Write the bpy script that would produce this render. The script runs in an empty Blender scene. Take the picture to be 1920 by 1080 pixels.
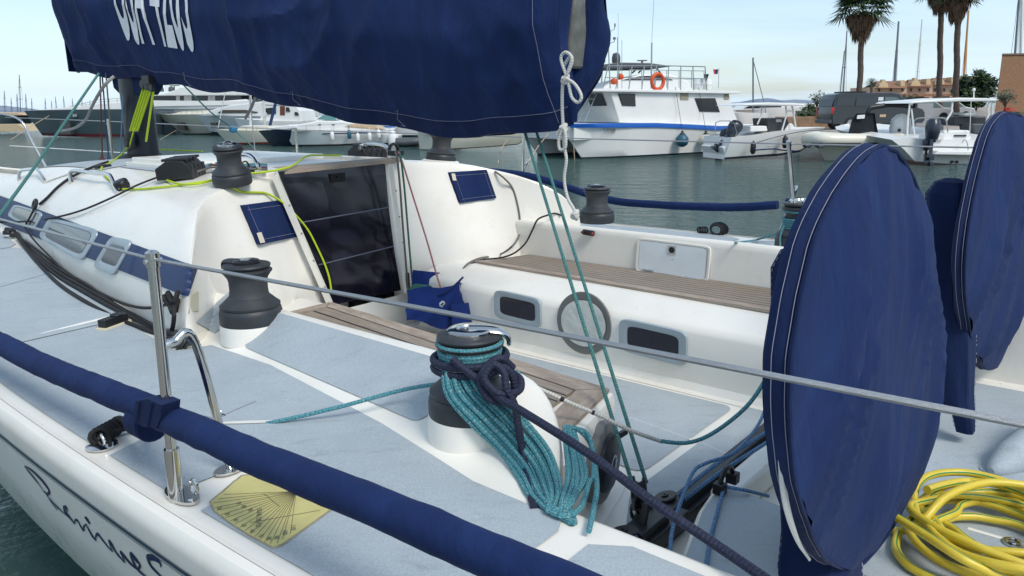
import bpy, math, random
from mathutils import Vector, noise
from math import sin, cos, tan, pi, sqrt, atan, radians, exp
random.seed(7)
S = bpy.context.scene
COL = S.collection
# ---------------------------------------------------------------- camera
FPX = 1442.0; EYE = 2.05
PITCH = atan((540-200)/FPX); ROLL = radians(0.8); HEAD = radians(50)
_u = Vector((0, sin(PITCH), cos(PITCH))); _r = Vector((1, 0, 0))
CF = Vector((0, cos(PITCH), -sin(PITCH)))
CR = _r*cos(ROLL) - _u*sin(ROLL); CU = _u*cos(ROLL) + _r*sin(ROLL)
CAM = Vector((0, 0, EYE))
cam = bpy.data.cameras.new('camera'); camo = bpy.data.objects.new('camera', cam); COL.objects.link(camo)
from mathutils import Matrix
camo.matrix_world = Matrix(((CR.x, CU.x, -CF.x, 0), (CR.y, CU.y, -CF.y, 0), (CR.z, CU.z, -CF.z, EYE), (0, 0, 0, 1)))
cam.sensor_width = 36; cam.lens = 36*FPX/1920; cam.clip_start = 0.05; cam.clip_end = 6000
S.camera = camo
# ---------------------------------------------------------------- sky, sun, exposure
SUN_EL = radians(48); SUN_AZ = radians(142)      # compass-like angle, from +Y clockwise
wd = bpy.data.worlds.new('World'); S.world = wd; wd.use_nodes = True
nt = wd.node_tree; nt.nodes.clear(); N = nt.nodes.new; LK = nt.links.new
out = N('ShaderNodeOutputWorld'); bg = N('ShaderNodeBackground'); bg.inputs[1].default_value = 0.1
sky = N('ShaderNodeTexSky'); sky.sky_type = 'NISHITA'; sky.sun_disc = False
sky.sun_elevation = SUN_EL; sky.sun_rotation = SUN_AZ; sky.air_density = 1.0; sky.dust_density = 1.0; sky.ozone_density = 1.0
tc = N('ShaderNodeTexCoord'); sep = N('ShaderNodeSeparateXYZ'); LK(tc.outputs['Generated'], sep.inputs[0])
# cloud layer: direction projected on a flat ceiling
def M_(op, a, b=None, c=None):
    n = N('ShaderNodeMath'); n.operation = op
    for i, v in enumerate((a, b, c)):
        if v is None: continue
        if isinstance(v, (int, float)): n.inputs[i].default_value = v
        else: LK(v, n.inputs[i])
    return n.outputs[0]
zz = M_('ADD', M_('MAXIMUM', sep.outputs[2], 0.0), 0.12)
cx = M_('DIVIDE', sep.outputs[0], zz); cy = M_('DIVIDE', sep.outputs[1], zz)
cmb = N('ShaderNodeCombineXYZ'); LK(M_('MULTIPLY', cx, 0.75), cmb.inputs[0]); LK(cy, cmb.inputs[1])
nz = N('ShaderNodeTexNoise'); nz.inputs['Scale'].default_value = 0.55; nz.inputs['Detail'].default_value = 7; nz.inputs['Roughness'].default_value = 0.55
nz.inputs['Distortion'].default_value = 0.4
LK(cmb.outputs[0], nz.inputs['Vector'])
cr = N('ShaderNodeValToRGB'); cr.color_ramp.elements[0].position = 0.40; cr.color_ramp.elements[1].position = 0.64
LK(nz.outputs[0], cr.inputs[0])
mx = N('ShaderNodeMix'); mx.data_type = 'RGBA'; mx.clamp_factor = True
LK(M_('MULTIPLY_ADD', cr.outputs[0], 0.60, 0.28), mx.inputs[0])
LK(sky.outputs[0], mx.inputs[6]); mx.inputs[7].default_value = (5.3, 6.3, 7.1, 1)
tn = N('ShaderNodeMix'); tn.data_type = 'RGBA'; tn.blend_type = 'MULTIPLY'; tn.inputs[0].default_value = 1; LK(mx.outputs[2], tn.inputs[6]); tn.inputs[7].default_value = (0.94, 0.99, 1.04, 1)
LK(tn.outputs[2], bg.inputs[0]); LK(bg.outputs[0], out.inputs[0])
sl = bpy.data.lights.new('sun', 'SUN'); sl.energy = 1.6; sl.angle = radians(20); sl.color = (1, 0.94, 0.86)
so = bpy.data.objects.new('sun', sl); COL.objects.link(so)
so.rotation_euler = (pi/2 - SUN_EL, 0, pi - SUN_AZ)
so.location = (0, 0, 40)
S.view_settings.view_transform = 'Standard'; S.view_settings.look = 'None'; S.view_settings.exposure = 0.68; S.view_settings.gamma = 1
# ---------------------------------------------------------------- rays and frames
BX = Vector((-sin(HEAD), cos(HEAD), 0)); BY = Vector((-cos(HEAD), -sin(HEAD), 0))
def W(x, y=None, z=None):                     # yacht frame (x to bow, y to port) -> world
    if y is None: x, y, z = x
    return BX*x + BY*y + Vector((0, 0, z))
def ray(px, py): return CF*FPX + CR*(px-960) - CU*(py-540)
def L(p): return Vector((p.dot(BX), p.dot(BY), p.z))
def hit(px, py, ax, v):                       # a pixel as a point of a plane in the yacht frame (x,y,z) or world (Y,Z,d)
    r = ray(px, py)
    if ax == 'Y': return L(CAM + r*(v/r.y))
    if ax in 'zZ': return L(CAM + r*((v-EYE)/r.z))
    if ax == 'd': return L(CAM + r*(v/FPX))
    c = L(CAM); d = L(r); i = 'xy'.index(ax)
    return c + d*((v-c[i])/d[i])
def gw(px, py, z=0.0): return W(hit(px, py, 'Z', z))
def yw(px, py, Y): return W(hit(px, py, 'Y', Y))
def lerp(a, b, t): return a+(b-a)*t
def sst(a, b, x):
    t = min(1, max(0, (x-a)/(b-a))); return t*t*(3-2*t)
def interp(tab, x):
    if x <= tab[0][0]: return tab[0][1]
    for (a, p), (b, q) in zip(tab, tab[1:]):
        if x <= b: return p+(q-p)*(x-a)/(b-a)
    return tab[-1][1]
def spline(P, n=8, closed=False):
    P = [Vector(p) for p in P]; m = len(P); o = []
    if m < 3 and not closed:
        return [P[0].lerp(P[-1], i/n) for i in range(n+1)]
    for i in range(m if closed else m-1):
        if closed: a, b, c, d = P[(i-1) % m], P[i], P[(i+1) % m], P[(i+2) % m]
        else: a, b, c, d = P[max(i-1, 0)], P[i], P[i+1], P[min(i+2, m-1)]
        for k in range(n):
            t = k/n
            o.append(0.5*((2*b)+(c-a)*t+(2*a-5*b+4*c-d)*t*t+(3*b-a-3*c+d)*t*t*t))
    if not closed: o.append(P[-1])
    return o
# ---------------------------------------------------------------- mesh builder
class MB:
    def __init__(s): s.v = []; s.f = []; s.m = []; s.uv = []
    def vert(s, p): s.v.append(Vector(p)); return len(s.v)-1
    def face(s, idx, m=0, uv=None): s.f.append(tuple(idx)); s.m.append(m); s.uv.append(uv)
    def box(s, c, sz, X=None, Y=None, Z=None, m=0):
        c = Vector(c); X = X or Vector((1, 0, 0)); Y = Y or Vector((0, 1, 0)); Z = Z or Vector((0, 0, 1))
        b = len(s.v)
        for k in (-.5, .5):
            for j in (-.5, .5):
                for i in (-.5, .5): s.v.append(c + X*(i*sz[0]) + Y*(j*sz[1]) + Z*(k*sz[2]))
        for q in ((0, 2, 3, 1), (4, 5, 7, 6), (0, 1, 5, 4), (2, 6, 7, 3), (0, 4, 6, 2), (1, 3, 7, 5)): s.face([b+i for i in q], m)
        return s
    def tube(s, P, r, n=8, closed=False, caps=True, m=0, flat=1.0):
        P = [Vector(p) for p in P]; k = len(P)
        if k < 2: return s
        rr = r if callable(r) else (lambda t: r)
        T = []
        for i in range(k):
            a = P[(i-1) % k] if closed else P[max(i-1, 0)]; b = P[(i+1) % k] if closed else P[min(i+1, k-1)]
            t = b-a
            T.append(t.normalized() if t.length > 1e-9 else (T[-1] if T else Vector((0, 0, 1))))
        u = T[0].orthogonal().normalized() if abs(T[0].z) > .9 else T[0].cross(Vector((0, 0, 1))).normalized()
        rings = []; vl = [0]
        for i in range(k):
            if i: u = (u - T[i]*u.dot(T[i])); u = u.normalized() if u.length > 1e-6 else T[i].orthogonal().normalized(); vl.append(vl[-1]+(P[i]-P[i-1]).length)
            w = T[i].cross(u); q = rr(i/(k-1)); base = len(s.v)
            for j in range(n):
                a = 2*pi*j/n; s.v.append(P[i] + u*(cos(a)*q) + w*(sin(a)*q*flat))
            rings.append(base)
        for i in range(k if closed else k-1):
            a, b = rings[i], rings[(i+1) % k]; v0 = vl[i]; v1 = vl[i+1] if i+1 < k else vl[i]+(P[0]-P[-1]).length
            for j in range(n):
                j2 = (j+1) % n
                s.face((a+j, a+j2, b+j2, b+j), m, ((j/n, v0), ((j+1)/n, v0), ((j+1)/n, v1), (j/n, v1)))
        if caps and not closed:
            s.face([rings[0]+j for j in range(n)][::-1], m); s.face([rings[-1]+j for j in range(n)], m)
        return s
    def lathe(s, c, prof, n=32, axis=None, m=0, ref=None):      # prof: (r, h)
        c = Vector(c); Z = (axis or Vector((0, 0, 1))).normalized(); X = (ref or Z.orthogonal()).normalized(); Y = Z.cross(X)
        rings = []
        for r, h in prof:
            b = len(s.v)
            for j in range(n):
                a = 2*pi*j/n; s.v.append(c + Z*h + (X*cos(a)+Y*sin(a))*max(r, 1e-5))
            rings.append(b)
        for a, b in zip(rings, rings[1:]):
            for j in range(n): s.face((a+j, a+(j+1) % n, b+(j+1) % n, b+j), m)
        return s
    def grid(s, rows, m=0, closeu=False, uv=None, flip=False):
        R = [[s.vert(p) for p in r] for r in rows]
        for i in range(len(R)-1):
            n = len(R[i])
            for j in range(n if closeu else n-1):
                k = (j+1) % n; q = (R[i][j], R[i][k], R[i+1][k], R[i+1][j])
                mm = m(i, j) if callable(m) else m
                u = uv and (uv(i, j), uv(i, j+1), uv(i+1, j+1), uv(i+1, j))
                s.face(q[::-1] if flip else q, mm, (u[::-1] if flip else u) if u else None)
        return R
    def prism(s, poly, ext, m=0, mcap=None):
        P = [Vector(p) for p in poly]; e = Vector(ext); n = len(P); b = len(s.v)
        s.v += P; s.v += [p+e for p in P]
        s.face([b+i for i in range(n)], m if mcap is None else mcap); s.face([b+n+i for i in range(n)][::-1], m)
        for i in range(n): s.face((b+i, b+n+i, b+n+(i+1) % n, b+(i+1) % n), m)
        return s
    def build(s, name, mats, parent=None, base=None, smooth=True, fix=True, bev=0):
        me = bpy.data.meshes.new(name)
        if parent is not None: o0 = parent['_b'] if '_b' in parent else (0, 0, 0); base = Vector(o0)
        elif base is None:
            base = Vector((0, 0, 0))
            if s.v:
                base = Vector((sum(p.x for p in s.v)/len(s.v), sum(p.y for p in s.v)/len(s.v), min(p.z for p in s.v)))
        base = Vector(base)
        me.from_pydata([tuple(p-base) for p in s.v], [], s.f)
        if not isinstance(mats, (list, tuple)): mats = [mats]
        for q in mats: me.materials.append(q)
        me.polygons.foreach_set('material_index', [min(i, len(mats)-1) for i in s.m])
        me.polygons.foreach_set('use_smooth', [bool(smooth)]*len(s.f))
        if any(u for u in s.uv):
            l = me.uv_layers.new(name='UVMap'); k = 0
            for f, u in zip(s.f, s.uv):
                for q in range(len(f)):
                    l.data[k].uv = u[q] if u else (0, 0)
                    k += 1
        me.validate()
        if fix:
            import bmesh
            bm = bmesh.new(); bm.from_mesh(me); bmesh.ops.recalc_face_normals(bm, faces=bm.faces)
            if smooth: 
                for e in bm.edges:
                    if len(e.link_faces) == 2 and e.calc_face_angle(0) > radians(38): e.smooth = False
            bm.to_mesh(me); bm.free()
        o = bpy.data.objects.new(name, me); COL.objects.link(o)
        if parent is None: o.location = base; o['_b'] = tuple(base)
        else:
            o.parent = parent; o['_b'] = tuple(base)
        if bev:
            md = o.modifiers.new('b', 'BEVEL'); md.width = bev; md.segments = 2; md.limit_method = 'ANGLE'; md.angle_limit = radians(40)
        return o
def tag(o, label, cat, group=None, kind=None):
    if label: o['label'] = label
    if cat: o['category'] = cat
    if group: o['group'] = group
    if kind: o['kind'] = kind
    return o
def thing(name, label, cat, loc, group=None):
    o = bpy.data.objects.new(name, None); COL.objects.link(o); o.empty_display_size = .2
    o.location = loc; o['_b'] = tuple(loc); tag(o, label, cat, group); return o
def copy_tree(o, parent=None):
    c = o.copy(); COL.objects.link(c)
    if parent: c.parent = parent
    for ch in [q for q in o.children]: copy_tree(ch, c)
    return c
# ---------------------------------------------------------------- materials
MATS = {}
class NT:
    def __init__(s, name):
        s.m = bpy.data.materials.new(name); s.m.use_nodes = True; s.t = s.m.node_tree; s.b = s.t.nodes['Principled BSDF']
    def n(s, k, **kw):
        o = s.t.nodes.new(k)
        for a, b in kw.items(): setattr(o, a, b)
        return o
    def l(s, a, b): s.t.links.new(a, b)
    def noise(s, scale, det=4, rough=.5, vec=None, dist=0):
        o = s.n('ShaderNodeTexNoise'); o.inputs['Scale'].default_value = scale; o.inputs['Detail'].default_value = det
        o.inputs['Roughness'].default_value = rough; o.inputs['Distortion'].default_value = dist
        if vec is not None: s.l(vec, o.inputs['Vector'])
        return o
    def obj(s): return s.n('ShaderNodeTexCoord').outputs['Object']
    def ramp(s, fac, stops):
        o = s.n('ShaderNodeValToRGB'); s.l(fac, o.inputs[0]); e = o.color_ramp.elements
        while len(e) < len(stops): e.new(.5)
        for q, (p, c) in zip(e, stops): q.position = p; q.color = (*c, 1) if len(c) == 3 else c
        return o
    def bump(s, h, st=.3, dist=.01):
        o = s.n('ShaderNodeBump'); o.inputs['Strength'].default_value = st; o.inputs['Distance'].default_value = dist
        s.l(h, o.inputs['Height']); s.l(o.outputs[0], s.b.inputs['Normal']); return o
    def map(s, vec, sc): 
        o = s.n('ShaderNodeMapping'); s.l(vec, o.inputs[0]); o.inputs['Scale'].default_value = sc; return o.outputs[0]
def mat(name, col, rough=.5, metal=0, var=.06, vs=6, bump=0, bs=200, coat=0, bd=.002, spec=.5, sheen=0):
    if name in MATS: return MATS[name]
    t = NT(name); b = t.b
    b.inputs['Roughness'].default_value = rough; b.inputs['Metallic'].default_value = metal
    b.inputs['Coat Weight'].default_value = coat; b.inputs['Specular IOR Level'].default_value = spec
    if sheen: b.inputs['Sheen Weight'].default_value = sheen; b.inputs['Sheen Roughness'].default_value = .5
    o = t.obj(); nz = t.noise(vs, 5, .6, o)
    c0 = tuple(max(0, q*(1-var)) for q in col); c1 = tuple(min(1, q*(1+var)) for q in col)
    r = t.ramp(nz.outputs[0], [(.3, c0), (.7, c1)]); t.l(r.outputs[0], b.inputs['Base Color'])
    if bump: t.bump(t.noise(bs, 3, .6, o).outputs[0], bump, bd)
    MATS[name] = t.m; return t.m
GEL = mat('gelcoat', (.80, .78, .73), .32, var=.035, vs=2.5, coat=.25)
def m_gel():
    t = NT('gelcoat_cream'); b = t.b; o = t.obj()
    nz = t.noise(3.0, 8, .65, o); r = t.ramp(nz.outputs[0], [(.32, (.77, .735, .655)), (.5, (.81, .785, .715)), (.8, (.83, .81, .745))])
    sp = t.noise(55, 4, .8, o); sr = t.ramp(sp.outputs[0], [(.22, (.5, .45, .36)), (.30, (1, 1, 1))])
    mx = t.n('ShaderNodeMix', data_type='RGBA', blend_type='MULTIPLY'); mx.inputs[0].default_value = .35
    t.l(r.outputs[0], mx.inputs[6]); t.l(sr.outputs[0], mx.inputs[7]); t.l(mx.outputs[2], b.inputs['Base Color'])
    rr = t.ramp(t.noise(9, 5, .6, o).outputs[0], [(.3, (.25,)*3), (.8, (.45,)*3)]); t.l(rr.outputs[0], b.inputs['Roughness'])
    b.inputs['Coat Weight'].default_value = .15; t.bump(nz.outputs[0], .08, .01); return t.m
GEL = m_gel()
def m_nonskid():
    t = NT('nonskid'); b = t.b; o = t.obj()
    f = t.noise(190, 3, .7, o); g = t.noise(2.2, 6, .65, o); st = t.noise(7, 8, .7, t.map(o, (1, 3.5, 1)), .6)
    r = t.ramp(g.outputs[0], [(.25, (.33, .378, .41)), (.5, (.385, .435, .465)), (.8, (.43, .475, .50))])
    r2 = t.ramp(f.outputs[0], [(.32, (.78,)*3), (.62, (1.08,)*3)])
    r3 = t.ramp(st.outputs[0], [(.30, (.78, .77, .75)), (.46, (1, 1, 1))])
    m1 = t.n('ShaderNodeMix', data_type='RGBA', blend_type='MULTIPLY'); m1.inputs[0].default_value = .8
    t.l(r.outputs[0], m1.inputs[6]); t.l(r2.outputs[0], m1.inputs[7])
    m2 = t.n('ShaderNodeMix', data_type='RGBA', blend_type='MULTIPLY'); m2.inputs[0].default_value = .7
    t.l(m1.outputs[2], m2.inputs[6]); t.l(r3.outputs[0], m2.inputs[7]); t.l(m2.outputs[2], b.inputs['Base Color'])
    b.inputs['Roughness'].default_value = .7; t.bump(f.outputs[0], .45, .0012); return t.m
NSK = m_nonskid()
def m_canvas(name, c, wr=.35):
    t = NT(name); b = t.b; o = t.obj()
    g = t.noise(3.2, 7, .62, t.map(o, (1.6, 1.6, .55)), .9); r = t.ramp(g.outputs[0], [(.30, tuple(q*.82 for q in c)), (.52, c), (.76, (c[0]*1.7, c[1]*1.5, c[2]*1.32))])  # fold highlights and shade painted into the cloth colour as upright noise streaks
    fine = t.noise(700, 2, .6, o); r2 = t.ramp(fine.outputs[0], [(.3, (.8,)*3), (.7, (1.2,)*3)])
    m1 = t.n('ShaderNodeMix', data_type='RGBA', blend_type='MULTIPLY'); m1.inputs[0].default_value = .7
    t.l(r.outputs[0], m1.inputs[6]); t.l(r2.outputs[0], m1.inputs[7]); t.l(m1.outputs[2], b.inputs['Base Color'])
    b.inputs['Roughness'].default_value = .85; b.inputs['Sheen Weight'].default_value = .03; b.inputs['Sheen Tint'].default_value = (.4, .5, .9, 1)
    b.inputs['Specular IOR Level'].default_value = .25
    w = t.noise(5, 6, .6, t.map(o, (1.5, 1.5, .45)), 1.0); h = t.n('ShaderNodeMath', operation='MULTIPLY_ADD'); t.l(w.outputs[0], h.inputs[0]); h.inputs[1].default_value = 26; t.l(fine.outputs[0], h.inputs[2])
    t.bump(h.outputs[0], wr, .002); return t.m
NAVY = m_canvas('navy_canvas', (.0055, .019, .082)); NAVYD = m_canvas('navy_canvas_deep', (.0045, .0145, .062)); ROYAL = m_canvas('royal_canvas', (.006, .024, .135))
def m_teak(ang, y0, pitch):
    t = NT('weathered_teak'); b = t.b; o = t.n('ShaderNodeUVMap').outputs[0]
    g = t.noise(6, 8, .7, t.map(o, (1.2, 26, 1)), .3); g2 = t.noise(1.5, 3, .5, o)
    r = t.ramp(g.outputs[0], [(.25, (.14, .11, .085)), (.5, (.28, .235, .19)), (.78, (.42, .37, .31))]); r2 = t.ramp(g2.outputs[0], [(.3, (.85, .82, .78)), (.7, (1.1, 1.1, 1.12))])
    m1 = t.n('ShaderNodeMix', data_type='RGBA', blend_type='MULTIPLY'); m1.inputs[0].default_value = 1
    t.l(r.outputs[0], m1.inputs[6]); t.l(r2.outputs[0], m1.inputs[7])
    sx = t.n('ShaderNodeSeparateXYZ'); t.l(o, sx.inputs[0])
    fr = t.n('ShaderNodeMath', operation='FRACT'); dv = t.n('ShaderNodeMath', operation='DIVIDE'); t.l(sx.outputs[1], dv.inputs[0]); dv.inputs[1].default_value = pitch; t.l(dv.outputs[0], fr.inputs[0])
    gt = t.n('ShaderNodeMath', operation='LESS_THAN'); t.l(fr.outputs[0], gt.inputs[0]); gt.inputs[1].default_value = .15
    m2 = t.n('ShaderNodeMix', data_type='RGBA'); t.l(gt.outputs[0], m2.inputs[0]); t.l(m1.outputs[2], m2.inputs[6]); m2.inputs[7].default_value = (.012, .012, .012, 1)
    t.l(m2.outputs[2], b.inputs['Base Color']); b.inputs['Roughness'].default_value = .75
    sb = t.n('ShaderNodeMath', operation='SUBTRACT'); t.l(g.outputs[0], sb.inputs[0]); t.l(gt.outputs[0], sb.inputs[1]); t.bump(sb.outputs[0], .5, .002); return t.m
TEAK = m_teak(0, 0, .045)
def m_wood():
    t = NT('teak_plain'); b = t.b; o = t.n('ShaderNodeUVMap').outputs[0]; g = t.noise(6, 8, .7, t.map(o, (1.2, 30, 1)), .3)
    r = t.ramp(g.outputs[0], [(.25, (.18, .135, .10)), (.5, (.34, .275, .22)), (.78, (.48, .42, .36))]); t.l(r.outputs[0], b.inputs['Base Color']); b.inputs['Roughness'].default_value = .8
    t.bump(g.outputs[0], .5, .002); return t.m
WOOD = m_wood()
def m_rope(name, base, fl, fa=.35, n=3.0, pitch=.02, fl2=None):
    t = NT(name); b = t.b; uv = t.n('ShaderNodeUVMap').outputs[0]
    sx = t.n('ShaderNodeSeparateXYZ'); t.l(uv, sx.inputs[0])
    def mth(op, a, c):
        q = t.n('ShaderNodeMath', operation=op)
        for i, v in enumerate((a, c)):
            if isinstance(v, (int, float)): q.inputs[i].default_value = v
            else: t.l(v, q.inputs[i])
        return q.outputs[0]
    u = mth('MULTIPLY', sx.outputs[0], n*2*pi); v = mth('MULTIPLY', sx.outputs[1], 2*pi/pitch)
    a = mth('SINE', mth('ADD', u, v), 0); c = mth('SINE', mth('SUBTRACT', u, v), 0); h = mth('MULTIPLY', a, c)
    nz = t.noise(1, 3, .7, t.map(uv, (9, 130, 1))); rp = t.ramp(nz.outputs[0], [(.5-fa*.25, base), (.56, fl)] + ([(.66, fl2)] if fl2 else []))
    dk = t.ramp(mth('MULTIPLY_ADD', h, .5), [(.0, (.55,)*3), (.6, (1,)*3)]); dk.inputs[0].default_value = .5
    m1 = t.n('ShaderNodeMix', data_type='RGBA', blend_type='MULTIPLY'); m1.inputs[0].default_value = 1
    t.l(rp.outputs[0], m1.inputs[6]); t.l(dk.outputs[0], m1.inputs[7]); t.l(m1.outputs[2], b.inputs['Base Color'])
    b.inputs['Roughness'].default_value = .75; t.bump(h, .5, .0015); return t.m
TEAL = m_rope('teal_rope', (.03, .17, .21), (.08, .31, .36), .5, fl2=(.42, .42, .36)); TEALD = m_rope('green_teal_rope', (.02, .13, .13), (.06, .24, .22), .5, fl2=(.28, .22, .14))
NAVR = m_rope('navy_rope', (.008, .012, .035), (.018, .024, .06), .2); BLUR = m_rope('blue_rope', (.06, .17, .36), (.13, .28, .48), .4, fl2=(.45, .55, .65))
WHTR = m_rope('white_rope', (.62, .60, .54), (.72, .7, .64), .2); BLKR = m_rope('black_rope', (.008, .008, .010), (.02, .02, .022), .2, pitch=.012)
NEON = m_rope('neon_rope', (.46, .62, .015), (.58, .74, .03), .3); GRYR = m_rope('grey_rope', (.12, .12, .11), (.24, .23, .21), .5, fl2=(.02, .02, .02))
GRNR = m_rope('green_rope', (.01, .11, .07), (.03, .2, .14), .4, fl2=(.3, .35, .3)); REDR = m_rope('red_rope', (.42, .05, .05), (.62, .3, .28), .6)
MARR = m_rope('maroon_rope', (.09, .015, .02), (.16, .04, .05), .4)
STEEL = mat('polished_steel', (.62, .61, .58), .14, 1, var=.05); WIRE = mat('wire_rope', (.45, .45, .45), .35, .9, bump=.6, bs=900)
BLK = mat('black_plastic', (.012, .013, .015), .42, var=.3); RUB = mat('winch_black', (.028, .032, .037), .50, var=.25, vs=14, bump=.12, bs=350, bd=.001)
ALU = mat('anodised_frame', (.36, .42, .45), .42, .25, var=.08); GLS = mat('smoked_acrylic', (.014, .013, .026), .16, var=.2, vs=1.5); GLW = mat('tinted_window', (.10, .12, .14), .08, var=.05, vs=3)
STITCH = mat('white_thread', (.27, .27, .34), .8); NVP = mat('navy_stripe', (.008, .028, .10), .55, var=.12); MASTM = mat('mast_carbon', (.005, .009, .020), .35, var=.3)
SEAM = mat('seam_grey', (.22, .25, .27), .7)
# ================================================================= the water
def m_water():
    t = NT('sea_water'); b = t.b; o = t.obj()
    a = t.noise(.75, 5, .6, t.map(o, (1, 1.7, 1)), .5); c = t.noise(3.2, 4, .65, t.map(o, (1, 1.5, 1)), .4); d = t.noise(.06, 3, .5, o)
    q = t.n('ShaderNodeMath', operation='MULTIPLY_ADD'); t.l(a.outputs[0], q.inputs[0]); q.inputs[1].default_value = 2.2; t.l(c.outputs[0], q.inputs[2])
    r = t.ramp(d.outputs[0], [(.3, (.030, .072, .070)), (.7, (.055, .112, .098))]); t.l(r.outputs[0], b.inputs['Base Color'])
    b.inputs['Roughness'].default_value = .09; b.inputs['IOR'].default_value = 1.33; bp = t.bump(q.outputs[0], 1.0, .26)
    g = t.n('ShaderNodeNewGeometry').outputs['Position']; ln = t.n('ShaderNodeVectorMath', operation='LENGTH'); t.l(g, ln.inputs[0])      # sheltered, calmer water beside the berth
    mr = t.n('ShaderNodeMapRange'); t.l(ln.outputs['Value'], mr.inputs[0]); mr.inputs[1].default_value = 5; mr.inputs[2].default_value = 16; mr.inputs[3].default_value = .12; mr.inputs[4].default_value = 1.0; t.l(mr.outputs[0], bp.inputs['Strength']); return t.m
wv = MB(); n = 2500
wv.grid([[(-n, -n, 0), (n, -n, 0)], [(-n, n, 0), (n, n, 0)]])
tag(wv.build('water', m_water(), smooth=False), None, None, kind='structure')
pm = MB(); pm.box(W(2, 1.9, .32), (60, 3.6, .36), BX, BY); tag(pm.build('dock', mat('dock_concrete', (.22, .21, .19), .85, var=.2, vs=3), base=W(2, 1.9, .1), smooth=False), None, None, kind='structure')
# ================================================================= the sailing yacht
YC = -2.74
yacht = thing('sailing_yacht', 'white racing sailing yacht with grey nonskid decks and teak seats, filling the foreground', 'sailing yacht', W(2.5, YC, 0))
def P(name, mb, mats, parent=None, **k): return mb.build(name, mats, parent or yacht, **k)
def halfbeam(x):
    if x > 2: return max(0.02, 2.05*(1-((x-2)/7.75)**2.3)) if x < 9.75 else .02
    return 2.05-.018*(2-x)**2
def zdeck(x, y): return 1.135 + (.006*(x-3)**2 if x > 3 else 0) - .0177*(y+.75) + .03*max(0, 1-((y-YC)/max(halfbeam(x), .1))**2)*(1 if x > 3.5 else 0)
def wroof(x):
    w = 1.275-.135*(x-3.4)
    if x > 6.6: w *= sqrt(max(0, 1-((x-6.6)/3.0)**2.4))
    return w
def zroof_add(x, y):
    w = wroof(x)
    if w < .02: return 0
    u = abs(y-YC)/w
    if u >= 1: return 0
    top = 1.725-.045*max(0, x-5.4)**2-.0177*(y-YC)
    return max(0, (top - zdeck(x, y)))*(1-u**5)**.455
XT = [(0, 3.55), (.4, 3.55), (.86, 3.42), (1.0, 3.31), (1.16, 3.08), (1.32, 2.86)]; SLT = [(0, .16), (.4, .16), (.65, .40), (.95, .40), (1.16, .22), (1.32, .06)]
def xtop(dy): return interp(XT, dy)
def slp(dy): return interp(SLT, dy)
def faceZ(x, y): dy = abs(y-YC); return 1.69-(xtop(dy)-x)/slp(dy)
def xedge(y):
    dy = abs(y-YC); x = xtop(dy)
    for _ in range(8): x = xtop(dy)-slp(dy)*max(0, 1.69-(zdeck(x, y)+zroof_add(max(x, 2.85), y)))
    return x
def dyo(x): return 1.27+.17*(2.5-x)/1.5
def zcoam(x, y):
    dy = abs(y-YC); o = dyo(x); t = (dy-1.06)/(o-1.06)
    k = sst(1.04, 1.42, x)
    h = interp([(0, .155), (.12, .15), (.75, .045), (1, .008), (1.25, 0)], t)*(.80 if y > YC else 1)
    return h*k
def ZS(x, y):
    z = zdeck(x, y)
    if x >= 3.55: return z + zroof_add(x, y)
    a = zcoam(x, y)
    b = max(0, min(zroof_add(max(x, 2.85), y), faceZ(x, y)-z))
    d_ = abs(a-b); k_ = .03
    return z + max(a, b) + (.25*(k_-d_)**2/k_ if d_ < k_ and b > 0 else 0)
def hs(px, py, off=0.0, f=None, lo=.8, hi=16):            # pixel -> point on the deck / coachroof surface
    f = f or ZS; c = L(CAM); d = L(ray(px, py)); d = d/d.length; t = lo; st = .02
    while t < hi:
        p = c+d*t
        if p.z < f(p.x, p.y): break
        t += st
    a, b = t-st, t
    for _ in range(12):
        m = (a+b)/2; p = c+d*m
        if p.z < f(p.x, p.y): b = m
        else: a = m
    p = c+d*b; e = .01
    nrm = Vector((f(p.x-e, p.y)-f(p.x+e, p.y), f(p.x, p.y-e)-f(p.x, p.y+e), 2*e)).normalized()
    return p + nrm*off
def nS(p, f=None):
    f = f or ZS; e = .015
    return Vector((f(p.x-e, p.y)-f(p.x+e, p.y), f(p.x, p.y-e)-f(p.x, p.y+e), 2*e)).normalized()
def bil(q, u, v):
    a, b, c, d = q; return ((a[0]*(1-u)+b[0]*u)*(1-v)+(d[0]*(1-u)+c[0]*u)*v, (a[1]*(1-u)+b[1]*u)*(1-v)+(d[1]*(1-u)+c[1]*u)*v)
# ---- hull
hb = MB(); rows = []
xs = [-2.6+.2*i for i in range(62)] + [9.72]
for x in xs:
    B = halfbeam(x); zd = zdeck(x, YC+B) ; fl = sst(4, 9.6, x)
    pr = [(B-.062, zd+.0), (B-.036, zd+.002), (B-.033, zd+.012), (B-.012, zd+.008), (B+.0, zd-.012), (B+.002, zd-.04), (B-.010, zd-.10), (B-.04-.03*fl, zd-.28), (B-.12-.1*fl, zd-.55), (B-.28-.15*fl*B, .45), (B*.80-.1-.1*fl*B, .18), (B*.75-.15-.1*fl*B, .0), (B*.5*(1-fl*.5), -.3)]
    pr = [(max(0, q), z) for q, z in pr]
    rows.append([W(x, YC+q, z) for q, z in pr]+[W(x, YC-q, z+.065 if z > .3 else z) for q, z in pr[::-1]])
hb.grid(rows, m=0)
hull = P('hull', hb, [GEL])
def hullside(x, dz):       # near topside point, dz below the rail
    B = halfbeam(x); zd = zdeck(x, YC+B)
    tab = [(0.0, B+.0), (.04, B+.002), (.10, B-.010), (.28, B-.04), (.55, B-.12), (.68, B-.28*.6-.03), (1.13, B-.9)]
    return Vector((x, YC+interp(tab, dz), zd-dz))
st = MB()
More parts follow.
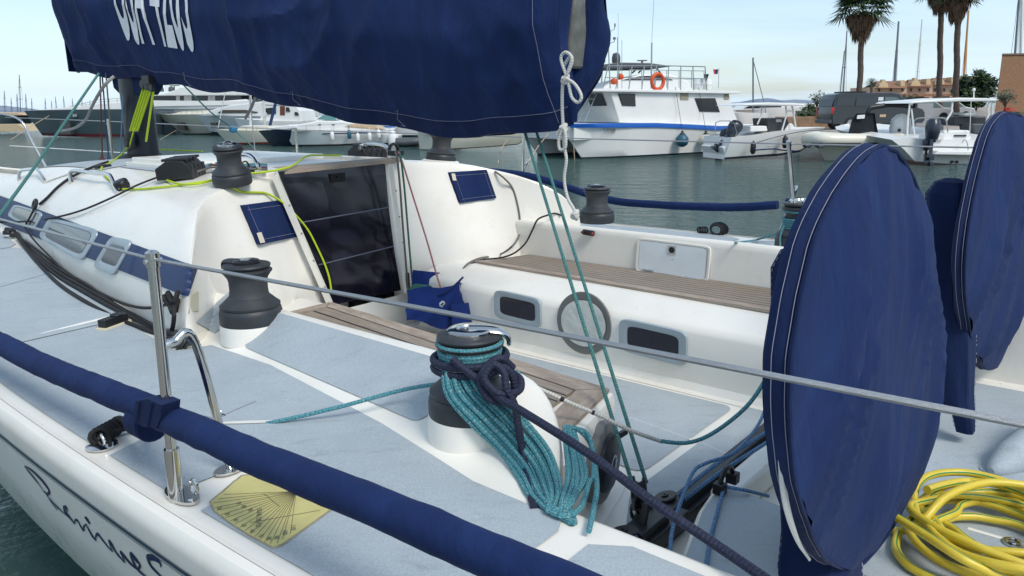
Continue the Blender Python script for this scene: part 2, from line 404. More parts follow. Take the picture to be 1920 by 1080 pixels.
st.grid([[W(hullside(x, d)+Vector((0, .004, .002))) for d in (.092, .104)] for x in [i*.2 for i in range(0, 40)]])
st.grid([[W(hullside(x, d)+Vector((0, .004, .002))) for d in (.109, .112)] for x in [i*.2 for i in range(0, 40)]])
P('hull_stripe', st, mat('stripe_blue', (.02, .05, .10), .35), hull)
st = MB(); st.tube([W(Vector((x, YC+halfbeam(x)-.036, zdeck(x, YC+halfbeam(x))+.008))) for x in [i*.2-1 for i in range(50)]], .0022, 5); P('rail_groove', st, SEAM, hull)
# hull name in script strokes
def uproj(pts, r0, r1=None):
    o = []
    for px, py in pts:
        c = L(CAM); d = L(ray(px, py)); d = d/d.length; t = 1.0
        while t < 8:
            p = c+d*t; s_ = hullside(p.x, max(.031, zdeck(p.x, YC+halfbeam(p.x))-p.z))
            if p.y < s_.y: break
            t += .004
        o.append(p + Vector((0, .003, .001)))
    return o
nm = MB()
strokes = [([(48.2, 873.8), (53.0, 881.2), (62.5, 892.5), (72.5, 905.0), (83.8, 920.5)], 0.005), ([(48.2, 873.8), (62.5, 883.0), (77.5, 897.5), (87.5, 909.5), (93.5, 920.0), (91.0, 926.5), (83.0, 920.5)], 0.008), ([(86.2, 922.5), (97.5, 940.0), (110.0, 956.8)], 0.005), ([(95.0, 935.0), (112.5, 953.8), (125.0, 965.5)], 0.004), ([(128.0, 959.5), (125.8, 951.5), (122.0, 953.0), (124.5, 961.2), (132.5, 970.0), (142.5, 983.0)], 0.009), ([(141.5, 982.5), (143.0, 975.0), (147.5, 977.0), (153.0, 986.5), (158.5, 994.2), (158.5, 988.0), (162.5, 982.5)], 0.006), ([(161.0, 969.5), (166.0, 975.0), (171.0, 983.0)], 0.009), ([(162.5, 982.0), (168.0, 992.5), (175.0, 1005.0), (183.0, 1014.5)], 0.007), ([(180.5, 1011.5), (182.0, 1003.0), (186.0, 1002.0), (192.5, 1010.0), (203.8, 1024.5), (213.0, 1034.2)], 0.006), ([(213.0, 1034.2), (209.0, 1023.0), (207.0, 1015.5), (211.5, 1020.5), (220.0, 1036.2), (236.0, 1055.0)], 0.008), ([(236.0, 1055.0), (231.5, 1042.5), (228.5, 1036.2), (233.8, 1041.2), (246.2, 1056.2), (260.0, 1068.0)], 0.008), ([(260.0, 1068.0), (264.0, 1060.0), (257.5, 1050.0), (248.0, 1039.5), (250.0, 1050.0), (260.0, 1067.5), (277.5, 1082.5)], 0.009), ([(303.5, 1062.5), (301.2, 1053.8), (291.2, 1046.2), (280.5, 1045.0), (280.0, 1050.5), (287.5, 1063.8), (306.2, 1082.5)], 0.01)]
for pts, r in strokes:
    q = [W(p) for p in spline(uproj(pts, r), 5)]
    rr_ = []
    for i, p_ in enumerate(q):
        tg = (q[min(i+1, len(q)-1)]-q[max(i-1, 0)]).normalized(); sd = tg.cross(BY).normalized(); w_ = r*(.35+.65*sin(pi*i/(len(q)-1)))*.85
        rr_.append([p_-sd*w_, p_+BY*.0012, p_+sd*w_])
    nm.grid(rr_)
P('hull_lettering', nm, mat('lettering_navy', (.008, .014, .06), .4), hull)
# ---- deck moulding
dk = MB()
def stations(a, b, s):
    n = max(1, int(round((b-a)/s))); return [a+(b-a)*i/n for i in range(n+1)]
fx = stations(3.55, 9.6, .07); rows = []
EG = (1.0, .9995, .998, .994, .986, .975, .96, .94, .915, .88, .84, .79, .73, .66, .58, .50, .42, .36, .30, .20, .10, 0)
for x in fx:
    B = halfbeam(x)-.055; r = []; w = min(max(wroof(x)*.985, .0), B*.97)
    D_ = [lerp(B, w, k/10) for k in range(11)]
    rows.append([W(x, YC+d, zdeck(x, YC+d)) for d in D_]+[W(x, YC, zdeck(x, YC)-.02)]+[W(x, YC-d, zdeck(x, YC-d)) for d in D_[::-1]])
dk.grid(rows)
def rp(x, u, sg):                    # coachroof shell point
    y = YC+sg*u*wroof(x); return Vector((x, y, zdeck(x, y)+(zroof_add(x, y) if u < .99999 else 0)))
def innerdy(x): return 1.06 + (.34*((1.36-x)/.34)**2 if x < 1.36 else 0)
for sg in (1, -1):
    for a, b, idy in ((1.02, 3.55, 1.06), (-2.5, 1.02, 1.44)):
        rows = []
        for x in (stations(a, 2.75, .04)+stations(2.765, b, .015) if a > 1 else stations(a, b, .06)):
            if a > 1: idy = innerdy(x)
            B = halfbeam(x)-.055
            zf_ = lambda y: zdeck(x, y)+zcoam(x, y)
            r = [W(x, YC+sg*q, zf_(YC+sg*q)) for q in [lerp(B, idy, j/26) for j in range(27)]]; zt = zf_(YC+sg*idy)
            lo = .70
            for q, dz in ((.012, .004), (.022, .018), (.026, .04)): r.append(W(x, YC+sg*(idy-q), zt-dz))
            r.append(W(x, YC+sg*(idy-.04 if a > 1 else idy-.06), lo)); rows.append(r)
        dk.grid(rows)
# aft ends of the coamings
for sg in (1, -1):
    rows = []
    for x, y in ((1.02, 1.38), (1.02, 1.44)):
        zt = ZS(x, YC+sg*max(y, 1.06)); rows.append([W(x, YC+sg*y, zt), W(x-.015, YC+sg*y, zt-.02), W(x-.02, YC+sg*y, .7)])
    dk.grid(rows)
deck = P('deck', dk, [GEL])
# cockpit bulkhead (aft face of the coachroof), recessed round the companionway
def bulk(y, z): return xtop(abs(y-YC)) - slp(abs(y-YC))*max(0, 1.69-max(z, 1.12))
bk = MB(); rf = MB()
OPN = .40
def xe_u(u, sg):
    x = 3.3
    for _ in range(25):
        p = rp(x, u, sg); x = .5*x+.5*(xtop(abs(p.y-YC))-slp(abs(p.y-YC))*max(0, 1.69-max(p.z, 1.12)))
    return x
for sg in (1, -1):
    cols = []
    for u in EG:
        xe = xe_u(u, sg); e = rp(xe, u, sg); dy = abs(e.y-YC); col = []
        if dy > (.385 if sg > 0 else .355):
            yb = e.y; lo = .72 if dy < 1.05 else zdeck(xe, yb)+zcoam(min(xe, 3.0), yb)-.015
            lo = min(lo, e.z)
            for k in range(14):
                z = lerp(lo, e.z, (k/14)); nar = 1-min(1, max(0, (z-.98)/.74)); y2 = yb
                if dy < .75: q = (.75-dy)/.36; y2 = yb-sg*nar*q*(.24 if sg > 0 else .07)
                col.append(Vector((xtop(abs(y2-YC))-slp(abs(y2-YC))*max(0, 1.69-max(z, 1.12)), y2, z)))
            d_ = .028*min(1, max(0, (e.z-lo)/.1))
            col[-1] = col[-1].lerp(e, .25)
            col.append(e.lerp(col[-1], min(1, d_/max(1e-4, (e-col[-1]).length)))); col.append(e+Vector((.006*d_/.028, 0, -.006*d_/.028))); col.append(rp(xe+d_+.002, u, sg))
        else: col = [e]*16+[e]
        for k in range(1, 60):
            x = lerp(xe+.03, 9.55, (k/59)**1.0); col.append(rp(x, u, sg))
        cols.append(col)
    n_ = len(cols[0]); rf.grid([[W(c[i]) for c in cols] for i in range(n_)])
P('coachroof', rf, [GEL])
# sill below the washboards
bk.grid([[W(3.43, YC+s_, z) for z in (.95, .72)] for s_ in (-OPN, OPN)])
bk.box(W(3.62, -2.50, .95), (.2, .42, .5), BX, BY)
P('cockpit_bulkhead', bk, [GEL])
def hb_(px, py, off=0.0):             # pixel on bulkhead
    c = L(CAM); d = L(ray(px, py)); d = d/d.length; t = 2.0
    while t < 7:
        p = c+d*t
        if p.x > bulk(p.y, p.z) and abs(p.y-YC) < 1.4: break
        t += .004
    return p+Vector((-off, 0, 0))
# ---- cockpit sole and benches
ZF = .75
so_ = MB(); so_.box(W(.45, YC, ZF-.03), (6.0, 3.0, .06), BX, BY); P('cockpit_sole', so_, [GEL])
def slabp(mb, pts, z0, z1, m=0):
    mb.prism([W(x, y, z0) for x, y in pts], (0, 0, z1-z0), m)
FIN = lambda x: interp([(1.1, -3.085), (3.2, -3.10)], x)
fb = MB()
rows = []
for x in stations(1.16, 3.35, .1):
    yo = -3.78; r = []
    for y, z in ((-3.80, 1.118), (-3.36, 1.118), (-3.33, 1.112), (-3.14, 1.072), (-3.11, 1.058), (-3.095, 1.03), (-3.115, .86), (-3.125, .79), (-3.105, .758), (-3.07, .752)): r.append(W(x, y, z))
    rows.append(r)
# rounded aft corner
base = [(-3.36, 1.118, .42), (-3.33, 1.112, .45), (-3.14, 1.072, .64), (-3.11, 1.058, .67), (-3.095, 1.03, .685), (-3.115, .86, .665), (-3.125, .79, .655), (-3.105, .758, .675), (-3.07, .752, .71)]
cor = []
for k in range(9):
    a = pi/2*k/8; r = [W(1.16, -3.80, 1.118)]
    for y, z, d in base:
        rad = .16; yy = y; 
        # rounded corner: centre at (1.16, y-rad)
        r.append(W(1.16-rad*sin(a)*(1 if True else 0), yy-rad*(1-cos(a)), z))
    cor.append(r)
aft = [[W(1.16, -3.80, 1.118)]+[W(1.0, -3.80, z) for y, z, d in base]]
fb.grid(aft+cor[::-1]+rows[1:])
P('bench', fb, [GEL])
nb = MB()
ye = lambda x: interp([(1.3, -2.16), (3.2, -2.34)], x)
rows = []
for x in stations(1.36, 3.4, .1):
    e = ye(x); rows.append([W(x, -1.66, 1.078), W(x, e+.03, 1.078), W(x, e+.005, 1.07), W(x, e-.01, 1.04), W(x, e+.0, .80), W(x, e-.02, .76), W(x, e-.06, .752)])
A0, A1 = (1.36, -2.165), (1.22, -1.64)          # aft edge of the near bench, running outboard and aft
cor = []
for k in range(1, 15):
    t = k/14; x = lerp(A0[0], A1[0], t); y = lerp(A0[1], A1[1], t); dn = Vector((-.966, -.258, 0)); b0 = .045*min(1, k/3)
    q = [(-.03, 1.078), (-.005, 1.07), (.012, 1.04), (.0, .80), (.02, .76), (.06, .752)]
    cor.append([W(lerp(1.5, x, .6), -1.66, 1.078)]+[W(x+dn.x*(b0*.3+d), y+dn.y*d, z) for d, z in q])
nb.grid(cor[::-1]+rows)
nb.box(W(1.36, -1.60, .90), (.34, .30, .30), BX, BY)
P('bench', nb, [GEL])
# teak seat tops
def teak(name, pts_rows, parent=None, m=None):
    mb = MB(); mb.grid([[W(p) for p in r] for r in pts_rows], uv=lambda i, j: (pts_rows[i][j][0], pts_rows[i][j][3] if len(pts_rows[i][j]) > 3 else pts_rows[i][j][1])); return mb
def tk_strip(A, B, C, D, z0, th, pitch, n=12, v1=None, label=None):   # corner points (x,y): A-B one edge, D-C the other; planks run along A-B
    mb = MB(); ln = (Vector(B)-Vector(A)).length; wd_ = (Vector(D)-Vector(A)).length; k = pitch/.045
    f = lambda u, v: (lerp(lerp(A[0], B[0], u), lerp(D[0], C[0], u), v), lerp(lerp(A[1], B[1], u), lerp(D[1], C[1], u), v))
    rows = [[W(*f(i/n, j/4), z0+th) for j in range(5)] for i in range(n+1)]
    mb.grid(rows, uv=lambda i, j: (i/n*ln, j/4*wd_/k))
    per = [f(0, 0), f(1, 0), f(1, 1), f(0, 1)]
    for i in range(4):
        a, b = per[i], per[(i+1) % 4]
        mb.face([mb.vert(W(*a, z0)), mb.vert(W(*b, z0)), mb.vert(W(*b, z0+th)), mb.vert(W(*a, z0+th))], 0, ((0, .01), (1, .01), (1, .02), (0, .02)))
    return mb
sf = MB()
P('seat', tk_strip((1.28, -3.765), (3.02, -3.765), (3.10, -3.455), (1.28, -3.395), 1.119, .012, .043, 20), TEAK)
P('seat_edge', tk_strip((1.20, -3.39), (3.13, -3.45), (3.15, -3.405), (1.235, -3.34), 1.119, .013, .5, 10), WOOD)
P('seat_edge', tk_strip((1.20, -3.765), (1.20, -3.395), (1.275, -3.395), (1.275, -3.765), 1.119, .013, .5, 4), WOOD)
P('seat', tk_strip((1.40, -1.69), (3.05, -1.70), (3.09, -2.25), (1.455, -2.06), 1.079, .012, .062, 20), TEAK)
P('seat_edge', tk_strip((1.37, -2.145), (3.16, -2.325), (3.10, -2.255), (1.45, -2.065), 1.079, .013, .5, 10), WOOD)
P('seat_edge', tk_strip((1.365, -2.145), (1.26, -1.72), (1.34, -1.69), (1.447, -2.06), 1.079, .013, .5, 4), WOOD)
P('seat_edge', tk_strip((3.165, -2.32), (3.165, -1.75), (3.10, -1.75), (3.10, -2.25), 1.079, .013, .5, 4), WOOD)
# ---- nonskid panels: conforming sheets
def panel(mb, fx0, n, m, off=.004, f=None, rc=.0):
    rows = []
    for i in range(n+1):
        r = []
        for j in range(m+1):
            x, y = fx0(i/n, j/m); r.append(W(x, y, (f or ZS)(x, y)+off))
        rows.append(r)
    mb.grid(rows)
def nskid(name, A, B, C, D, n=30, m=8, off=.004, f=None, rad=.05):
    A, B, C, D = [Vector((*q, 0)) for q in (A, B, C, D)]
    ln = ((B-A).length+(C-D).length)/2; wd_ = ((D-A).length+(C-B).length)/2
    def g(u, v):
        # rounded corners: shrink v-range near the ends
        e = min(u, 1-u)*ln; k = 0
        if e < rad: k = (rad - sqrt(max(0, rad*rad-(rad-e)**2)))/wd_
        v = lerp(k, 1-k, v); p = A.lerp(B, u).lerp(D.lerp(C, u), v); return p.x, p.y
    us = sorted(set([0, .003, .01] + [i/n for i in range(1, n)] + [.99, .997, 1] + [min(.5, rad*q/ln) for q in (.1, .25, .5, .75, 1)] + [1-min(.5, rad*q/ln) for q in (.1, .25, .5, .75, 1)]))
    mb = MB(); rows = []
    for u in us: rows.append([W(*(lambda q: (q[0], q[1], (f or ZS)(q[0], q[1])+off))(g(u, j/m))) for j in range(m+1)])
    mb.grid(rows); return P(name, mb, [NSK])
# side deck forward: outer edge follows the rail
def sidedeck(sg, a, b, inn, cut0=0, cut1=0):
    mb = MB(); rows = []
    for x in stations(a, b, .02 if sg > 0 and a == .9 else .08):
        yo = YC+sg*(halfbeam(x)-.088-(.30*(1-sst(.045, .06, abs(x-1.69)))+.13*(1-sst(.035, .055, abs(x-2.16))) if sg > 0 else 0)); yi = YC+sg*inn(x)
        e = min(x-a, b-x); k = (.05-sqrt(max(0, .05**2-(.05-e)**2))) if e < .05 else 0
        rows.append([W(x, y, ZS(x, y)+.004) for y in [lerp(yo-sg*k, yi+sg*k, j/8) for j in range(9)]])
    mb.grid(rows); P('nonskid_panel', mb, [NSK])
inf = lambda x: interp([(-2, 1.50), (1.2, 1.47), (1.65, 1.38), (2.36, 1.285), (2.78, 1.28), (2.82, 1.40), (3.42, 1.335), (4.9, 1.12), (6.46, .90), (7.5, .74), (8.6, .40)], x)
sidedeck(1, .90, 3.45, inf); sidedeck(1, 3.462, 5.6, inf); sidedeck(1, 5.612, 7.9, inf); sidedeck(1, -.2, .82, inf); sidedeck(1, -2.4, -.28, inf)
sidedeck(-1, 2.0, 6.4, inf); sidedeck(-1, .6, 1.9, inf); sidedeck(-1, -2.4, .5, inf)
wh = MB(); wh.box(W(1.67, -1.0, 1.139), (.10, .40, .004), BX, BY)
# coaming tops
nskid('nonskid_panel', (1.52, -1.40), (2.62, -1.50), (2.70, -1.655), (1.56, -1.635), 30, 6)
def pxgrid(name, q, n, m, mats, off=.004, f=None, parent=None, surf=None):
    mb = MB(); g = surf or (lambda x, y, o: hs(x, y, o, f))
    mb.grid([[W(g(*bil(q, i/n, j/m), off)) for j in range(m+1)] for i in range(n+1)]); return P(name, mb, mats, parent)
pxgrid('nonskid_panel', ((366, 604), (430, 548), (434, 598), (404, 626)), 8, 8, [NSK])
nskid('nonskid_panel', (1.52, -4.08), (2.62, -3.98), (2.70, -3.85), (1.56, -3.87), 30, 6)
# coachroof top nonskid
def roofpanel(a, b, s0, s1):
    mb = MB(); rows = []
    for x in stations(a, b, .1):
        w = wroof(x); rows.append([W(x, YC+w*lerp(s0, s1, j/10), ZS(x, YC+w*lerp(s0, s1, j/10))+.004) for j in range(11)])
    mb.grid(rows); P('nonskid_panel', mb, [NSK])
roofpanel(4.05, 5.1, .52, .40); roofpanel(5.13, 6.7, .62, .04); roofpanel(5.13, 6.7, -.04, -.62); roofpanel(6.8, 8.2, .6, .1); roofpanel(4.05, 5.1, -.4, -.62)
fl = lambda x, y: ZF
nskid('nonskid_panel', (1.29, -2.25), (3.1, -2.42), (3.1, -3.03), (1.29, -3.045), 20, 6, f=fl)
nskid('nonskid_panel', (1.085, -1.80), (1.085, -3.58), (1.245, -3.55), (1.245, -2.10), 12, 6, f=fl, rad=.03)
nskid('nonskid_panel', (.74, -4.02), (.74, -2.1), (-1.4, -2.1), (-1.4, -4.02), 12, 6, f=fl)
# helm seat box and bridge at the traveller
bx = MB()
top = [(.93, -2.09), (.90, -1.9), (.80, -1.56), (.77, -1.40), (.52, -1.40), (.52, -2.0), (.62, -2.06)]
slabp(bx, top, .70, .90); P('helm_step', bx, [GEL, NSK], bev=.02)
bx = MB(); slabp(bx, [(lerp(x, .3, .03), lerp(y, -1.75, .03)) for x, y in top], .895, .905); P('nonskid_panel', bx, NSK, bev=.004)
bx = MB(); bx.box(W(.925, -3.05, .80), (.09, 1.85, .10), BX, BY); P('traveller_beam', bx, GEL, bev=.015)
tr = MB(); tr.box(W(1.03, -2.75, .815), (.05, 2.5, .04), BX, BY); tr.box(W(1.03, -2.75, .775), (.09, 2.5, .05), BX, BY); track = P('traveller_track', tr, BLK, bev=.006)
# white pedestals of the wheels
for x, y in ((.66, -3.22), (.60, -2.06)):
    pd = MB(); rows = []
    for z, w, d in ((.752, .13, .11), (.757, .13, .11), (.76, .085, .075), (.86, .075, .065), (1.1, .06, .05), (1.4, .05, .045)):
        rows.append([W(x+d*cos(a)*1.0, y+w*sin(a), z) for a in [2*pi*i/16 for i in range(16)]])
    pd.grid(rows, closeu=True); P('pedestal', pd, GEL)
# steering foot rest tube at far right
fr = MB(); fr.tube([W(p) for p in spline([hit(1858, 884, 'z', .765), hit(1885, 868, 'z', .775), hit(1925, 836, 'z', .81), hit(2000, 772, 'z', .88)], 8)], lambda t: .012+.05*min(1, t*2.2)**.8, 18)
c_ = hit(1857, 885, 'z', ZF); fr.prism([W(c_+Vector((.035*cos(a), .028*sin(a), .001))) for a in [2*pi*k/18 for k in range(18)]], Vector((0, 0, .008))); P('foot_rest', fr, NSK)
fr = MB(); fr.lathe(W(c_+Vector((0, 0, .009))), [(.009, 0), (.008, .004), (.004, .004), (.003, .002), (0, .002)], 12); P('screw', fr, STEEL)
# ================================================================= fittings of the yacht
def sup(k, n, e=.32):               # rounded-rectangle unit outline in 0..1
    a = 2*pi*k/n; c, s_ = cos(a), sin(a)
    return .5+.5*math.copysign(abs(c)**e, c), .5+.5*math.copysign(abs(s_)**e, s_)
def window(name, q, fr, g, gm, n=40, up=.012, parent=None, sub='pane', e=.32, frm=None):
    # q: four pixels; g(px,py,off) -> yacht point; fr: frame width as a fraction of the opening
    mb = MB(); rings = []
    for k0, off in ((0, -.004), (0, up*.6), (.04, up), (.75, up), (1, up*.55), (1, -.002)):
        r = []
        for k in range(n):
            u, v = sup(k, n, e); s_ = fr*k0; r.append(W(g(*bil(q, .5+(u-.5)*(1-2*s_[0] if False else 1-2*fr*k0), .5+(v-.5)*(1-2*fr*k0*1.5)), off)))
        rings.append(r)
    mb.grid(rings, closeu=True); o = P(name, mb, [frm or ALU], parent)
    gl = MB(); rr = []
    for t in (1, .75, .5, .25, .02):
        rr.append([W(g(*bil(q, .5+(sup(k, n, e)[0]-.5)*(1-2*fr*.96)*t, .5+(sup(k, n, e)[1]-.5)*(1-2*fr*1.45)*t), .0095)) for k in range(n)])
    gl.grid(rr, closeu=True); P(sub, gl, gm, o); return o
fpl = lambda ax, v: (lambda px, py, off: hit(px, py, ax, v) + Vector(((off if ax == 'X' else 0), (off if ax == 'y' else 0), 0)))
# stripe and side windows of the coachroof
def hsr(px, py, off): return hs(px, py, off)
pxgrid('side_stripe', ((-40, 352), (369, 501), (351, 556), (-40, 402)), 110, 16, [NVP], .006)
window('side_window', ((30, 383), (84, 399), (68, 432), (16, 405)), .1, hsr, GLW)
window('side_window', ((96, 408), (191, 432), (158, 492), (74, 445)), .1, hsr, GLW)
window('side_window', ((212, 444), (252, 452), (218, 518), (177, 500)), .16, hsr, GLS)
# portlights of the bench front, closing disc
yF = fpl('y', -3.088)
def gF(px, py, off): p = hit(px, py, 'y', -3.10); t = (p.z-.79)/.24; p2 = hit(px, py, 'y', lerp(-3.125, -3.097, max(0, min(1, t)))); return p2+Vector((0, off+.004, 0))
window('portlight', ((929, 541), (1016, 560), (1017, 616), (930, 594)), .13, gF, GLS)
window('portlight', ((1163, 594), (1291, 622), (1289, 688), (1163, 655)), .13, gF, GLS)
window('storage_port', ((1046, 540), (1147, 554), (1147, 672), (1046, 655)), .09, gF, mat('white_vinyl', (.62, .63, .58), .5, var=.12, vs=18, bump=.5, bs=22, bd=.01), up=.006, e=1.0, sub='cover', frm=mat('port_rim_grey', (.16, .16, .15), .5))
gC = lambda px, py, off: hit(px, py, 'y', -3.80)+Vector((0, off-.0, 0))
def hwall(px, py, off):             # far coaming wall
    p = hit(px, py, 'y', -3.8); z = p.z; t = (z-1.12)/.2; return hit(px, py, 'y', YC-1.06+.026+ .014*max(0, 1-t))+Vector((0, off, 0))
lk = window('locker', ((1196, 445), (1334, 462), (1328, 530), (1192, 508)), .045, hwall, mat('locker_lid', (.72, .77, .79), .3), up=.008, e=.16, sub='lid', frm=GEL)
mb = MB(); p = W(hwall(1262, 468, .012)); mb.box(p, (.045, .006, .045), BX, BY, m=0); mb.lathe(p+BY*.003, [(.017, 0), (.017, .003), (.012, .004), (.011, .001), (0, .001)], 16, BY, m=1); P('latch', mb, [STEEL, BLK], lk)
for x, y in ((1218, 505), (1296, 520)):
    mb = MB(); mb.tube([W(hwall(x-9, y-1, .012)), W(hwall(x+9, y+2, .012))], .006, 8); P('hinge', mb, STEEL, lk)
mb = MB(); a, b = hwall(1098, 434, .02), hwall(1116, 437, .02); mb.tube([W(a), W(b)], .017, 12); mb.tube([W(a+Vector((0, .005, 0))), W(a+Vector((.0, .02, 0)))], .008, 8, m=1); mb.tube([W(b+Vector((0, .005, 0))), W(b+Vector((.0, .02, 0)))], .008, 8, m=1)
P('switch_buttons', mb, [BLK, mat('red_button', (.25, .03, .03), .5)])
# washboards
def gW(px, py, off): return hb_w(px, py)+Vector((-off, 0, 0))
def hb_w(px, py):
    lo, hi = 3.3, 3.7
    for _ in range(20):
        m = (lo+hi)/2; p = hit(px, py, 'x', m)
        if m > 3.50-.12*(1.70-p.z): hi = m
        else: lo = m
    return hit(px, py, 'x', (lo+hi)/2)
wl = [(523, 322), (561, 418), (597, 497), (622, 574)]; wr = [(722, 307), (729, 389), (738, 462), (752, 545)]
for i in range(3):
    mb = MB(); q = (wl[i], wr[i], (wr[i+1][0], wr[i+1][1]-1.2), (wl[i+1][0], wl[i+1][1]-1.2))
    mb.grid([[W(gW(*bil(q, u/8, v/4), .0)) for v in range(5)] for u in range(9)])
    fr_ = [W(gW(*p_, 0)) for p_ in q]; mb.prism(fr_, BX*.012); o = P('washboard', mb, [GLS], smooth=False)
    if i:
        m2 = MB(); m2.grid([[W(gW(lerp(wl[i][0], wr[i][0], k/6), lerp(wl[i][1], wr[i][1], k/6)+d, .003)) for d in (-1.6, .6)] for k in range(7)]); P('joint', m2, mat('joint_line', (.10, .11, .15), .4), o, smooth=False)
    if i == 0:
        m2 = MB(); m2.box(W(gW(632, 333, .006)), (.005, .10, .05), BX, BY); m2.box(W(gW(632, 331, .012)), (.012, .03, .012), BX, BY); P('lock', m2, mat('dark_bronze', (.02, .02, .022), .3, .6), o)
for A_, B_ in (((512, 330), (622, 585)), ((729, 308), (760, 548))):
    mb = MB(); a, b = W(gW(*A_, .018)), W(gW(*B_, .018)); mb.tube([a, b], .02, 4); 
    for k in range(1, 5): mb.lathe(a.lerp(b, k/5)-BX*.018, [(.006, 0), (.005, .004), (0, .005)], 8, -BX, m=1)
    P('washboard_channel', mb, [GEL, STEEL], smooth=False)
mb = MB(); mb.box(W(gW(757, 525, .035)), (.02, .02, .1), BX, BY); P('channel_latch', mb, BLK, bev=.004)
# sliding hatch: raised garage, slot, weathered teak-coloured edge
mb = MB()
ht = lambda x, y: 1.725-.045*max(0, x-5.4)**2-.0177*(y-YC)
for sg in (1, -1):
    yy = YC+sg*.455; mb.box(W(4.35, yy, ht(4.3, yy)-.005), (1.62, .05, .05), BX, BY)
mb.box(W(4.72, YC, 1.745), (.90, .86, .035), BX, BY)
P('hatch_garage', mb, GEL, bev=.008)
mb = MB(); mb.box(W(3.93, YC, 1.722), (.72, .80, .02), BX, BY, m=0); P('sliding_hatch', mb, mat('hatch_white', (.66, .67, .66), .4, var=.1), bev=.004)
mb = MB(); q = [W(hit(520, 322, 'z', 1.735)), W(hit(727, 303, 'z', 1.735)), W(hit(690, 290, 'z', 1.74)), W(hit(590, 300, 'z', 1.74))]
def tkq(A, B, C_, D, th):
    m_ = MB(); rows = [[Vector(A).lerp(B, i/10).lerp(Vector(D).lerp(C_, i/10), j/3) for j in range(4)] for i in range(11)]
    m_.grid(rows, uv=lambda i, j: (i*.08, j*.03)); m_.grid([[Vector(A).lerp(B, i/10)-Vector((0, 0, k*th)) for k in (0, 1)] for i in range(11)], uv=lambda i, j: (i*.08, j*.03)); return m_
P('hatch_edge', tkq(W(3.50, YC+.40, 1.745), W(3.50, YC-.42, 1.758), W(3.60, YC-.40, 1.762), W(3.68, YC+.36, 1.750), .022), WOOD, smooth=False)
# navy instrument covers on the bulkhead
PTCH = mat('patch_label', (.62, .56, .46), .7)
for q, lb, tgq in ((((449, 385), (540, 373), (568, 440), (481, 458)), 'label', ((475, 436), (484, 434), (491, 453), (482, 455))), (((838, 323), (908, 318), (926, 371), (859, 380)), 'label', ((840, 325), (847, 325), (850, 338), (843, 338)))):
    mb = MB(); n = 10
    top_ = [[W(hb_(*bil(q, i/n, j/n), .022+.006*sin(pi*i/n)*sin(pi*j/n))) for j in range(n+1)] for i in range(n+1)]; mb.grid(top_)
    per = [top_[i][0] for i in range(n+1)]+[top_[n][j] for j in range(1, n+1)]+[top_[n-i][n] for i in range(1, n+1)]+[top_[0][n-j] for j in range(1, n)]
    mb.grid([per, [p_+BX*.03 for p_ in per]], closeu=True)
    o = P('instrument_cover', mb, NAVY)
    m2 = MB()
    for (a, b) in (((.06, .12), (.97, .12)), ((.06, .89), (.97, .89)), ((.10, .04), (.10, .97)), ((.90, .04), (.90, .97))):
        m2.tube([W(hb_(*bil(q, lerp(a[0], b[0], k/10), lerp(a[1], b[1], k/10)), .0275)) for k in range(11)], .0008, 4)
    P('stitching', m2, STITCH, o)
    m3 = MB(); m3.grid([[W(hb_(*bil(tgq, i, j), .029)) for j in (0, 1)] for i in (0, 1)]); P(lb, m3, PTCH, o)
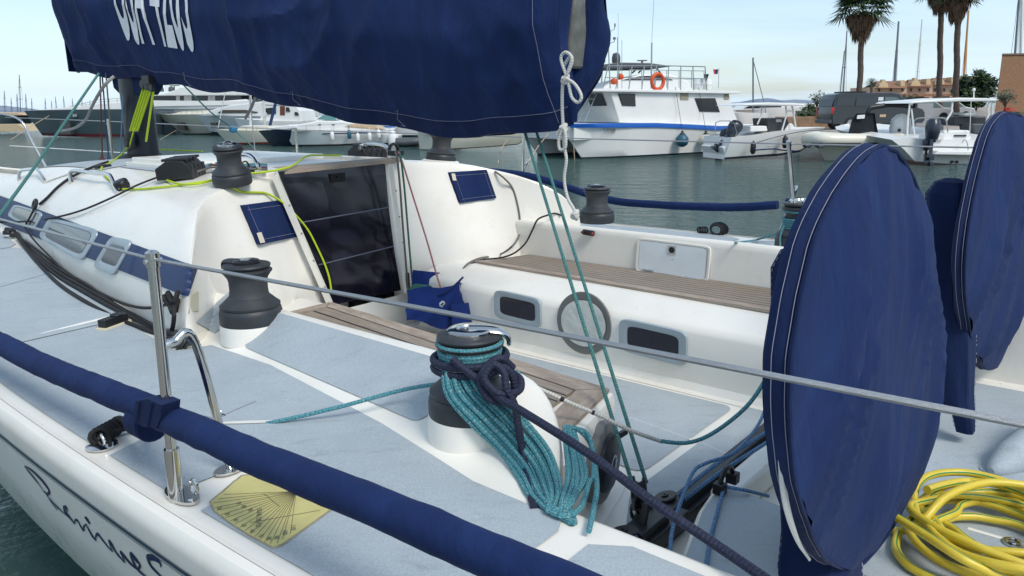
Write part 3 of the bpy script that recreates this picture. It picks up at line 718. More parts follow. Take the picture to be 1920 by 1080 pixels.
# ---- winches
HSC = .77
def winch(c, s=1.0, ped=0.0, selftail=True, ang=0.0, axis=None, arm=True, metal=False, label=None, ref=None):
    c = Vector(c); Z = (axis or Vector((0, 0, 1))).normalized(); X = Matrix.Rotation(ang, 3, Z) @ Z.orthogonal().normalized() if ref is None else (ref-Z*ref.dot(Z)).normalized()
    mb = MB()
    mb.lathe(c, [(q*s, h*s*HSC) for q, h in ((.104, -.01), (.106, .0), (.106, .045), (.103, .062), (.098, .068), (.101, .071), (.102, .080), (.094, .088), (.080, .105), (.072, .115), (.069, .118))], 40, Z, ref=X)
    o = P('winch', mb, RUB)
    if label: o['label'] = label
    if ped:
        p2 = MB(); p2.lathe(c, [(.125, -ped), (.122, -.01), (.117, .008), (.104, .012), (.1, .01)], 40, Z, ref=X); P('winch_base', p2, GEL, o)
    d = MB(); d.lathe(c, [(q*s, h*s*HSC) for q, h in ((.071, .113), (.066, .125), (.064, .15), (.065, .19), (.069, .205), (.075, .215), (.078, .222))], 40, Z, ref=X); P('drum', d, mat('drum_grip', (.04, .045, .05), .62, var=.2, bump=.6, bs=500, bd=.001), o)
    t = MB(); t.lathe(c, [(q*s, h*s*HSC) for q, h in ((.078, .222), (.083, .228), (.084, .234), (.078, .240), (.070, .245), (.078, .250), (.080, .256), (.078, .262), (.06, .266), (.045, .266))], 40, Z, ref=X); P('jaw', t, RUB, o)
    k = MB(); k.lathe(c, [(q*s*(1.2 if metal else 1), h*s*HSC) for q, h in ((.046, .262), (.046, .276), (.041, .281), (.026, .282), (.024, .276), (.012, .276), (.011, .268), (0, .268))], 28, Z, ref=X)
    P('cap', k, STEEL if metal else mat('cap_black', (.02, .02, .022), .3, .3), o)
    if not metal:
        k2 = MB(); k2.lathe(c, [(.022*s, .2825*s*HSC), (.019*s, .286*s*HSC), (.012*s, .286*s*HSC), (.010*s, .276*s*HSC), (0, .276*s*HSC)], 8, Z, ref=X); P('socket', k2, STEEL, o)
    if arm:
        a = MB(); Y = Z.cross(X); P0 = c+Z*.274*s*HSC
        if metal: P_ = [P0, P0+X*.05*s, P0+X*.078*s-Z*.006*s, P0+X*.094*s-Z*.02*s, P0+X*.096*s-Z*.038*s]; a.tube(spline(P_, 5), lambda t: (.026-.016*t)*s, 10, flat=.5)
        else: P_ = [P0-Z*.006, P0+X*.05*s-Z*.004, P0+X*.088*s-Z*.006*s, P0+X*.096*s-Z*.03*s]; a.tube(spline(P_, 5), lambda t: (.028-.014*t)*s, 10, flat=.45)
        P('feeder_arm', a, STEEL if metal else RUB, o)
    return o
def at_(px, py, z): return W(hit(px, py, 'z', z))
zc = lambda x, y: ZS(x, y)
w1 = hit(472, 601, 'z', 1.235); winch(W(w1), 1.14, .08, ang=2.0)
w2 = hit(884, 772, 'z', 1.225); winch(W(w2), 1.12, .10, ref=CR, metal=True, label='winch wrapped in teal and navy ropes')
w3 = hit(1119, 414, 'z', 1.315); winch(W(w3), 1.08, 0, ang=1.2)
w4 = hit(1497, 462, 'z', 1.325); winch(W(w4), 1.12, .06, ref=CR, metal=True)
# winch on the coachroof (leaning with the camber) and its far twin
n5 = nS(hs(437, 352)); w5 = hs(437, 345, .01); winch(W(w5), .88, 0, ang=1.0, axis=(Vector((0, 0, 1))*1.0+BY*.13-BX*.12), metal=True)
w6 = hs(826, 300, 0) ; w6 = Vector((3.95, -3.62, 0)); w6.z = ZS(*w6.xy)+.0
w6 = hit(826, 297, 'y', -3.56); winch(W(Vector((w6.x, w6.y, ZS(w6.x, w6.y)-.0))), .92, .03, ang=1.0, axis=(Vector((0, 0, 1))-BY*.08-BX*.05), metal=True)
# ---- clutches
def clutch(c, n, X, Y, Z, w=.042, L_=.15, H=.075):
    o = None
    for i in range(n):
        mb = MB(); q = Vector(c)+Y*((i-(n-1)/2)*w)
        pr = [(-L_/2, 0), (L_/2, 0), (L_/2, H*.5), (L_*.3, H*.95), (-L_*.15, H), (-L_*.5, H*.6)]
        mb.prism([q-Y*(w*.45)+X*a+Z*b for a, b in pr], Y*w*.9)
        mb.box(q+Z*(H*1.02)+X*.01, (L_*.72, w*.5, .014), X, Y, Z); mb.box(q+X*(L_/2-.012)+Z*H*.55, (.03, w*.62, .03), X, Y, Z)
        P('rope_clutch', mb, BLK, smooth=False, bev=.004)
k5 = hs(345, 325); nz5 = nS(k5); Yk = (W(hs(368, 312))-W(hs(312, 330))).normalized(); Zk = W(nz5); Xk = Yk.cross(Zk)
if Xk.dot(BX) > 0: Xk = -Xk
clutch(W(hs(342, 334, .005)), 4, Xk, Yk, Zk, w=.052, L_=.19, H=.10)
pz = Vector((4.25, -3.52, 0)); pz.z = ZS(*pz.xy); clutch(W(pz), 4, -BX, BY, Vector((0, 0, 1)), w=.05, L_=.19, H=.10)
# hoops and grab rails
def rail(name, pts, r, m=STEEL, n=8, parent=None, seg=8): 
    mb = MB(); mb.tube([W(p) for p in spline(pts, seg)], r, n); return P(name, mb, m, parent)
rail('rope_guard', [hs(672, 292, -.01), hit(674, 280, 'y', -3.3), hit(682, 272, 'y', -3.3), hit(705, 270, 'y', -3.3), hit(722, 274, 'y', -3.3), hit(729, 284, 'y', -3.3), hit(729, 295, 'y', -3.3)], .012)
rail('rope_guard', [hit(449, 290, 'y', -2.3), hit(466, 291, 'y', -2.28), hit(477, 298, 'y', -2.25), hit(484, 310, 'y', -2.2), hit(486, 318, 'y', -2.2)], .012)
for q in ([(134, 344, 0), (137, 336, .05), (180, 343, .055), (205, 345, .055), (215, 355, .03), (221, 362, 0)], [(36, 338, 0), (40, 333, .045), (60, 331, .05), (70, 331, .05), (78, 336, .03), (84, 341, 0)]):
    rail('grab_rail', [hs(x, y, 0)+Vector((0, 0, h)) for x, y, h in q], .0125)
# steel organiser on roof bits: cheek block, deck eyes
mb = MB(); c = hs(232, 353, .02); mb.lathe(W(c), [(.035, -.02), (.04, -.01), (.04, .02), (.03, .03), (0, .03)], 16, W(nS(c))); mb.box(W(c)+Vector((0, 0, .0)), (.09, .05, .03), BX, BY); P('turning_block', mb, BLK, bev=.004)
mb = MB(); c = hs(194, 315, .01); mb.box(W(c), (.05, .09, .025), BX, BY); P('fairlead', mb, BLK, bev=.004)
pxgrid('roof_strip', ((80, 345), (152, 320), (154, 317), (92, 339)), 10, 2, [mat('aged_tape', (.55, .53, .42), .7)], .006)
mb = MB(); c = hs(214, 612, .0); X = (hs(240, 602)-hs(190, 620)).normalized(); Xw = W(X); Zw = W(nS(c)); Yw = Zw.cross(Xw)
mb.box(W(c)+Zw*.006, (.15, .055, .012), Xw, Yw, Zw, m=1); 
mb.box(W(c)+Zw*.028, (.125, .042, .034), Xw, Yw, Zw); mb.lathe(W(c)+Zw*.046+Xw*.02, [(.026, 0), (.026, .005), (.01, .006), (.01, .002), (0, .002)], 18, Zw)
P('deck_fairlead', mb, [BLK, mat('cream_plate', (.62, .57, .40), .5)], bev=.004)
# padeye at the toe rail, small deck eye
for (px, py, s_, nm_) in ((192, 838, 1, 'padeye'), (413, 781, .4, 'deck_eye')):
    mb = MB(); c = W(hs(px, py, .002)); mb.lathe(c, [(.042*s_, 0), (.042*s_, .005*s_), (.03*s_, .012*s_), (0, .013*s_)], 20)
    mb.tube([c+BX*(.02*s_*cos(a))+Vector((0, 0, .008+.03*s_*sin(a))) for a in [pi*k/8 for k in range(9)]], .005*s_, 8); P(nm_, mb, STEEL)
# rope slot in the deck
mb = MB(); a, b = hs(408, 796), hs(530, 793)
rows = []
for k in range(21):
    t = k/20; w_ = .018*sqrt(max(0, 1-(2*t-1)**2))+.001; c = a.lerp(b, t); rows.append([W(c+Vector((0.3*w_*e, w_*e, .006))) for e in (-1, 0, 1)])
mb.grid(rows); P('rope_slot', mb, GEL)
# ---- stanchions, braces, lifelines
def stanchion(b, top, brace=None, btop=None, socket=.13):
    b, top = Vector(b), Vector(top); d = (top-b).normalized(); mb = MB()
    mb.tube([W(b), W(b+d*.30), W(top)], .0125, 14); o = P('stanchion', mb, STEEL)
    s_ = MB(); s_.tube([W(b-d*.01), W(b+d*socket)], .0175, 14)
    s_.prism([W(b+Vector((.065*cos(a)-.0, .03*sin(a)-.015, .001))) for a in [2*pi*k/20 for k in range(20)]], Vector((0, 0, .007)))
    for sx in (-.045, .045): s_.lathe(W(b+Vector((sx, -.015, .008))), [(.008, 0), (.007, .003), (0, .003)], 10)
    s_.tube([W(b+Vector((-.04+.016*cos(a), -.028, .035+.018*sin(a)))) for a in [2*pi*k/12 for k in range(12)]], .004, 6, closed=True)
    P('stanchion_base', s_, STEEL, o)
    c_ = MB(); c_.tube([W(top-d*.02), W(top+d*.012)], .0155, 12); c_.lathe(W(top+d*.012), [(.0155, 0), (.008, .006), (0, .007)], 12, W(d)); c_.tube([W(top-d*.006-Vector((0, .02, 0))), W(top-d*.006+Vector((0, .02, 0)))], .006, 8); P('stanchion_cap', c_, STEEL, o)
    if brace:
        br = MB(); j = b+d*btop; q = Vector(brace); m_ = j.lerp(q, .12)+Vector((0, -.035, .035)); br.tube([W(p) for p in spline([j, j+Vector((0, -.03, .006)), m_+Vector((0, -.03, 0)), q], 8)], .0105, 12)
        br.prism([W(q+Vector((.028*cos(a), .045*sin(a), .002))) for a in [2*pi*k/16 for k in range(16)]], Vector((0, 0, .006))); P('brace', br, STEEL, o)
    return o
b0 = hs(331, 938); b0.z += .004
stanchion(b0, hit(286, 484, 'x', b0.x), hs(433, 884, .003), .38)
fb1 = hs(1460, 455); fb1 = Vector((1.65, -4.70, zdeck(1.65, -4.7))); stanchion(fb1, hit(1479, 268, 'x', 1.65), (1.72, -4.52, zdeck(1.65, -4.5)), .36)
fb2 = Vector((3.80, -4.66, zdeck(3.8, -4.66))); stanchion(fb2, fb2+Vector((0, -.03, .62)), (3.88, -4.48, fb2.z), .40)
xs_n = [b0.x, 3.95, 6.1, 8.2, -.6]; 
def railpt(x, sg, h): return Vector((x, YC+sg*(halfbeam(x)-.085), zdeck(x, YC+sg*halfbeam(x))+h))
for x in (3.95, 6.1, 8.2): stanchion(railpt(x, 1, .003), railpt(x, 1, .62))
for x in (6.1, 8.2, -.6): stanchion(railpt(x, -1, .003), railpt(x, -1, .62))
def wire(pts, r=.0042, m=WIRE, name='lifeline'):
    mb = MB(); mb.tube([W(p) for p in pts], r, 8); return P(name, mb, m)
lt = hit(286, 486, 'x', b0.x); wire([railpt(9.3, 1, .60), railpt(8.2, 1, .615), railpt(6.1, 1, .615), hit(0, 411, 'y', -.86), lt, hit(900, 598, 'y', -.82), hit(1920, 796, 'y', -.80), hit(2300, 866, 'y', -.8)], .0042)
wire([railpt(9.3, -1, .60), railpt(8.2, -1, .615), railpt(6.1, -1, .615), fb2+Vector((0, -.03, .61)), hit(1479, 270, 'x', 1.65), railpt(-.6, -1, .61), railpt(-2.4, -1, .6)])
wire([railpt(9.3, -1, .31), railpt(8.2, -1, .31), railpt(6.1, -1, .31), fb2+Vector((0, -.015, .31))], .004, mat('white_pvc', (.75, .75, .75), .4))
wire([railpt(9.3, 1, .31), railpt(8.2, 1, .31), railpt(6.1, 1, .31), railpt(3.95, 1, .31), hit(-60, 608, 'y', -.85)])
# pulpit
mb = MB()
for sg in (1, -1):
    mb.tube([W(p) for p in spline([railpt(8.9, sg, 0), railpt(9.05, sg, .35), railpt(9.15, sg, .58), railpt(9.4, sg, .63), Vector((9.75, YC+sg*.12, 1.97)), Vector((9.82, YC, 1.97))], 6)], .0125, 10)
P('pulpit', mb, STEEL)
# ---- mast, boom, rigging
XM = 5.92
def mastsec(a, s=1.0): return (.115*cos(a)*s, .062*sin(a)*s)
mb = MB(); rows = []
zb = ZS(XM, YC)
for z in [zb-.03, zb+.02, 2.2, 3, 5, 9, 14, 17]:
    rows.append([W(XM+.155*cos(a), YC+.10*sin(a), z) for a in [2*pi*k/24 for k in range(24)]])
mb.grid(rows, closeu=True); mast = P('mast', mb, MASTM)
mb = MB(); mb.lathe(W(XM, YC, zb-.01), [(.19, 0), (.19, .012), (.16, .03), (.13, .035)], 24); P('mast_collar', mb, BLK, mast)
mb = MB(); mb.box(W(5.72, YC, 2.30), (.14, .10, .16), BX, BY); mb.box(W(5.83, YC, 2.3), (.1, .07, .10), BX, BY); goose = P('gooseneck', mb, STEEL, mast, bev=.008)
BM0, BM1 = Vector((5.65, YC, 2.36)), Vector((2.02, YC, 2.30))
mb = MB(); rows = []
for t in (0, 1): rows.append([W(BM0.lerp(BM1, t)+Vector((0, .05*cos(a), .09*sin(a)))) for a in [2*pi*k/20 for k in range(20)]])
mb.grid(rows, closeu=True); mb.face([mb.vert(p) for p in rows[1]]); boom = P('boom', mb, mat('boom_grey', (.09, .095, .10), .45, .3, var=.3, vs=30, bump=.5, bs=60))
# rigid vang (navy plate under the boom by the mast)
mb = MB(); pr = [(208, 143), (275, 143), (270, 165), (262, 178), (225, 178), (212, 165)]
mb.prism([W(hit(x, y, 'y', YC+.07)) for x, y in pr], -BY*.14); P('vang_cover', mb, NAVYD, mast, bev=.01)
def line(name, pts, r, m, label, cat, group=None, n=8, seg=6, smooth=True):
    mb = MB(); mb.tube([W(p) for p in (spline(pts, seg) if smooth else pts)], r, n); o = mb.build(name, m); tag(o, label, cat, group); return o
H_ = hit
# shrouds and stays of the yacht (world-side: part of the boat)
for sg in (1, -1):
    wire([railpt(6.3, sg, .0)+Vector((0, -.25*sg, 0)), Vector((XM, YC+sg*.9, 8.5))], .005, name='shroud')
wire([Vector((9.6, YC, 1.3)), Vector((XM+.1, YC, 15.5))], .005, name='forestay')
# ================================================================= cloth covers
def fold(x, z, seed=0.0):          # wrinkle field in metres
    v = 0
    for k, (ax, az, am) in enumerate(((7, 3.0, .016), (15, -6, .009), (4.2, 5.5, .020), (26, 9, .004))):
        n_ = noise.noise(Vector((x*1.3+k*7+seed, z*1.7, seed)))
        s_ = sin(ax*x+az*z+3.5*n_); v += am*(1-abs(s_))**1.5*(.5+n_)
    return v+.03*noise.noise(Vector((x*1.6+seed, z*2.2, 3.1)))
botT = [(x, z) for x, z in ((1.80, 2.10), (1.86, 2.0), (1.95, 1.965), (2.15, 1.935), (2.40, 1.915), (2.95, 1.945), (3.35, 2.00), (3.75, 2.055), (4.25, 2.145), (4.6, 2.17), (4.95, 2.20), (5.3, 2.235), (5.5, 2.29), (5.8, 2.275), (6.3, 2.33), (6.7, 2.37))]
def cov_w(x): return interp([(1.87, .18), (1.95, .24), (2.2, .27), (3, .24), (4, .23), (5.2, .25), (6.0, .28), (6.5, .24), (6.75, .12)], x)
def cov_top(x): return interp([(1.8, 2.95), (4, 3.15), (6, 3.6), (6.75, 3.7)], x)
def cov_pt(x, v, side=1):          # v: 0 hem .. 1 ridge
    zb_ = interp(botT, x); zt_ = cov_top(x); z = lerp(zb_, zt_, v)
    pr = interp([(0, .42), (.06, .55), (.2, .86), (.4, 1.0), (.65, .86), (.85, .55), (.95, .28), (1, 0)], v)
    y = cov_w(x)*pr + fold(x, z, 0 if side > 0 else 5)*(1 if v < .97 else 0)*1.7*(1-.75*sst(4.2, 4.6, x)*(1-sst(5.5, 5.9, x)))
    return Vector((x, YC+side*y, z+.012*sin(9*x)*(1-v)**6))
mb = MB(); NXC = 190; NV = 44
xs_ = [lerp(1.885, 6.72, (i/NXC)**1.15) for i in range(NXC+1)]
vv = [(j/NV)**1.2 for j in range(NV+1)]
for sd in (1, -1):
    x0_ = lambda v: 1.885 if sd > 0 else interp([(0, 2.22), (.06, 2.06), (.2, 1.99), (.4, 1.93), (1, 1.885)], v)
    mb.grid([[W(cov_pt(lerp(x0_(v), 6.72, (x-1.885)/(6.72-1.885)), v, sd)) for v in vv] for x in xs_])
# front closure round the mast
mb.grid([[W(Vector((x+ (.0 if 1 else 0), YC+y*s_, z))) for (x, y, z) in [(6.72+.10*sin(pi*k/10), cov_w(6.72)*cos(pi*k/10)*1.0, lerp(2.37, 3.7, j/12)) for k in range(11)]] for s_ in (1,) for j in range(13)])
scv = thing('sail_cover', 'long navy canvas sail cover over the boom, white sail number on its side', 'sail cover', W(4, YC, 2.0))
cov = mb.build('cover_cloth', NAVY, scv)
# turned hem and stitching
mb = MB(); mb.grid([[W(cov_pt(x, v, 1)+Vector((0, .004, 0))) for v in (0, .03, .06)] for x in xs_]); 
mb.grid([[W(cov_pt(x, 0, 1)+Vector((0, .004, 0))), W(cov_pt(x, 0, 1)+Vector((0, -.018, -.004))), W(cov_pt(x, 0, 1)+Vector((0, -.02, .05)))] for x in xs_]); mb.build('hem', NAVYD, scv)
def stitch(pts, mbx, r=.0012, dash=.012, gap=.006):
    P_ = spline(pts, 6); acc = 0; cur = []
    for a, b in zip(P_, P_[1:]):
        n_ = max(1, int((b-a).length/.004))
        for k in range(n_):
            q = a.lerp(b, k/n_); acc += (b-a).length/n_; ph = acc % (dash+gap)
            if ph < dash: cur.append(q)
            else:
                if len(cur) > 1: mbx.tube(cur, r, 3, caps=False)
                cur = []
mb = MB(); mb.tube([W(cov_pt(x, .066, 1)+Vector((0, .0045, 0))) for x in xs_[::2]], .0009, 3)
for x in (2.9, 3.75, 4.9): mb.tube([W(cov_pt(x+dx, v, 1)+Vector((0, .006, 0))) for dx, v in ((.02, .075), (-.01, .085), (.03, .04), (-.01, .01), (.02, .012))], .0014, 3)
for x, v0, v1 in ((1.93, .02, .6),):
    mb.tube([W(cov_pt(x+.05*sin(2*v), v, 1)+Vector((-.002, .005, 0))) for v in [lerp(v0, v1, k/20) for k in range(21)]], .0012, 3)
mb.build('stitching', STITCH, cov)
# sail number, cut from cloth letters and laid on the cover
def text_mesh(txt, wd_=None):
    cu = bpy.data.curves.new('t', 'FONT'); cu.body = txt; cu.size = 1; cu.offset = .018 if txt[0] == 'U' else 0; cu.resolution_u = 6
    o = bpy.data.objects.new('t', cu); COL.objects.link(o); dg = bpy.context.evaluated_depsgraph_get(); me = bpy.data.meshes.new_from_object(o.evaluated_get(dg))
    import bmesh
    bm = bmesh.new(); bm.from_mesh(me); bmesh.ops.triangulate(bm, faces=bm.faces); bmesh.ops.subdivide_edges(bm, edges=[e for e in bm.edges if e.calc_length() > .15], cuts=3, use_grid_fill=True)
    bmesh.ops.triangulate(bm, faces=bm.faces)
    vs = [v.co.copy() for v in bm.verts]; fs = [[v.index for v in f.verts] for f in bm.faces]; bm.free()
    COL.objects.unlink(o); bpy.data.objects.remove(o); bpy.data.curves.remove(cu); bpy.data.meshes.remove(me)
    x0 = min(v.x for v in vs); x1 = max(v.x for v in vs); y0 = min(v.y for v in vs); y1 = max(v.y for v in vs)
    return [((v.x-x0)/(x1-x0), (v.y-y0)/(y1-y0)) for v in vs], fs
def text_on(name, txt, fn, m, parent=None, **k):
    uv_, fs = text_mesh(txt); mb = MB(); mb.v = [fn(u, v) for u, v in uv_]
    for f in fs: mb.face(f)
    return mb.build(name, m, parent, smooth=False, **k)
SAILW = mat('sail_number_white', (.66, .68, .70), .7, var=.06, vs=20)
def numfn(u, v): # letters run aft along the near face
    x = lerp(5.50, 4.60, u); return W(cov_pt(x, lerp(.205, .88, v), 1)+Vector((0, .010, 0)))
text_on('sail_number', 'USA 4203', numfn, SAILW, scv)
# gathered end of the cover: drawstring lobe on the far side, end cap of the boom
bo = MB(); pr = [(1040, 215), (1030, 120), (1047, -30), (1080, -30), (1068, 40), (1057, 110), (1050, 200)]
bo.prism([W(hit(x, y, 'y', YC-.02)) for x, y in ((1043, 128), (1057, -40), (1082, -40), (1064, 128))], -BY*.12)
P('boom_end', bo, mat('boom_end_grey', (.16, .165, .15), .6, .2, var=.35, vs=18, bump=1, bs=30), boom, bev=.012)
# turned-in folds of both sides round the end of the boom
for sd in (1, -1):
    mb = MB(); rows = []
    for j in range(40):
        v = vv[int(j*43/39)]; p0 = cov_pt(1.885 if sd > 0 else interp([(0, 2.22), (.06, 2.06), (.2, 1.99), (.4, 1.93), (1, 1.885)], v), v, sd); r = []
        for k in range(9):
            t = k/8; yy = lerp(abs(p0.y-YC), .035, t); xx = p0.x-.05*sin(pi*min(1, t*1.3))+.10*t+.014*sin(16*p0.z+5*t+sd); r.append(W(Vector((xx, YC+sd*yy, p0.z+.02*t))))
        rows.append(r)
    mb.grid(rows); mb.build('gathered_end', NAVY, scv)
# white tie cord of the cover
YE = YC+.30
cord = [(1058, 122), (1070, 105), (1072, 118), (1062, 142), (1056, 150), (1054, 190), (1056, 240), (1058, 275), (1062, 300), (1058, 335), (1064, 370), (1076, 392), (1080, 405), (1082, 414)]
mb = MB(); mb.tube([W(p) for p in spline([hit(x, y, 'y', YE) for x, y in cord], 6)], .0062, 8)
for q in ([(1062, 142), (1052, 110), (1060, 98), (1072, 108), (1066, 132), (1058, 150)], [(1060, 146), (1078, 158), (1090, 180), (1084, 192), (1072, 182), (1066, 155)], [(1056, 238), (1048, 262), (1050, 280), (1060, 276), (1060, 250), (1056, 238)], [(1056, 240), (1048, 246), (1044, 252)]):
    mb.tube([W(p) for p in spline([hit(x, y, 'y', YE+.012) for x, y in q], 6)], .0062, 8)
for (x, y) in ((1060, 148), (1056, 240), (1078, 402)):
    c = W(hit(x, y, 'y', YE+.006))
    for k in range(3): mb.tube([c+Vector((0, 0, .004*(k-1)))+(CR*cos(a)*.012+CU*sin(a+k)*.012+CF*.008*sin(2*a+k)) for a in [2*pi*j/12 for j in range(12)]], .0062, 7, closed=True)
tag(mb.build('tie_cord', WHTR), 'white cord tied in a bow at the end of the sail cover', 'cord')
# ---- wheel covers
def wheel_cover(name, face_px, rim_px, xf, thick, label, seam=.86, zipq=None, seed=1.0, puff=.06):
    # face_px: closed outline (pixels) on the plane x=xf, which faces aft; gusset runs forward by 'thick'
    out = [hit(x, y, 'x', xf) for x, y in face_px]; out = spline(out, 6, closed=True); n = len(out)
    out = [p+Vector((0, .011*noise.noise(p*4.5+Vector((seed, 0, 0))), .008*noise.noise(p*5+Vector((0, seed, 3)))))+Vector((0, .004*noise.noise(p*19), .004*noise.noise(p*17))) for p in out]
    c = sum(out, Vector())/n
    t_ = thing(name, label, 'wheel cover', W(Vector((xf, c.y, ZF))), 'wheel covers')
    mb = MB(); rows = []
    for i in range(23):
        s_ = i/22; r = []
        for k, p in enumerate(out):
            q = c.lerp(p, s_); a = math.atan2(q.z-c.z, q.y-c.y)
            h = puff*(1-s_**2.2)
            wr = 0
            if s_ > .08:
                yy = q.y-c.y; zz_ = q.z-c.z
                for (f1, am, ph) in ((17, .026, .3), (39, .009, 1.7), (8, .030, .9)):
                    nn = noise.noise(Vector((yy*3+seed, zz_*.8, seed)))
                    wr += am*(1-abs(sin((f1*yy+3.0*nn+ph)*(.75+.25*zz_)+.6*zz_)))**2*min(1, s_*2)*(1-.6*s_**6)
            r.append(W(q + Vector((-(h+wr), 0, 0))))
        rows.append(r)
    mb.grid(rows, closeu=True)
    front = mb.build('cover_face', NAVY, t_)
    m2 = MB(); rr = []
    for d_, sc, lift in ((0, 1.0, 0), (.012, 1.008, 0), (thick*.5, 1.014, 0), (thick-.012, 1.008, 0), (thick, 1.0, 0), (thick+.012, .95, 0)):
        rr.append([W(c+(p-c)*sc+Vector((d_+.004*noise.noise(p*9), 0, 0))) for p in out])
    m2.grid(rr, closeu=True); m2.grid([[W(c+(p-c)*s_+Vector((thick+.012+.02*(1-s_), 0, 0))) for p in out] for s_ in (.95, .5, .01)], closeu=True)
    g = m2.build('gusset', NAVYD, t_)
    m3 = MB()
    m3.tube([W(c+(p-c)*1.0145+Vector((thick*.62, 0, 0))) for p in out], .0007, 4, closed=True)
    m3.tube([W(c+(p-c)*1.0075+Vector((.004, 0, 0))) for p in out], .0008, 4, closed=True)
    m3.build('stitching', STITCH, g)
    # piping along the seam
    m4 = MB(); m4.tube([W(c+(p-c)*1.004+Vector((-.004, 0, 0))) for p in out], .005, 6, closed=True); m4.build('piping', NAVYD, front)
    if zipq:
        m5 = MB(); P_ = [hit(x, y, 'x', xf+zipq[1]) + Vector((0, .012, 0)) for x, y in zipq[0]]; P_ = spline(P_, 6); k = len(P_)
        m5.tube([W(p) for p in P_], lambda t: .004+.006*sin(pi*min(1, t*1.15)), 6, flat=.6); m5.build('zip', mat('zip_white', (.55, .57, .55), .6, bump=1, bs=300), g)
    return t_
wheel_cover('wheel_cover', [(1655, 276), (1695, 312), (1729, 400), (1752, 540), (1759, 680), (1745, 800), (1705, 920), (1655, 1010), (1600, 1062), (1548, 1048), (1508, 975), (1483, 860), (1476, 740), (1490, 600), (1527, 440), (1582, 336), (1622, 290)], None, .46, .045,
            'nearer navy canvas cover on a steering wheel, beside the winch wrapped in rope', zipq=([(1464, 805), (1468, 870), (1480, 950), (1500, 1010), (1522, 1045)], .022), seed=2.0)
wheel_cover('wheel_cover', [(1888, 214), (1925, 232), (1965, 320), (1985, 430), (1975, 540), (1940, 620), (1890, 672), (1852, 690), (1826, 655), (1812, 590), (1806, 500), (1818, 400), (1838, 310), (1862, 240)], None, .47, .035,
            'farther navy canvas wheel cover, standing at the starboard helm with a half-open zip', zipq=([(1815, 616), (1824, 645), (1838, 678), (1850, 688)], .016), seed=5.0)
# ---- canvas bags over the instrument pedestals
def bag(label, rings, seams=(), seed=0.0):
    t_ = thing('pedestal_cover', label, 'pedestal cover', W(rings[-1][0]), 'canvas covers on the wheel pedestals'); mb = MB(); rows = []
    R_ = []
    for a, b in zip(rings, rings[1:]):
        for k in range(5): R_.append((a[0].lerp(b[0], k/5), lerp(a[1], b[1], k/5), lerp(a[2], b[2], k/5)))
    R_.append(rings[-1])
    for c, wy, wx in R_:
        r = []
        for k in range(36):
            a = 2*pi*k/36; e = .6; cs = math.copysign(abs(cos(a))**e, cos(a)); sn = math.copysign(abs(sin(a))**e, sin(a))
            f_ = 1+.07*noise.noise(Vector((3*cos(a), 3*sin(a), c.z*3+seed)))+.04*sin(7*a+c.z*6+seed)
            r.append(W(c+Vector((wx*cs*f_, wy*sn*f_, 0))))
        rows.append(r)
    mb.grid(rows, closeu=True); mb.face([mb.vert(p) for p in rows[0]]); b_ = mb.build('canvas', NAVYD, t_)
    m3 = MB()
    for k in (4, 20): stitch([r[k]+(r[k]-sum(r, Vector())/36).normalized()*.003 for r in rows[2:]], m3, .0014)
    m3.build('stitching', STITCH, b_); return t_
def rg(px, py, y, wy, wx): return (hit(px, py, 'y', y), wy, wx)
bag('navy canvas bag over the pedestal behind the nearer wheel cover, bulging past its left edge', [rg(1522, 462, -1.98, .015, .02), rg(1518, 468, -1.98, .07, .06), rg(1524, 500, -1.98, .10, .085), rg(1530, 620, -1.98, .11, .09), rg(1530, 760, -1.95, .11, .085), rg(1530, 900, -1.9, .10, .08), rg(1540, 1000, -1.86, .11, .085), rg(1535, 1090, -1.82, .13, .09)], seed=1.0)
bag('tall narrow navy canvas bag over the pedestal between the two wheel covers', [rg(1785, 334, -3.30, .01, .02), rg(1783, 340, -3.30, .055, .05), rg(1781, 362, -3.30, .085, .075), rg(1780, 500, -3.30, .088, .08), rg(1782, 640, -3.30, .09, .08), rg(1790, 740, -3.28, .085, .06), rg(1806, 770, -3.25, .055, .035), rg(1810, 808, -3.25, .035, .03)], seed=3.0)
# ---- padded covers on the lower lifelines
def pad(pts, r, label, knots=None, wr=.04):
    P_ = spline(pts, 16); mb = MB(); mb.tube([W(p) for p in P_], r, 22)
    for i, v in enumerate(mb.v[:len(P_)*22]):
        c = W(P_[i//22]); d = v-c; k = 1+wr*1.6*noise.noise(Vector((v.x*8, v.y*8, v.z*22)))+.025*sin(i//22*.9+2*noise.noise(v*3))*noise.noise(v*5)*2+.03*noise.noise(Vector((v.x*30, v.y*30, v.z*12))); mb.v[i] = c+d*k
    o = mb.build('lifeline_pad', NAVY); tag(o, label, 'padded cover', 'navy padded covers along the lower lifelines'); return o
yP = -.80
pd1 = pad([hit(-120, 578, 'y', yP), hit(0, 644, 'y', yP), hit(72, 681, 'y', yP), hit(160, 719, 'y', yP), hit(250, 754, 'y', yP), hit(286, 770, 'y', yP)], .036, 'navy padded lifeline cover at the left, forward of the near stanchion')
pd2 = pad([hit(304, 780, 'y', yP+.01), hit(390, 817, 'y', yP+.02), hit(480, 858, 'y', yP+.02), hit(720, 956, 'y', yP+.02), hit(960, 1060, 'y', yP+.02), hit(1260, 1190, 'y', yP+.02)], .0355, 'thick navy padded lifeline cover crossing the foreground from the near stanchion to the bottom edge')
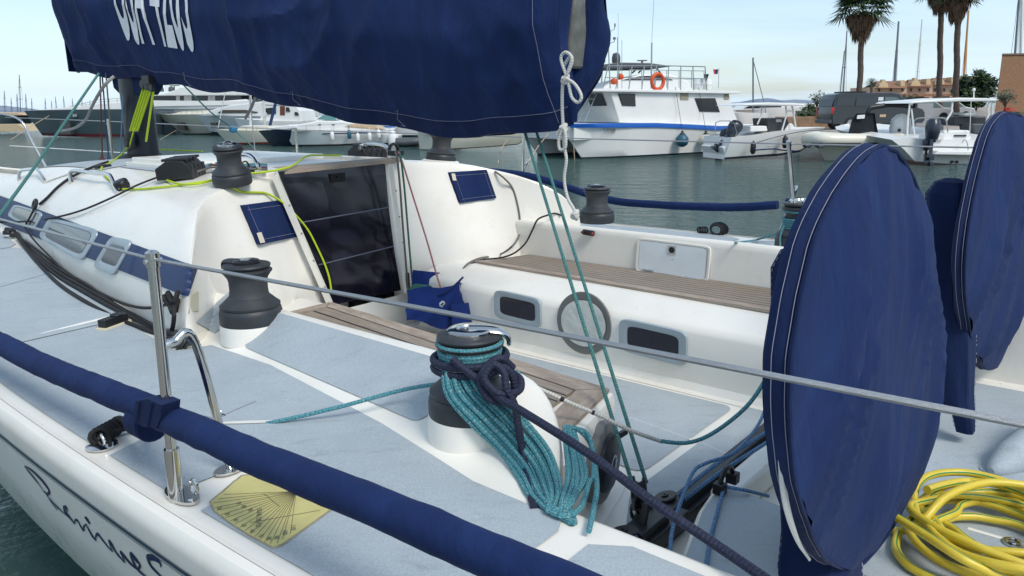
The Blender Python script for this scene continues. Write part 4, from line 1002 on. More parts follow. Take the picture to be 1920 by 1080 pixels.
# strap pocket of the padding at the stanchion
mb = MB(); c0 = W(hit(276, 790, 'y', yP+.0)); X = (W(hit(300, 800, 'y', yP))-W(hit(250, 775, 'y', yP))).normalized(); Z = Vector((0, 0, 1)); Yv = X.cross(Z)
mb.tube([c0-X*.036, c0-X*.034, c0+X*.030, c0+X*.036], lambda t: .041+.006*sin(pi*t), 20)
pk = [(254, 752), (276, 748), (303, 760), (301, 782), (292, 803), (268, 800), (250, 790)]
mb.prism([W(hit(x, y, 'y', yP+.052)) for x, y in pk], -BY*.045)
mb.tube([W(hit(x, y, 'y', yP+.055)) for x, y in ((262, 752), (258, 775), (256, 792))], .0025, 5); mb.tube([W(hit(x, y, 'y', yP+.055)) for x, y in ((285, 756), (280, 780), (276, 800))], .0025, 5)
tag(mb.build('strap', NAVYD), 'navy hook-and-loop strap closing the padded cover at the near stanchion', 'strap')
pad([fb2+Vector((0, 0, .33))+Vector((1.0, -.02, .0)), fb2+Vector((0, 0, .325)), hit(1130, 372, 'y', -4.74), hit(1220, 383, 'y', -4.74), hit(1330, 388, 'y', -4.74), hit(1400, 388, 'y', -4.74), hit(1458, 384, 'y', -4.74)], .027, 'long navy padded lifeline cover on the far side, in front of the open water', wr=.02)
pad([hit(1474, 380, 'y', -4.74), hit(1540, 386, 'y', -4.74), hit(1650, 400, 'y', -4.74), hit(1900, 440, 'y', -4.7)], .027, 'navy padded lifeline cover on the far side, mostly behind the nearer wheel cover', wr=.02)
# ================================================================= small parts that lie on the yacht
# compass-rose sticker on the side deck
stq = [(396, 945), (455, 897), (500, 892), (622, 958), (530, 1024), (512, 1030), (470, 1008), (430, 982), (404, 962)]
mb = MB(); c_ = hs(510, 965, .006); ring = [W(hs(x, y, .0065)) for x, y in stq]; n = len(ring); ci = mb.vert(W(c_)); ids = [mb.vert(p) for p in ring]
for i in range(n): mb.face((ci, ids[i], ids[(i+1) % n]))
YEL = mat('aged_yellow_sticker', (.56, .50, .20), .45, var=.10, vs=14)
stk = P('bearing_sticker', mb, YEL, smooth=False)
mb = MB(); rr_ = [W(hs(x, y, .0055)) for x, y in [(stq[i][0]+(stq[i][0]-510)*.035, stq[i][1]+(stq[i][1]-962)*.05) for i in range(n)]]
ci = mb.vert(W(hs(510, 965, .0055))); ids = [mb.vert(p) for p in rr_]
for i in range(n): mb.face((ci, ids[i], ids[(i+1) % n]))
P('sticker_edge', mb, mat('aged_glue', (.34, .30, .20), .8, var=.3, vs=60), stk, smooth=False)
INK = mat('printed_ink', (.10, .095, .07), .6)
mb = MB(); org = (556, 926)
edge = [(403, 957), (408, 962), (415, 970), (424, 976), (432, 982), (441, 988), (450, 994), (460, 1000), (470, 1006), (479, 1011), (488, 1017), (497, 1021), (507, 1025), (520, 1024), (530, 1016), (545, 1006), (400, 948), (410, 940), (420, 932)]
def inkline(a, b, r=.0006): mb.tube([W(hs(lerp(a[0], b[0], k/6), lerp(a[1], b[1], k/6), .0072)) for k in range(7)], r, 3, caps=False)
for e_ in edge: inkline(org, e_)
inkline((587, 942), (618, 960)); inkline((596, 946), (612, 955)); inkline((440, 905), (415, 930), .0006); inkline((470, 985), (600, 962), .0006); inkline((495, 930), (525, 955), .0006)
P('bearing_lines', mb, INK, stk, smooth=False)
for i, (tx, px, py) in enumerate((('20', 412, 958), ('30', 427, 969), ('40', 443, 980), ('50', 458, 990), ('60', 474, 1001), ('70', 490, 1010), ('80', 505, 1015), ('90', 519, 1013), ('100', 535, 1004), ('110', 551, 995), ('70', 448, 948), ('80', 458, 955), ('90', 470, 961), ('LIGNE DE FOI', 486, 975))):
    c = hs(px, py, .0075); s_ = .010 if len(tx) < 4 else .011; dx = Vector((-.8, .55, 0)).normalized(); dy = Vector((-dx.y, dx.x, 0))*1; wlen = s_*len(tx)*.65
    text_on('bearing_number', tx, lambda u, v: W(c+dx*(u-.5)*wlen+dy*(v-.5)*s_), INK, stk)
# vent disc on the aft end of the near bench
a0, a1 = Vector((1.36, -2.165, 0)), Vector((1.22, -1.64, 0)); dd = (a1-a0).normalized(); nn = Vector((dd.y, -dd.x, 0)); nn = nn if nn.x < 0 else -nn
cD = hit(1140, 868, 'x', 1.25); cD = a0+dd*((cD-a0).dot(dd))+Vector((0, 0, cD.z)) + nn*.045
t = MB(); t.lathe(W(cD), [(.135, -.03), (.135, .002), (.13, .006), (.10, .008), (0, .008)], 40, W(nn), ref=BY.cross(W(nn))); vent = P('speaker_plate', t, mat('plate_grey', (.17, .17, .165), .6))
t = MB(); t.lathe(W(cD+nn*.008), [(.098, 0), (.096, .012), (.085, .018), (.03, .022), (0, .022)], 40, W(nn)); dsc = P('compass_cover', t, mat('ribbed_black', (.006, .008, .016), .45, var=.3, bump=1, bs=25, bd=.004), vent)
t = MB(); t.lathe(W(cD+nn*.031), [(.03, 0), (.03, .001), (0, .001)], 20, W(nn)); P('badge', t, mat('badge_white', (.5, .53, .58), .5), dsc)
t = MB(); t.lathe(W(cD+nn*.033), [(.022, 0), (.022, .001), (0, .001)], 20, W(nn)); t.tube([W(cD+nn*.036+Vector((0, -.004, .016))), W(cD+nn*.036+Vector((0, .002, -.014)))], .003, 5, m=1); P('badge_emblem', t, [NVP, SAILW], dsc)
t = MB(); t.box(W(cD+nn*.03+Vector((0, -.05, .09))), (.012, .05, .02), BX, BY, (Vector((0, 0, 1))-BY*.4).normalized()); P('cover_tab', t, BLK, dsc)
# floor and deck seams, drain
t = MB()
for pts in ([(1180, 782), (1320, 832), (1440, 885)], ):
    t.tube([W(hit(x, y, 'z', ZF+.003)) for x, y in pts], .011, 4, flat=.1)
P('floor_seam', t, GEL, smooth=False)
for q in ([(0, 540), (85, 516)], [(410, 790), (365, 778)], [(415, 783), (480, 755)], [(470, 832), (300, 818)]):
    t = MB(); t.tube([W(hs(lerp(q[0][0], q[1][0], k/8), lerp(q[0][1], q[1][1], k/8), .006)) for k in range(9)], .0011, 4); P('deck_seam', t, SEAM)
# ================================================================= ropes and lines (each lies on or hangs from the yacht)
def rope(name, pts, r, m, label, cat='rope', group=None, seg=7, extra=(), n=8):
    mb = MB()
    for q in (pts,)+tuple(extra): mb.tube([W(p) for p in spline(q, seg)], r, n)
    return tag(mb.build(name, m), label, cat, group)
def X_(L_, ax, v): return [hit(x, y, ax, v) for x, y in L_]
def on(L_, off, f=None): return [hs(x, y, off, f) for x, y in L_]
TA = hit(1185, 905, 'x', 1.08); TB = hit(1212, 905, 'x', 1.08)
A0_ = hit(978, 228, 'y', YC+.02); B0_ = hit(1000, 228, 'y', YC-.02)
ms = thing('mainsheet', 'pair of taut green rope falls from the sail cover down to the cockpit traveller', 'mainsheet', W(TA))
mb = MB(); mb.tube([W(p) for p in [A0_, TA]] if False else [W(A0_.lerp(TA, k/40)) for k in range(41)], .0068, 8); mb.build('rope_fall', TEALD, ms)
mb = MB(); mb.tube([W(B0_.lerp(TB, k/40)) for k in range(41)], .0068, 8); mb.build('rope_fall', TEALD, ms)
def block(c, r, ax, parent, wd_=.022, name='block'):
    mb = MB(); ax = W(Vector(ax)).normalized()
    for e in (-1, 1): mb.lathe(W(c)+ax*(e*wd_-.003), [(0, -.002), (r*.35, -.002), (r*.4, .002), (r*.95, .002), (r, 0), (r, .004), (r*.93, .007), (0, .007)], 24, ax)
    mb.lathe(W(c), [(r*.8, -wd_), (r*.62, 0), (r*.8, wd_)], 24, ax); mb.lathe(W(c)+ax*(wd_+.005), [(r*.3, 0), (r*.3, .003), (r*.12, .003), (r*.12, -.002), (0, -.002)], 14, ax)
    return mb.build(name, BLK, parent) if parent else mb
mid = TA.lerp(TB, .5)
block(mid+Vector((0, 0, -.035)), .052, (.8, .6, 0), ms, .016); block(mid+Vector((-.01, -.02, -.09)), .036, (.8, .6, .2), ms, .014)
mb = MB(); mb.tube([W(mid+Vector((0, 0, -.10))), W(mid+Vector((-.01, 0, -.17)))], .012, 8)
for k in range(3): mb.tube([W(mid+Vector((.012*sin(k*2), .012*cos(k*2), -.10))+Vector((.02*cos(a), 0, .025*sin(a)))) for a in [2*pi*j/10 for j in range(10)]], .004, 5, closed=True)
mb.build('shackle', mat('dark_shackle', (.08, .08, .07), .3, .8), ms)
# traveller car with its two upright blocks
tcar = thing('traveller_car', 'black traveller car with two upright blocks in the cockpit, below the mainsheet', 'traveller', W(hit(1210, 990, 'x', 1.0)))
cc = hit(1205, 1000, 'x', 1.02)
mb = MB(); mb.box(W(cc+Vector((0, -.05, -.02))), (.10, .30, .05), BX, BY); mb.box(W(cc+Vector((0.0, -.02, .015))), (.07, .16, .04), BX, BY); mb.tube([W(cc+Vector((.0, .02, .0))), W(cc+Vector((.0, -.02, .09)))], .014, 8); mb.build('car', BLK, tcar, bev=.01)
block(cc+Vector((0, .10, .03)), .042, (.25, 0, 1), tcar, .02); block(hit(1250, 940, 'x', 1.06), .038, (.3, .1, 1), tcar, .016)
# blue traveller lines
g_ = 'blue control lines of the traveller'
rope('control_line', [cc+Vector((0, .1, .0)), hit(1140, 1015, 'z', .86), hit(1100, 1040, 'z', .86)], .0062, BLUR, 'short blue rope leading from the traveller car into the near side of the cockpit', group=g_)
rope('control_line', [hit(1188, 1012, 'x', 1.0), hit(1250, 950, 'x', 1.06), hit(1330, 880, 'z', .92), hit(1440, 808, 'z', .95), hit(1530, 745, 'z', .98)], .0066, BLUR, 'blue rope running from the traveller blocks up to the right behind the wheel cover', group=g_, extra=([hit(1262, 955, 'x', 1.05), hit(1340, 893, 'z', .92), hit(1450, 822, 'z', .94), hit(1530, 770, 'z', .96)],))
rope('control_line', [hit(1258, 1100, 'z', .93), hit(1258, 1010, 'z', .94), hit(1275, 945, 'z', .95), hit(1300, 885, 'z', .97), hit(1325, 868, 'z', .98), hit(1380, 845, 'z', .98), hit(1430, 780, 'z', 1.0), hit(1450, 690, 'z', 1.06)], .0055, BLUR, 'thin blue rope looping from the helm step past the nearer wheel cover', group=g_)
rope('control_line', [hit(1358, 912, 'z', .925), hit(1345, 960, 'z', .915), hit(1332, 1010, 'z', .915), hit(1318, 1100, 'z', .915)], .0055, BLUR, 'blue rope lying down the helm step from its black fairlead', group=g_, extra=([hit(1358, 912, 'z', .925), hit(1400, 920, 'z', .92), hit(1440, 930, 'z', .85)],))
mb = MB(); c = hit(1362, 905, 'z', .925); arch = [c+Vector((.0, .045*cos(pi*k/10), .0+.05*sin(pi*k/10))) for k in range(11)]; mb.tube([W(p) for p in arch], .008, 8); 
for e in (-1, 1): mb.box(W(c+Vector((0, .045*e, -.0))), (.035, .032, .035), BX, BY)
P('fairlead', mb, BLK, bev=.004)
mb = MB(); mb.box(W(hit(1440, 835, 'z', .86)), (.01, .01, .01), BX, BY)
# teal sheet with its bare white core, from the rope-wrapped winch across the cockpit
wc2 = w2+Vector((0, 0, .0))
pW = [hit(945, 688, 'd', 2.42), hit(975, 702, 'd', 2.42), hit(1010, 728, 'd', 2.40)]
pC = [hit(1010, 728, 'd', 2.40), hit(1070, 756, 'd', 2.38), hit(1120, 777, 'd', 2.37), hit(1180, 806, 'd', 2.38), hit(1238, 827, 'd', 2.42)]
pT = [hit(1238, 827, 'd', 2.42), hit(1290, 830, 'd', 2.4), hit(1340, 810, 'd', 2.4), hit(1400, 762, 'd', 2.45), hit(1436, 710, 'd', 2.5), hit(1452, 672, 'd', 2.6)]
sh = thing('sheet_rope', 'teal rope with a bare white middle length, crossing the cockpit from the rope-wrapped winch', 'rope', W(pC[2]))
for q, m_, nm_ in ((pW, TEAL, 'cover'), (pC, WHTR, 'core'), (pT, TEAL, 'cover')):
    mb = MB(); mb.tube([W(p) for p in spline(q, 8)], .0068, 8); mb.build(nm_, m_, sh)
mb = MB()
for k in (.18, .45): 
    p_ = spline(pC, 10); i = int(k*40); mb.tube([W(p_[i]), W(p_[i+1])], .0078, 8)
mb.build('whipping', BLK, sh)
# teal rope from the winch to the deck slot
rope('sheet_rope', [w2+Vector((.07, .02, .075)), hit(760, 730, 'z', 1.24), hit(640, 762, 'z', 1.19), hit(530, 788, 'z', 1.155), hit(482, 797, 'z', 1.135)], .0062, TEAL, 'teal rope stretched over the side deck from a slot to the winch', group='teal ropes at the near winch')
# ---- hank of teal rope hung on the winch
cw = W(w2); S2 = 1.12*HSC
def ringp(r, h, a0=0, a1=2*pi, n=24, dz=0): return [cw+Vector((r*cos(a0+(a1-a0)*k/n), r*sin(a0+(a1-a0)*k/n), h+dz*k/n)) for k in range(n+1)]
mb = MB()
for i in range(5): mb.tube(ringp(.082, (.125+.021*i)*S2*1.05, i, i+2*pi, 24, .012), .0068, 8)
for i in range(2): mb.tube(ringp(.083+.004*(i % 2), (.205+.026*i)*S2+.002, 2+i, 2+i+2*pi, 24, .006), .0068, 8)
tag(mb.build('winch_turns', TEAL), 'turns of teal rope wound tightly round the drum of the near winch', 'rope', 'teal ropes at the near winch')
rnd = random.Random(5)
mb = MB()
D0 = (W(w2)-CAM).dot(CF)
def dsurf(x, y):
    p = hs(x, y); return (W(p)-CAM).dot(CF)
def hw(x, y, d):
    return W(hit(x, y, 'd', min(d-HOFF[0]*.7, dsurf(x, y)-.012-HOFF[0]) if y > 700 else d-HOFF[0]*.7))
HOFF = [0.0]
for i in range(11):
    t = i/10; HOFF[0] = (0, .013, .004, .017)[i % 4]+.003*rnd.random(); j_ = lambda: 3*(rnd.random()-.5)
    pts = [hw(846+46*t, 652+8*rnd.random(), D0-.04), hw(832+66*t+j_(), 692, D0-.10), hw(838+76*t+j_(), 742-22*t, D0-.125), hw(886+70*t+j_(), 798-42*t, D0-.14), hw(936+58*t+j_(), 846-46*t, D0-.15), hw(972+60*t+j_(), 893-42*t, D0-.16), hw(998+52*t+j_(), 935-16*t, D0-.165)]
    lx_ = 1012+62*rnd.random()+8*t; low = (lx_, 945+.5*(lx_-1015)+8*rnd.random())
    pts += [hw(low[0], low[1], D0-.19+.03*rnd.random())]
    up_ = rnd.random()
    pts += [hw(1050+40*up_, 940-25*up_+14*rnd.random(), D0-.15), hw(1064+40*up_, 885+10*rnd.random(), D0-.12+.02*rnd.random()), hw(1060+28*up_, 830+8*rnd.random(), D0-.08), hw(1058+20*up_, 800, D0-.03)]
    mb.tube(spline(pts, 7), .0063, 8)
HOFF[0] = 0.02
pts = [hw(1058, 800, D0-.03), hw(1085, 806, D0-.04), hw(1108, 835, D0-.06), hw(1113, 890, D0-.1), hw(1104, 905, D0-.1), hw(1090, 950, D0-.12), hw(1060, 968, D0-.16), hw(1030, 958, D0-.19)]
mb.tube(spline(pts, 7), .0066, 7)
pts = [hw(1070, 802, D0-.03), hw(1100, 812, D0-.05), hw(1112, 850, D0-.08), hw(1119, 910, D0-.08), hw(1112, 960, D0-.07), hw(1104, 996, D0-.06)]
mb.tube(spline(pts, 7), .0066, 7)
tag(mb.build('rope_hank', TEAL), 'thick hank of teal rope hanging from the near winch over the coaming', 'rope hank', 'teal ropes at the near winch')
HOFF[0] = 0
# ---- navy dock line: turns, knot, tail and the long run to the lower right
dl = MB(); RD = .0105
for i in range(2): dl.tube(ringp(.100, .150*S2/.9+.024*i-.012, 1+i, 1+i+2*pi, 28, .014), RD, 10)
kc = hit(932, 715, 'd', D0-.13)
def kp(L_, d0=-.14): return [hw(x, y, D0+d0+dz) for x, y, dz in L_]
dl.tube(spline(kp([(848, 672, .0), (880, 700, -.01), (905, 712, -.02), (935, 690, -.04), (958, 700, -.03), (965, 735, -.02), (948, 752, -.03), (918, 748, -.04), (900, 718, -.03), (912, 688, -.01), (938, 672, .0), (962, 690, .02)]), 7), RD, 10)
dl.tube(spline(kp([(962, 700, .03), (976, 712, .0), (975, 730, -.02), (958, 738, -.05), (930, 735, -.06), (908, 708, -.055), (926, 684, -.05), (945, 700, -.055), (950, 730, -.06), (965, 760, -.05), (972, 800, -.04), (982, 860, -.03), (992, 915, -.01), (1002, 952, .01)]), 7), RD*.95, 10)
run = [hit(905, 715, 'd', D0-.17), hit(940, 748, 'd', D0-.2), hit(985, 775, 'd', D0-.26), hit(1100, 848, 'd', D0-.40), hit(1230, 945, 'd', D0-.52), hit(1340, 1020, 'd', D0-.60), hit(1425, 1078, 'd', D0-.69), hit(1600, 1200, 'd', D0-.85)]
dl.tube([W(p) for p in spline(run, 10)], RD*1.05, 10)
tag(dl.build('dock_line', NAVR), 'thick navy dock line knotted round the near winch and running to the lower right', 'dock line')
mb = MB(); mb.tube(ringp(.092, .135*S2/.9+.02, 3.4, 5.9, 16, .012), .011, 8); tag(mb.build('eye_splice', WHTR), 'short white braided rope end tucked under the navy turns on the near winch', 'rope')
# ---- neon halyards
gN = 'neon yellow halyards'
rope('halyard', on([(246, 292), (216, 303), (200, 313), (191, 319), (197, 330), (212, 342), (228, 352)], .010)[:0]+[hit(243, 272, 'y', YC+.14), hit(225, 292, 'y', YC+.14)]+on([(203, 310), (191, 318), (196, 330), (210, 342), (228, 353)], .010), .0055, NEON, 'neon yellow rope from the foot of the mast to the turning block on the coachroof', group=gN)
rope('halyard', on([(232, 357), (262, 357), (300, 354), (342, 349), (385, 343), (402, 341)], .008)+on([(430, 352), (450, 361), (478, 362), (497, 364)], .012)+[hb_(x, y, .045) for x, y in [(520, 378), (545, 402), (568, 430), (585, 462), (600, 495), (608, 520), (612, 545)]], .0055, NEON, 'neon yellow rope over the roof and down the cockpit bulkhead, left of the dark washboards', group=gN)
rope('halyard', on([(404, 342), (370, 350), (340, 350), (318, 344), (310, 340), (316, 332), (330, 332)], .014), .0055, NEON, 'small neon yellow loop beside the rope clutches on the coachroof', group=gN)
rope('halyard', [hit(455, 326, 'z', 1.74), hit(500, 322, 'z', 1.745), hit(545, 312, 'z', 1.76), hit(575, 293, 'y', -2.7), hit(600, 291, 'y', -2.9), hit(640, 292, 'y', -3.1)], .0055, NEON, 'neon yellow rope lying across the sliding hatch to the far clutches', group=gN)
mb = MB()
for k in range(5): mb.tube([W(hit(268+5*k, 168, 'y', YC+.14)), W(hit(244+4.5*k+(k*3 if k > 3 else 0), 245+(k > 3)*20, 'y', YC+.14))], .0085, 6)
mb.tube([W(p) for p in spline([hit(252, 240, 'y', YC+.14), hit(246, 262, 'y', YC+.14), hit(243, 275, 'y', YC+.14)], 5)], .0055, 6)
tag(mb.build('purchase_rope', NEON), 'bundle of neon yellow tackle falls hanging beside the mast', 'rope', gN)
rope('halyard', [hit(268, 240, 'y', YC-.1), hit(266, 262, 'y', YC-.1), hit(285, 278, 'y', YC-.2), hit(320, 281, 'y', YC-.3), hit(380, 284, 'y', YC-.35)], .0055, NEON, 'neon yellow rope leading aft from a slim black block behind the mast', group=gN)
mb = MB(); 
for k in range(3): mb.lathe(W(hit(268+8*k, 158+3*k, 'y', YC+.15)), [(0, -.012), (.03, -.012), (.03, .012), (0, .012)], 16, BY)
mb.box(W(hit(277, 150, 'y', YC+.15)), (.10, .04, .06), BX, BY); tag(mb.build('tackle_block', BLK, bev=.003), 'black multi-sheave block at the head of the neon yellow tackle', 'block')
mb = MB(); mb.box(W(hit(240, 262, 'y', YC+.14)), (.05, .03, .09), BX, BY); mb.lathe(W(hit(240, 268, 'y', YC+.14)), [(0, -.02), (.03, -.02), (.03, .02), (0, .02)], 14, BY); tag(mb.build('tackle_block', BLK, bev=.003), 'small black block at the lower end of the neon yellow tackle', 'block')
# ---- rigging lines round the mast
gM = 'lines running down to the foot of the mast'
foot = W(hit(195, 300, 'y', YC+.05))
for (x0, x1, yb_, m_, lb) in ((187, 192, 300, MARR, 'dark maroon rope, first line forward of the mast'), (190, 204, 302, mat('blue_line', (.01, .05, .12), .7), 'dark blue rope, second line forward of the mast'), (197, 212, 300, GRYR, 'grey flecked rope against the forward face of the mast')):
    a, b = hit(x0, 120, 'y', YC+.12), hit(x1, yb_-2, 'y', YC+.12); mb = MB(); mb.tube([W(a), W(b)], .0055, 6); mb.lathe(W(b), [(.02, -.06), (.024, -.03), (.018, .0), (.008, .03)], 10); tag(mb.build('halyard', m_), lb, 'rope', gM)
rope('halyard', [hit(231, 178, 'y', YC+.12), hit(228, 240, 'y', YC+.12), hit(226, 300, 'y', YC+.12)], .005, BLUR, 'pale blue rope hanging down the near face of the mast')
rope('guy_line', [hit(185, 138, 'y', -1.95), hit(120, 232, 'y', -1.6), hit(60, 320, 'y', -1.25), hit(0, 402, 'y', -.95), hit(-60, 480, 'y', -.8)], .0065, TEALD, 'taut grey green line slanting from the sail cover to the left edge', 'line')
rope('guy_line', [hit(335, 150, 'y', -3.2), hit(395, 210, 'y', -3.9), hit(437, 242, 'y', -4.5), hit(492, 292, 'y', -4.6)], .0065, TEALD, 'taut grey green line slanting down from the sail cover across the far lifeline', 'line')
mb = MB(); c = W(hit(437, 242, 'y', -4.5)); mb.lathe(c, [(0, -.04), (.035, -.03), (.045, 0), (.035, .03), (0, .04)], 14); tag(mb.build('rope_ball', mat('blue_knot', (.02, .16, .30), .6)), 'small blue ball stopper where the slanting line meets the far lifeline', 'stopper')
rope('strap', [hit(214, 143, 'y', YC+.3), hit(196, 160, 'y', YC+.35), hit(180, 185, 'y', YC+.3), hit(170, 205, 'y', YC+.2), hit(160, 225, 'y', YC+.1), hit(140, 240, 'y', YC), hit(112, 246, 'y', YC)], .011, mat('grey_webbing', (.28, .27, .27), .8), 'limp grey webbing strap hanging forward of the mast', 'strap')
rope('guy_line', [hit(483, 168, 'y', -3.6), hit(472, 200, 'y', -3.6), hit(460, 222, 'y', -3.6)], .012, mat('grey_webbing2', (.20, .20, .21), .8), 'short grey strap hanging below the middle of the sail cover', 'strap')
# ---- black lines on the near side of the coachroof
gB = 'black control lines along the near coachroof side'
rope('control_line', on([(203, 306), (175, 316), (140, 332), (112, 352), (92, 372), (78, 384)], .010), .0085, BLKR, 'thick black line curving over the coachroof down to a ring', group=gB)
rope('control_line', [hit(-60, 417, 'y', -1.4)]+[hs(x, y, .02) for x, y in [(60, 416), (110, 410), (160, 398), (215, 376), (262, 353), (306, 336)]], .0055, BLKR, 'thin black line rising from the left edge to the rope clutches', group=gB)
mb = MB(); c = hs(75, 387, .03); nn_ = W(nS(c)); u_ = nn_.orthogonal().normalized(); v_ = nn_.cross(u_); mb.tube([W(c)+u_*(.028*cos(a))+v_*(.028*sin(a)) for a in [2*pi*k/16 for k in range(16)]], .011, 8, closed=True); tag(mb.build('low_friction_ring', BLK), 'black ring at the lower end of the thick curved line', 'ring')
rope('control_line', on([(70, 395), (62, 410), (54, 425), (60, 436), (75, 455), (100, 480), (128, 508), (165, 530), (210, 560)], .02), .0055, BLKR, 'thin black line from the ring running aft below the side windows', group=gB)
for i, (dy_, r_, lb) in enumerate(((0, .0085, 'black line of the bundle on the side deck, the uppermost one'), (5, .0085, 'black line of the bundle on the side deck, second from the top'), (11, .0085, 'black line of the bundle on the side deck, third from the top'), (19, .009, 'black line of the bundle on the side deck, the lowest and sagging one'))):
    sag = (0, 3, 6, 14)[i]
    rope('control_line', on([(35, 436+dy_*.4), (55, 462+dy_*.8), (70, 480+dy_*.8), (110, 508+dy_+sag*.6), (160, 536+dy_+sag), (215, 568+dy_+sag*.8), (270, 598+dy_+sag*.3), (312, 620+dy_*.6), (336, 634+dy_*.3)], .012), r_, BLKR, lb, group=gB)
rope('control_line', on([(48, 450), (105, 492), (160, 530), (205, 555), (240, 570), (275, 577), (305, 574), (326, 568)], .014), .0065, BLKR, 'black line leading to the dangling black knot beside the blue stripe end', group=gB)
for (px, py, lb, nb_) in ((343, 636, 'black block with lashings at the aft end of the black line bundle', 5), (28, 437, 'pair of black blocks at the forward end of the black line bundle', 5)):
    mb = MB(); c = hs(px, py, .035)
    for k in range(2): mb.lathe(W(c+Vector((.03*k, -.02*k, .01*k))), [(0, -.014), (.034, -.014), (.038, 0), (.034, .014), (0, .014)], 18, Vector((.3*k, .2, 1)).normalized())
    for k in range(nb_):
        q = c+Vector((-.05+.02*rnd.random(), -.03*k*.4, -.01*rnd.random())); mb.tube([W(q+Vector((.022*cos(a), .01*sin(2*a), .02*sin(a)))) for a in [2*pi*j/10 for j in range(10)]], .0075, 6, closed=True)
    mb.tube([W(p) for p in spline([c, c+Vector((-.06, -.02, 0)), c+Vector((-.11, -.05, -.02))], 5)], .008, 6)
    tag(mb.build('deck_block', BLK), lb, 'block')
mb = MB(); c = hs(336, 572, .03)
for k in range(6):
    cc_ = c+Vector((.018*(rnd.random()-.5), .018*(rnd.random()-.5), .035-.018*k*.6)); mb.tube([W(cc_+Vector((.022*cos(a), .018*sin(a+k), .018*sin(2*a+k)))) for a in [2*pi*j/12 for j in range(12)]], .0085, 7, closed=True)
mb.tube([W(p) for p in spline([c+Vector((0, 0, -.02)), hs(341, 590, .03), hs(334, 612, .02), hs(331, 620, .02)], 5)], .009, 7)
tag(mb.build('rope_knot', BLKR), 'black monkey-fist knot hanging at the end of the blue stripe', 'knot')
mb = MB(); p_ = [hs(x, y, .006) for x, y in ((358, 555), (370, 548), (370, 582), (352, 587))]; mb.prism([W(q) for q in p_], Vector((0, 0, .004))); P('chafe_patch', mb, mat('chafe_cream', (.60, .58, .44), .6))
# black lashing at the padeye
mb = MB()
mb.tube([W(p) for p in spline([hs(190, 835, .02), hs(205, 826, .035), hs(228, 815, .05), hit(262, 806, 'y', -.83), hit(296, 790, 'y', -.81)], 6)], .010, 8)
mb.tube([W(p) for p in spline([hs(205, 828, .03), hs(240, 822, .03), hs(275, 822, .04), hit(300, 806, 'y', -.82)], 6)], .007, 8)
for k in range(5):
    c = hs(188+7*k, 836-4*k, .03); mb.tube([W(c+Vector((.004*cos(a), .022*cos(a), .022*sin(a)))) for a in [2*pi*j/10 for j in range(10)]], .007, 6, closed=True)
mb.tube([W(hs(203, 828, .03)), W(hs(208, 842, .012))], .006, 6)
tag(mb.build('lashing', BLKR), 'black elastic lashing tied to the steel padeye beside the toe rail', 'lashing')
# ---- control lines at the clutches of the coachroof
gC_ = 'control lines at the near rope clutches'
for (ys, m_, lb) in ((0, GRYR, 'dark grey'), (1, MARR, 'maroon'), (2, BLUR, 'blue'), (3, TEALD, 'green teal')):
    q = on([(344+10*ys, 337-5*ys), (372+8*ys, 332-4.5*ys), (398, 324-5*ys)], .03); q += [hit(440, 316-2.5*ys, 'z', 1.76), hit(478, 317-3*ys, 'z', 1.76), hit(500, 318-3*ys, 'z', 1.75)]
    rope('control_line', q, .0062, m_, lb+' rope behind the roof winch, coming out of the near rope clutches', group=gC_)
mb = MB(); c = hit(460, 312, 'z', 1.77); mb.tube([W(c+Vector((.0, .02*cos(a), .026*sin(a)))) for a in [2*pi*k/12 for k in range(12)]], .005, 6, closed=True); mb.box(W(c+Vector((0, 0, -.02))), (.06, .07, .03), BX, BY); P('cam_cleat', mb, BLK, bev=.004)
# ---- lines hanging beside the companionway and the blue tail bag
gH = 'rope tails hanging right of the washboards'
top3 = hit(745, 284, 'x', 3.50)
def hang(L_, x0=3.42): return [hit(x, y, 'x', x0) for x, y in L_]
rope('rope_tail', [hit(741, 284, 'x', 3.56)]+hang([(745, 300), (750, 350), (755, 420), (760, 480), (765, 540), (768, 580)], 3.38), .0062, GRYR, 'black and grey flecked rope tail hanging closest to the washboards', group=gH)
rope('rope_tail', [hit(748, 284, 'x', 3.56)]+hang([(752, 300), (758, 350), (764, 420), (769, 480), (774, 530), (784, 565), (806, 575)], 3.34), .0058, GRNR, 'green rope tail hanging between the grey and the red ones', group=gH)
rope('rope_tail', [hit(745, 284, 'x', 3.56)]+[hit(753, 300, 'x', 3.38), hit(775, 370, 'x', 3.30), hit(800, 450, 'x', 3.22), hit(820, 520, 'x', 3.14), hit(833, 560, 'x', 3.08)], .0052, REDR, 'pink and red rope slanting down into the blue bag', group=gH)
mb = MB(); mb.tube([W(hit(738+10*cos(a)*.8, 282-12*abs(sin(a)), 'x', 3.57)) for a in [pi*k/10 for k in range(11)]], .010, 8); mb.box(W(hit(742, 287, 'x', 3.57)), (.07, .07, .03), BX, BY); P('halyard_exit', mb, BLK)
bg_ = thing('rope_bag', 'open royal blue canvas bag hanging in the far forward corner of the cockpit', 'rope bag', W(hit(820, 610, 'x', 3.0)))
def gb(px, py, x): return hit(px, py, 'x', x)
mb = MB(); n = 12
def quadm(mbb, A, B, C_, D, nu=10, nv=8, bulge=None):
    mbb.grid([[W((A.lerp(B, i/nu)).lerp(D.lerp(C_, i/nu), j/nv)+((bulge(i/nu, j/nv)) if bulge else Vector())) for j in range(nv+1)] for i in range(nu+1)])
quadm(mb, gb(774, 506, 3.30), gb(872, 516, 3.18), gb(868, 600, 3.10), gb(766, 600, 3.22)); mb.build('back_panel', ROYAL, bg_)
wr_ = lambda u, v: Vector((-.05*sin(pi*u)*sin(pi*v)-.018*abs(sin(9*u+5*v)), 0, .012*sin(7*u)))
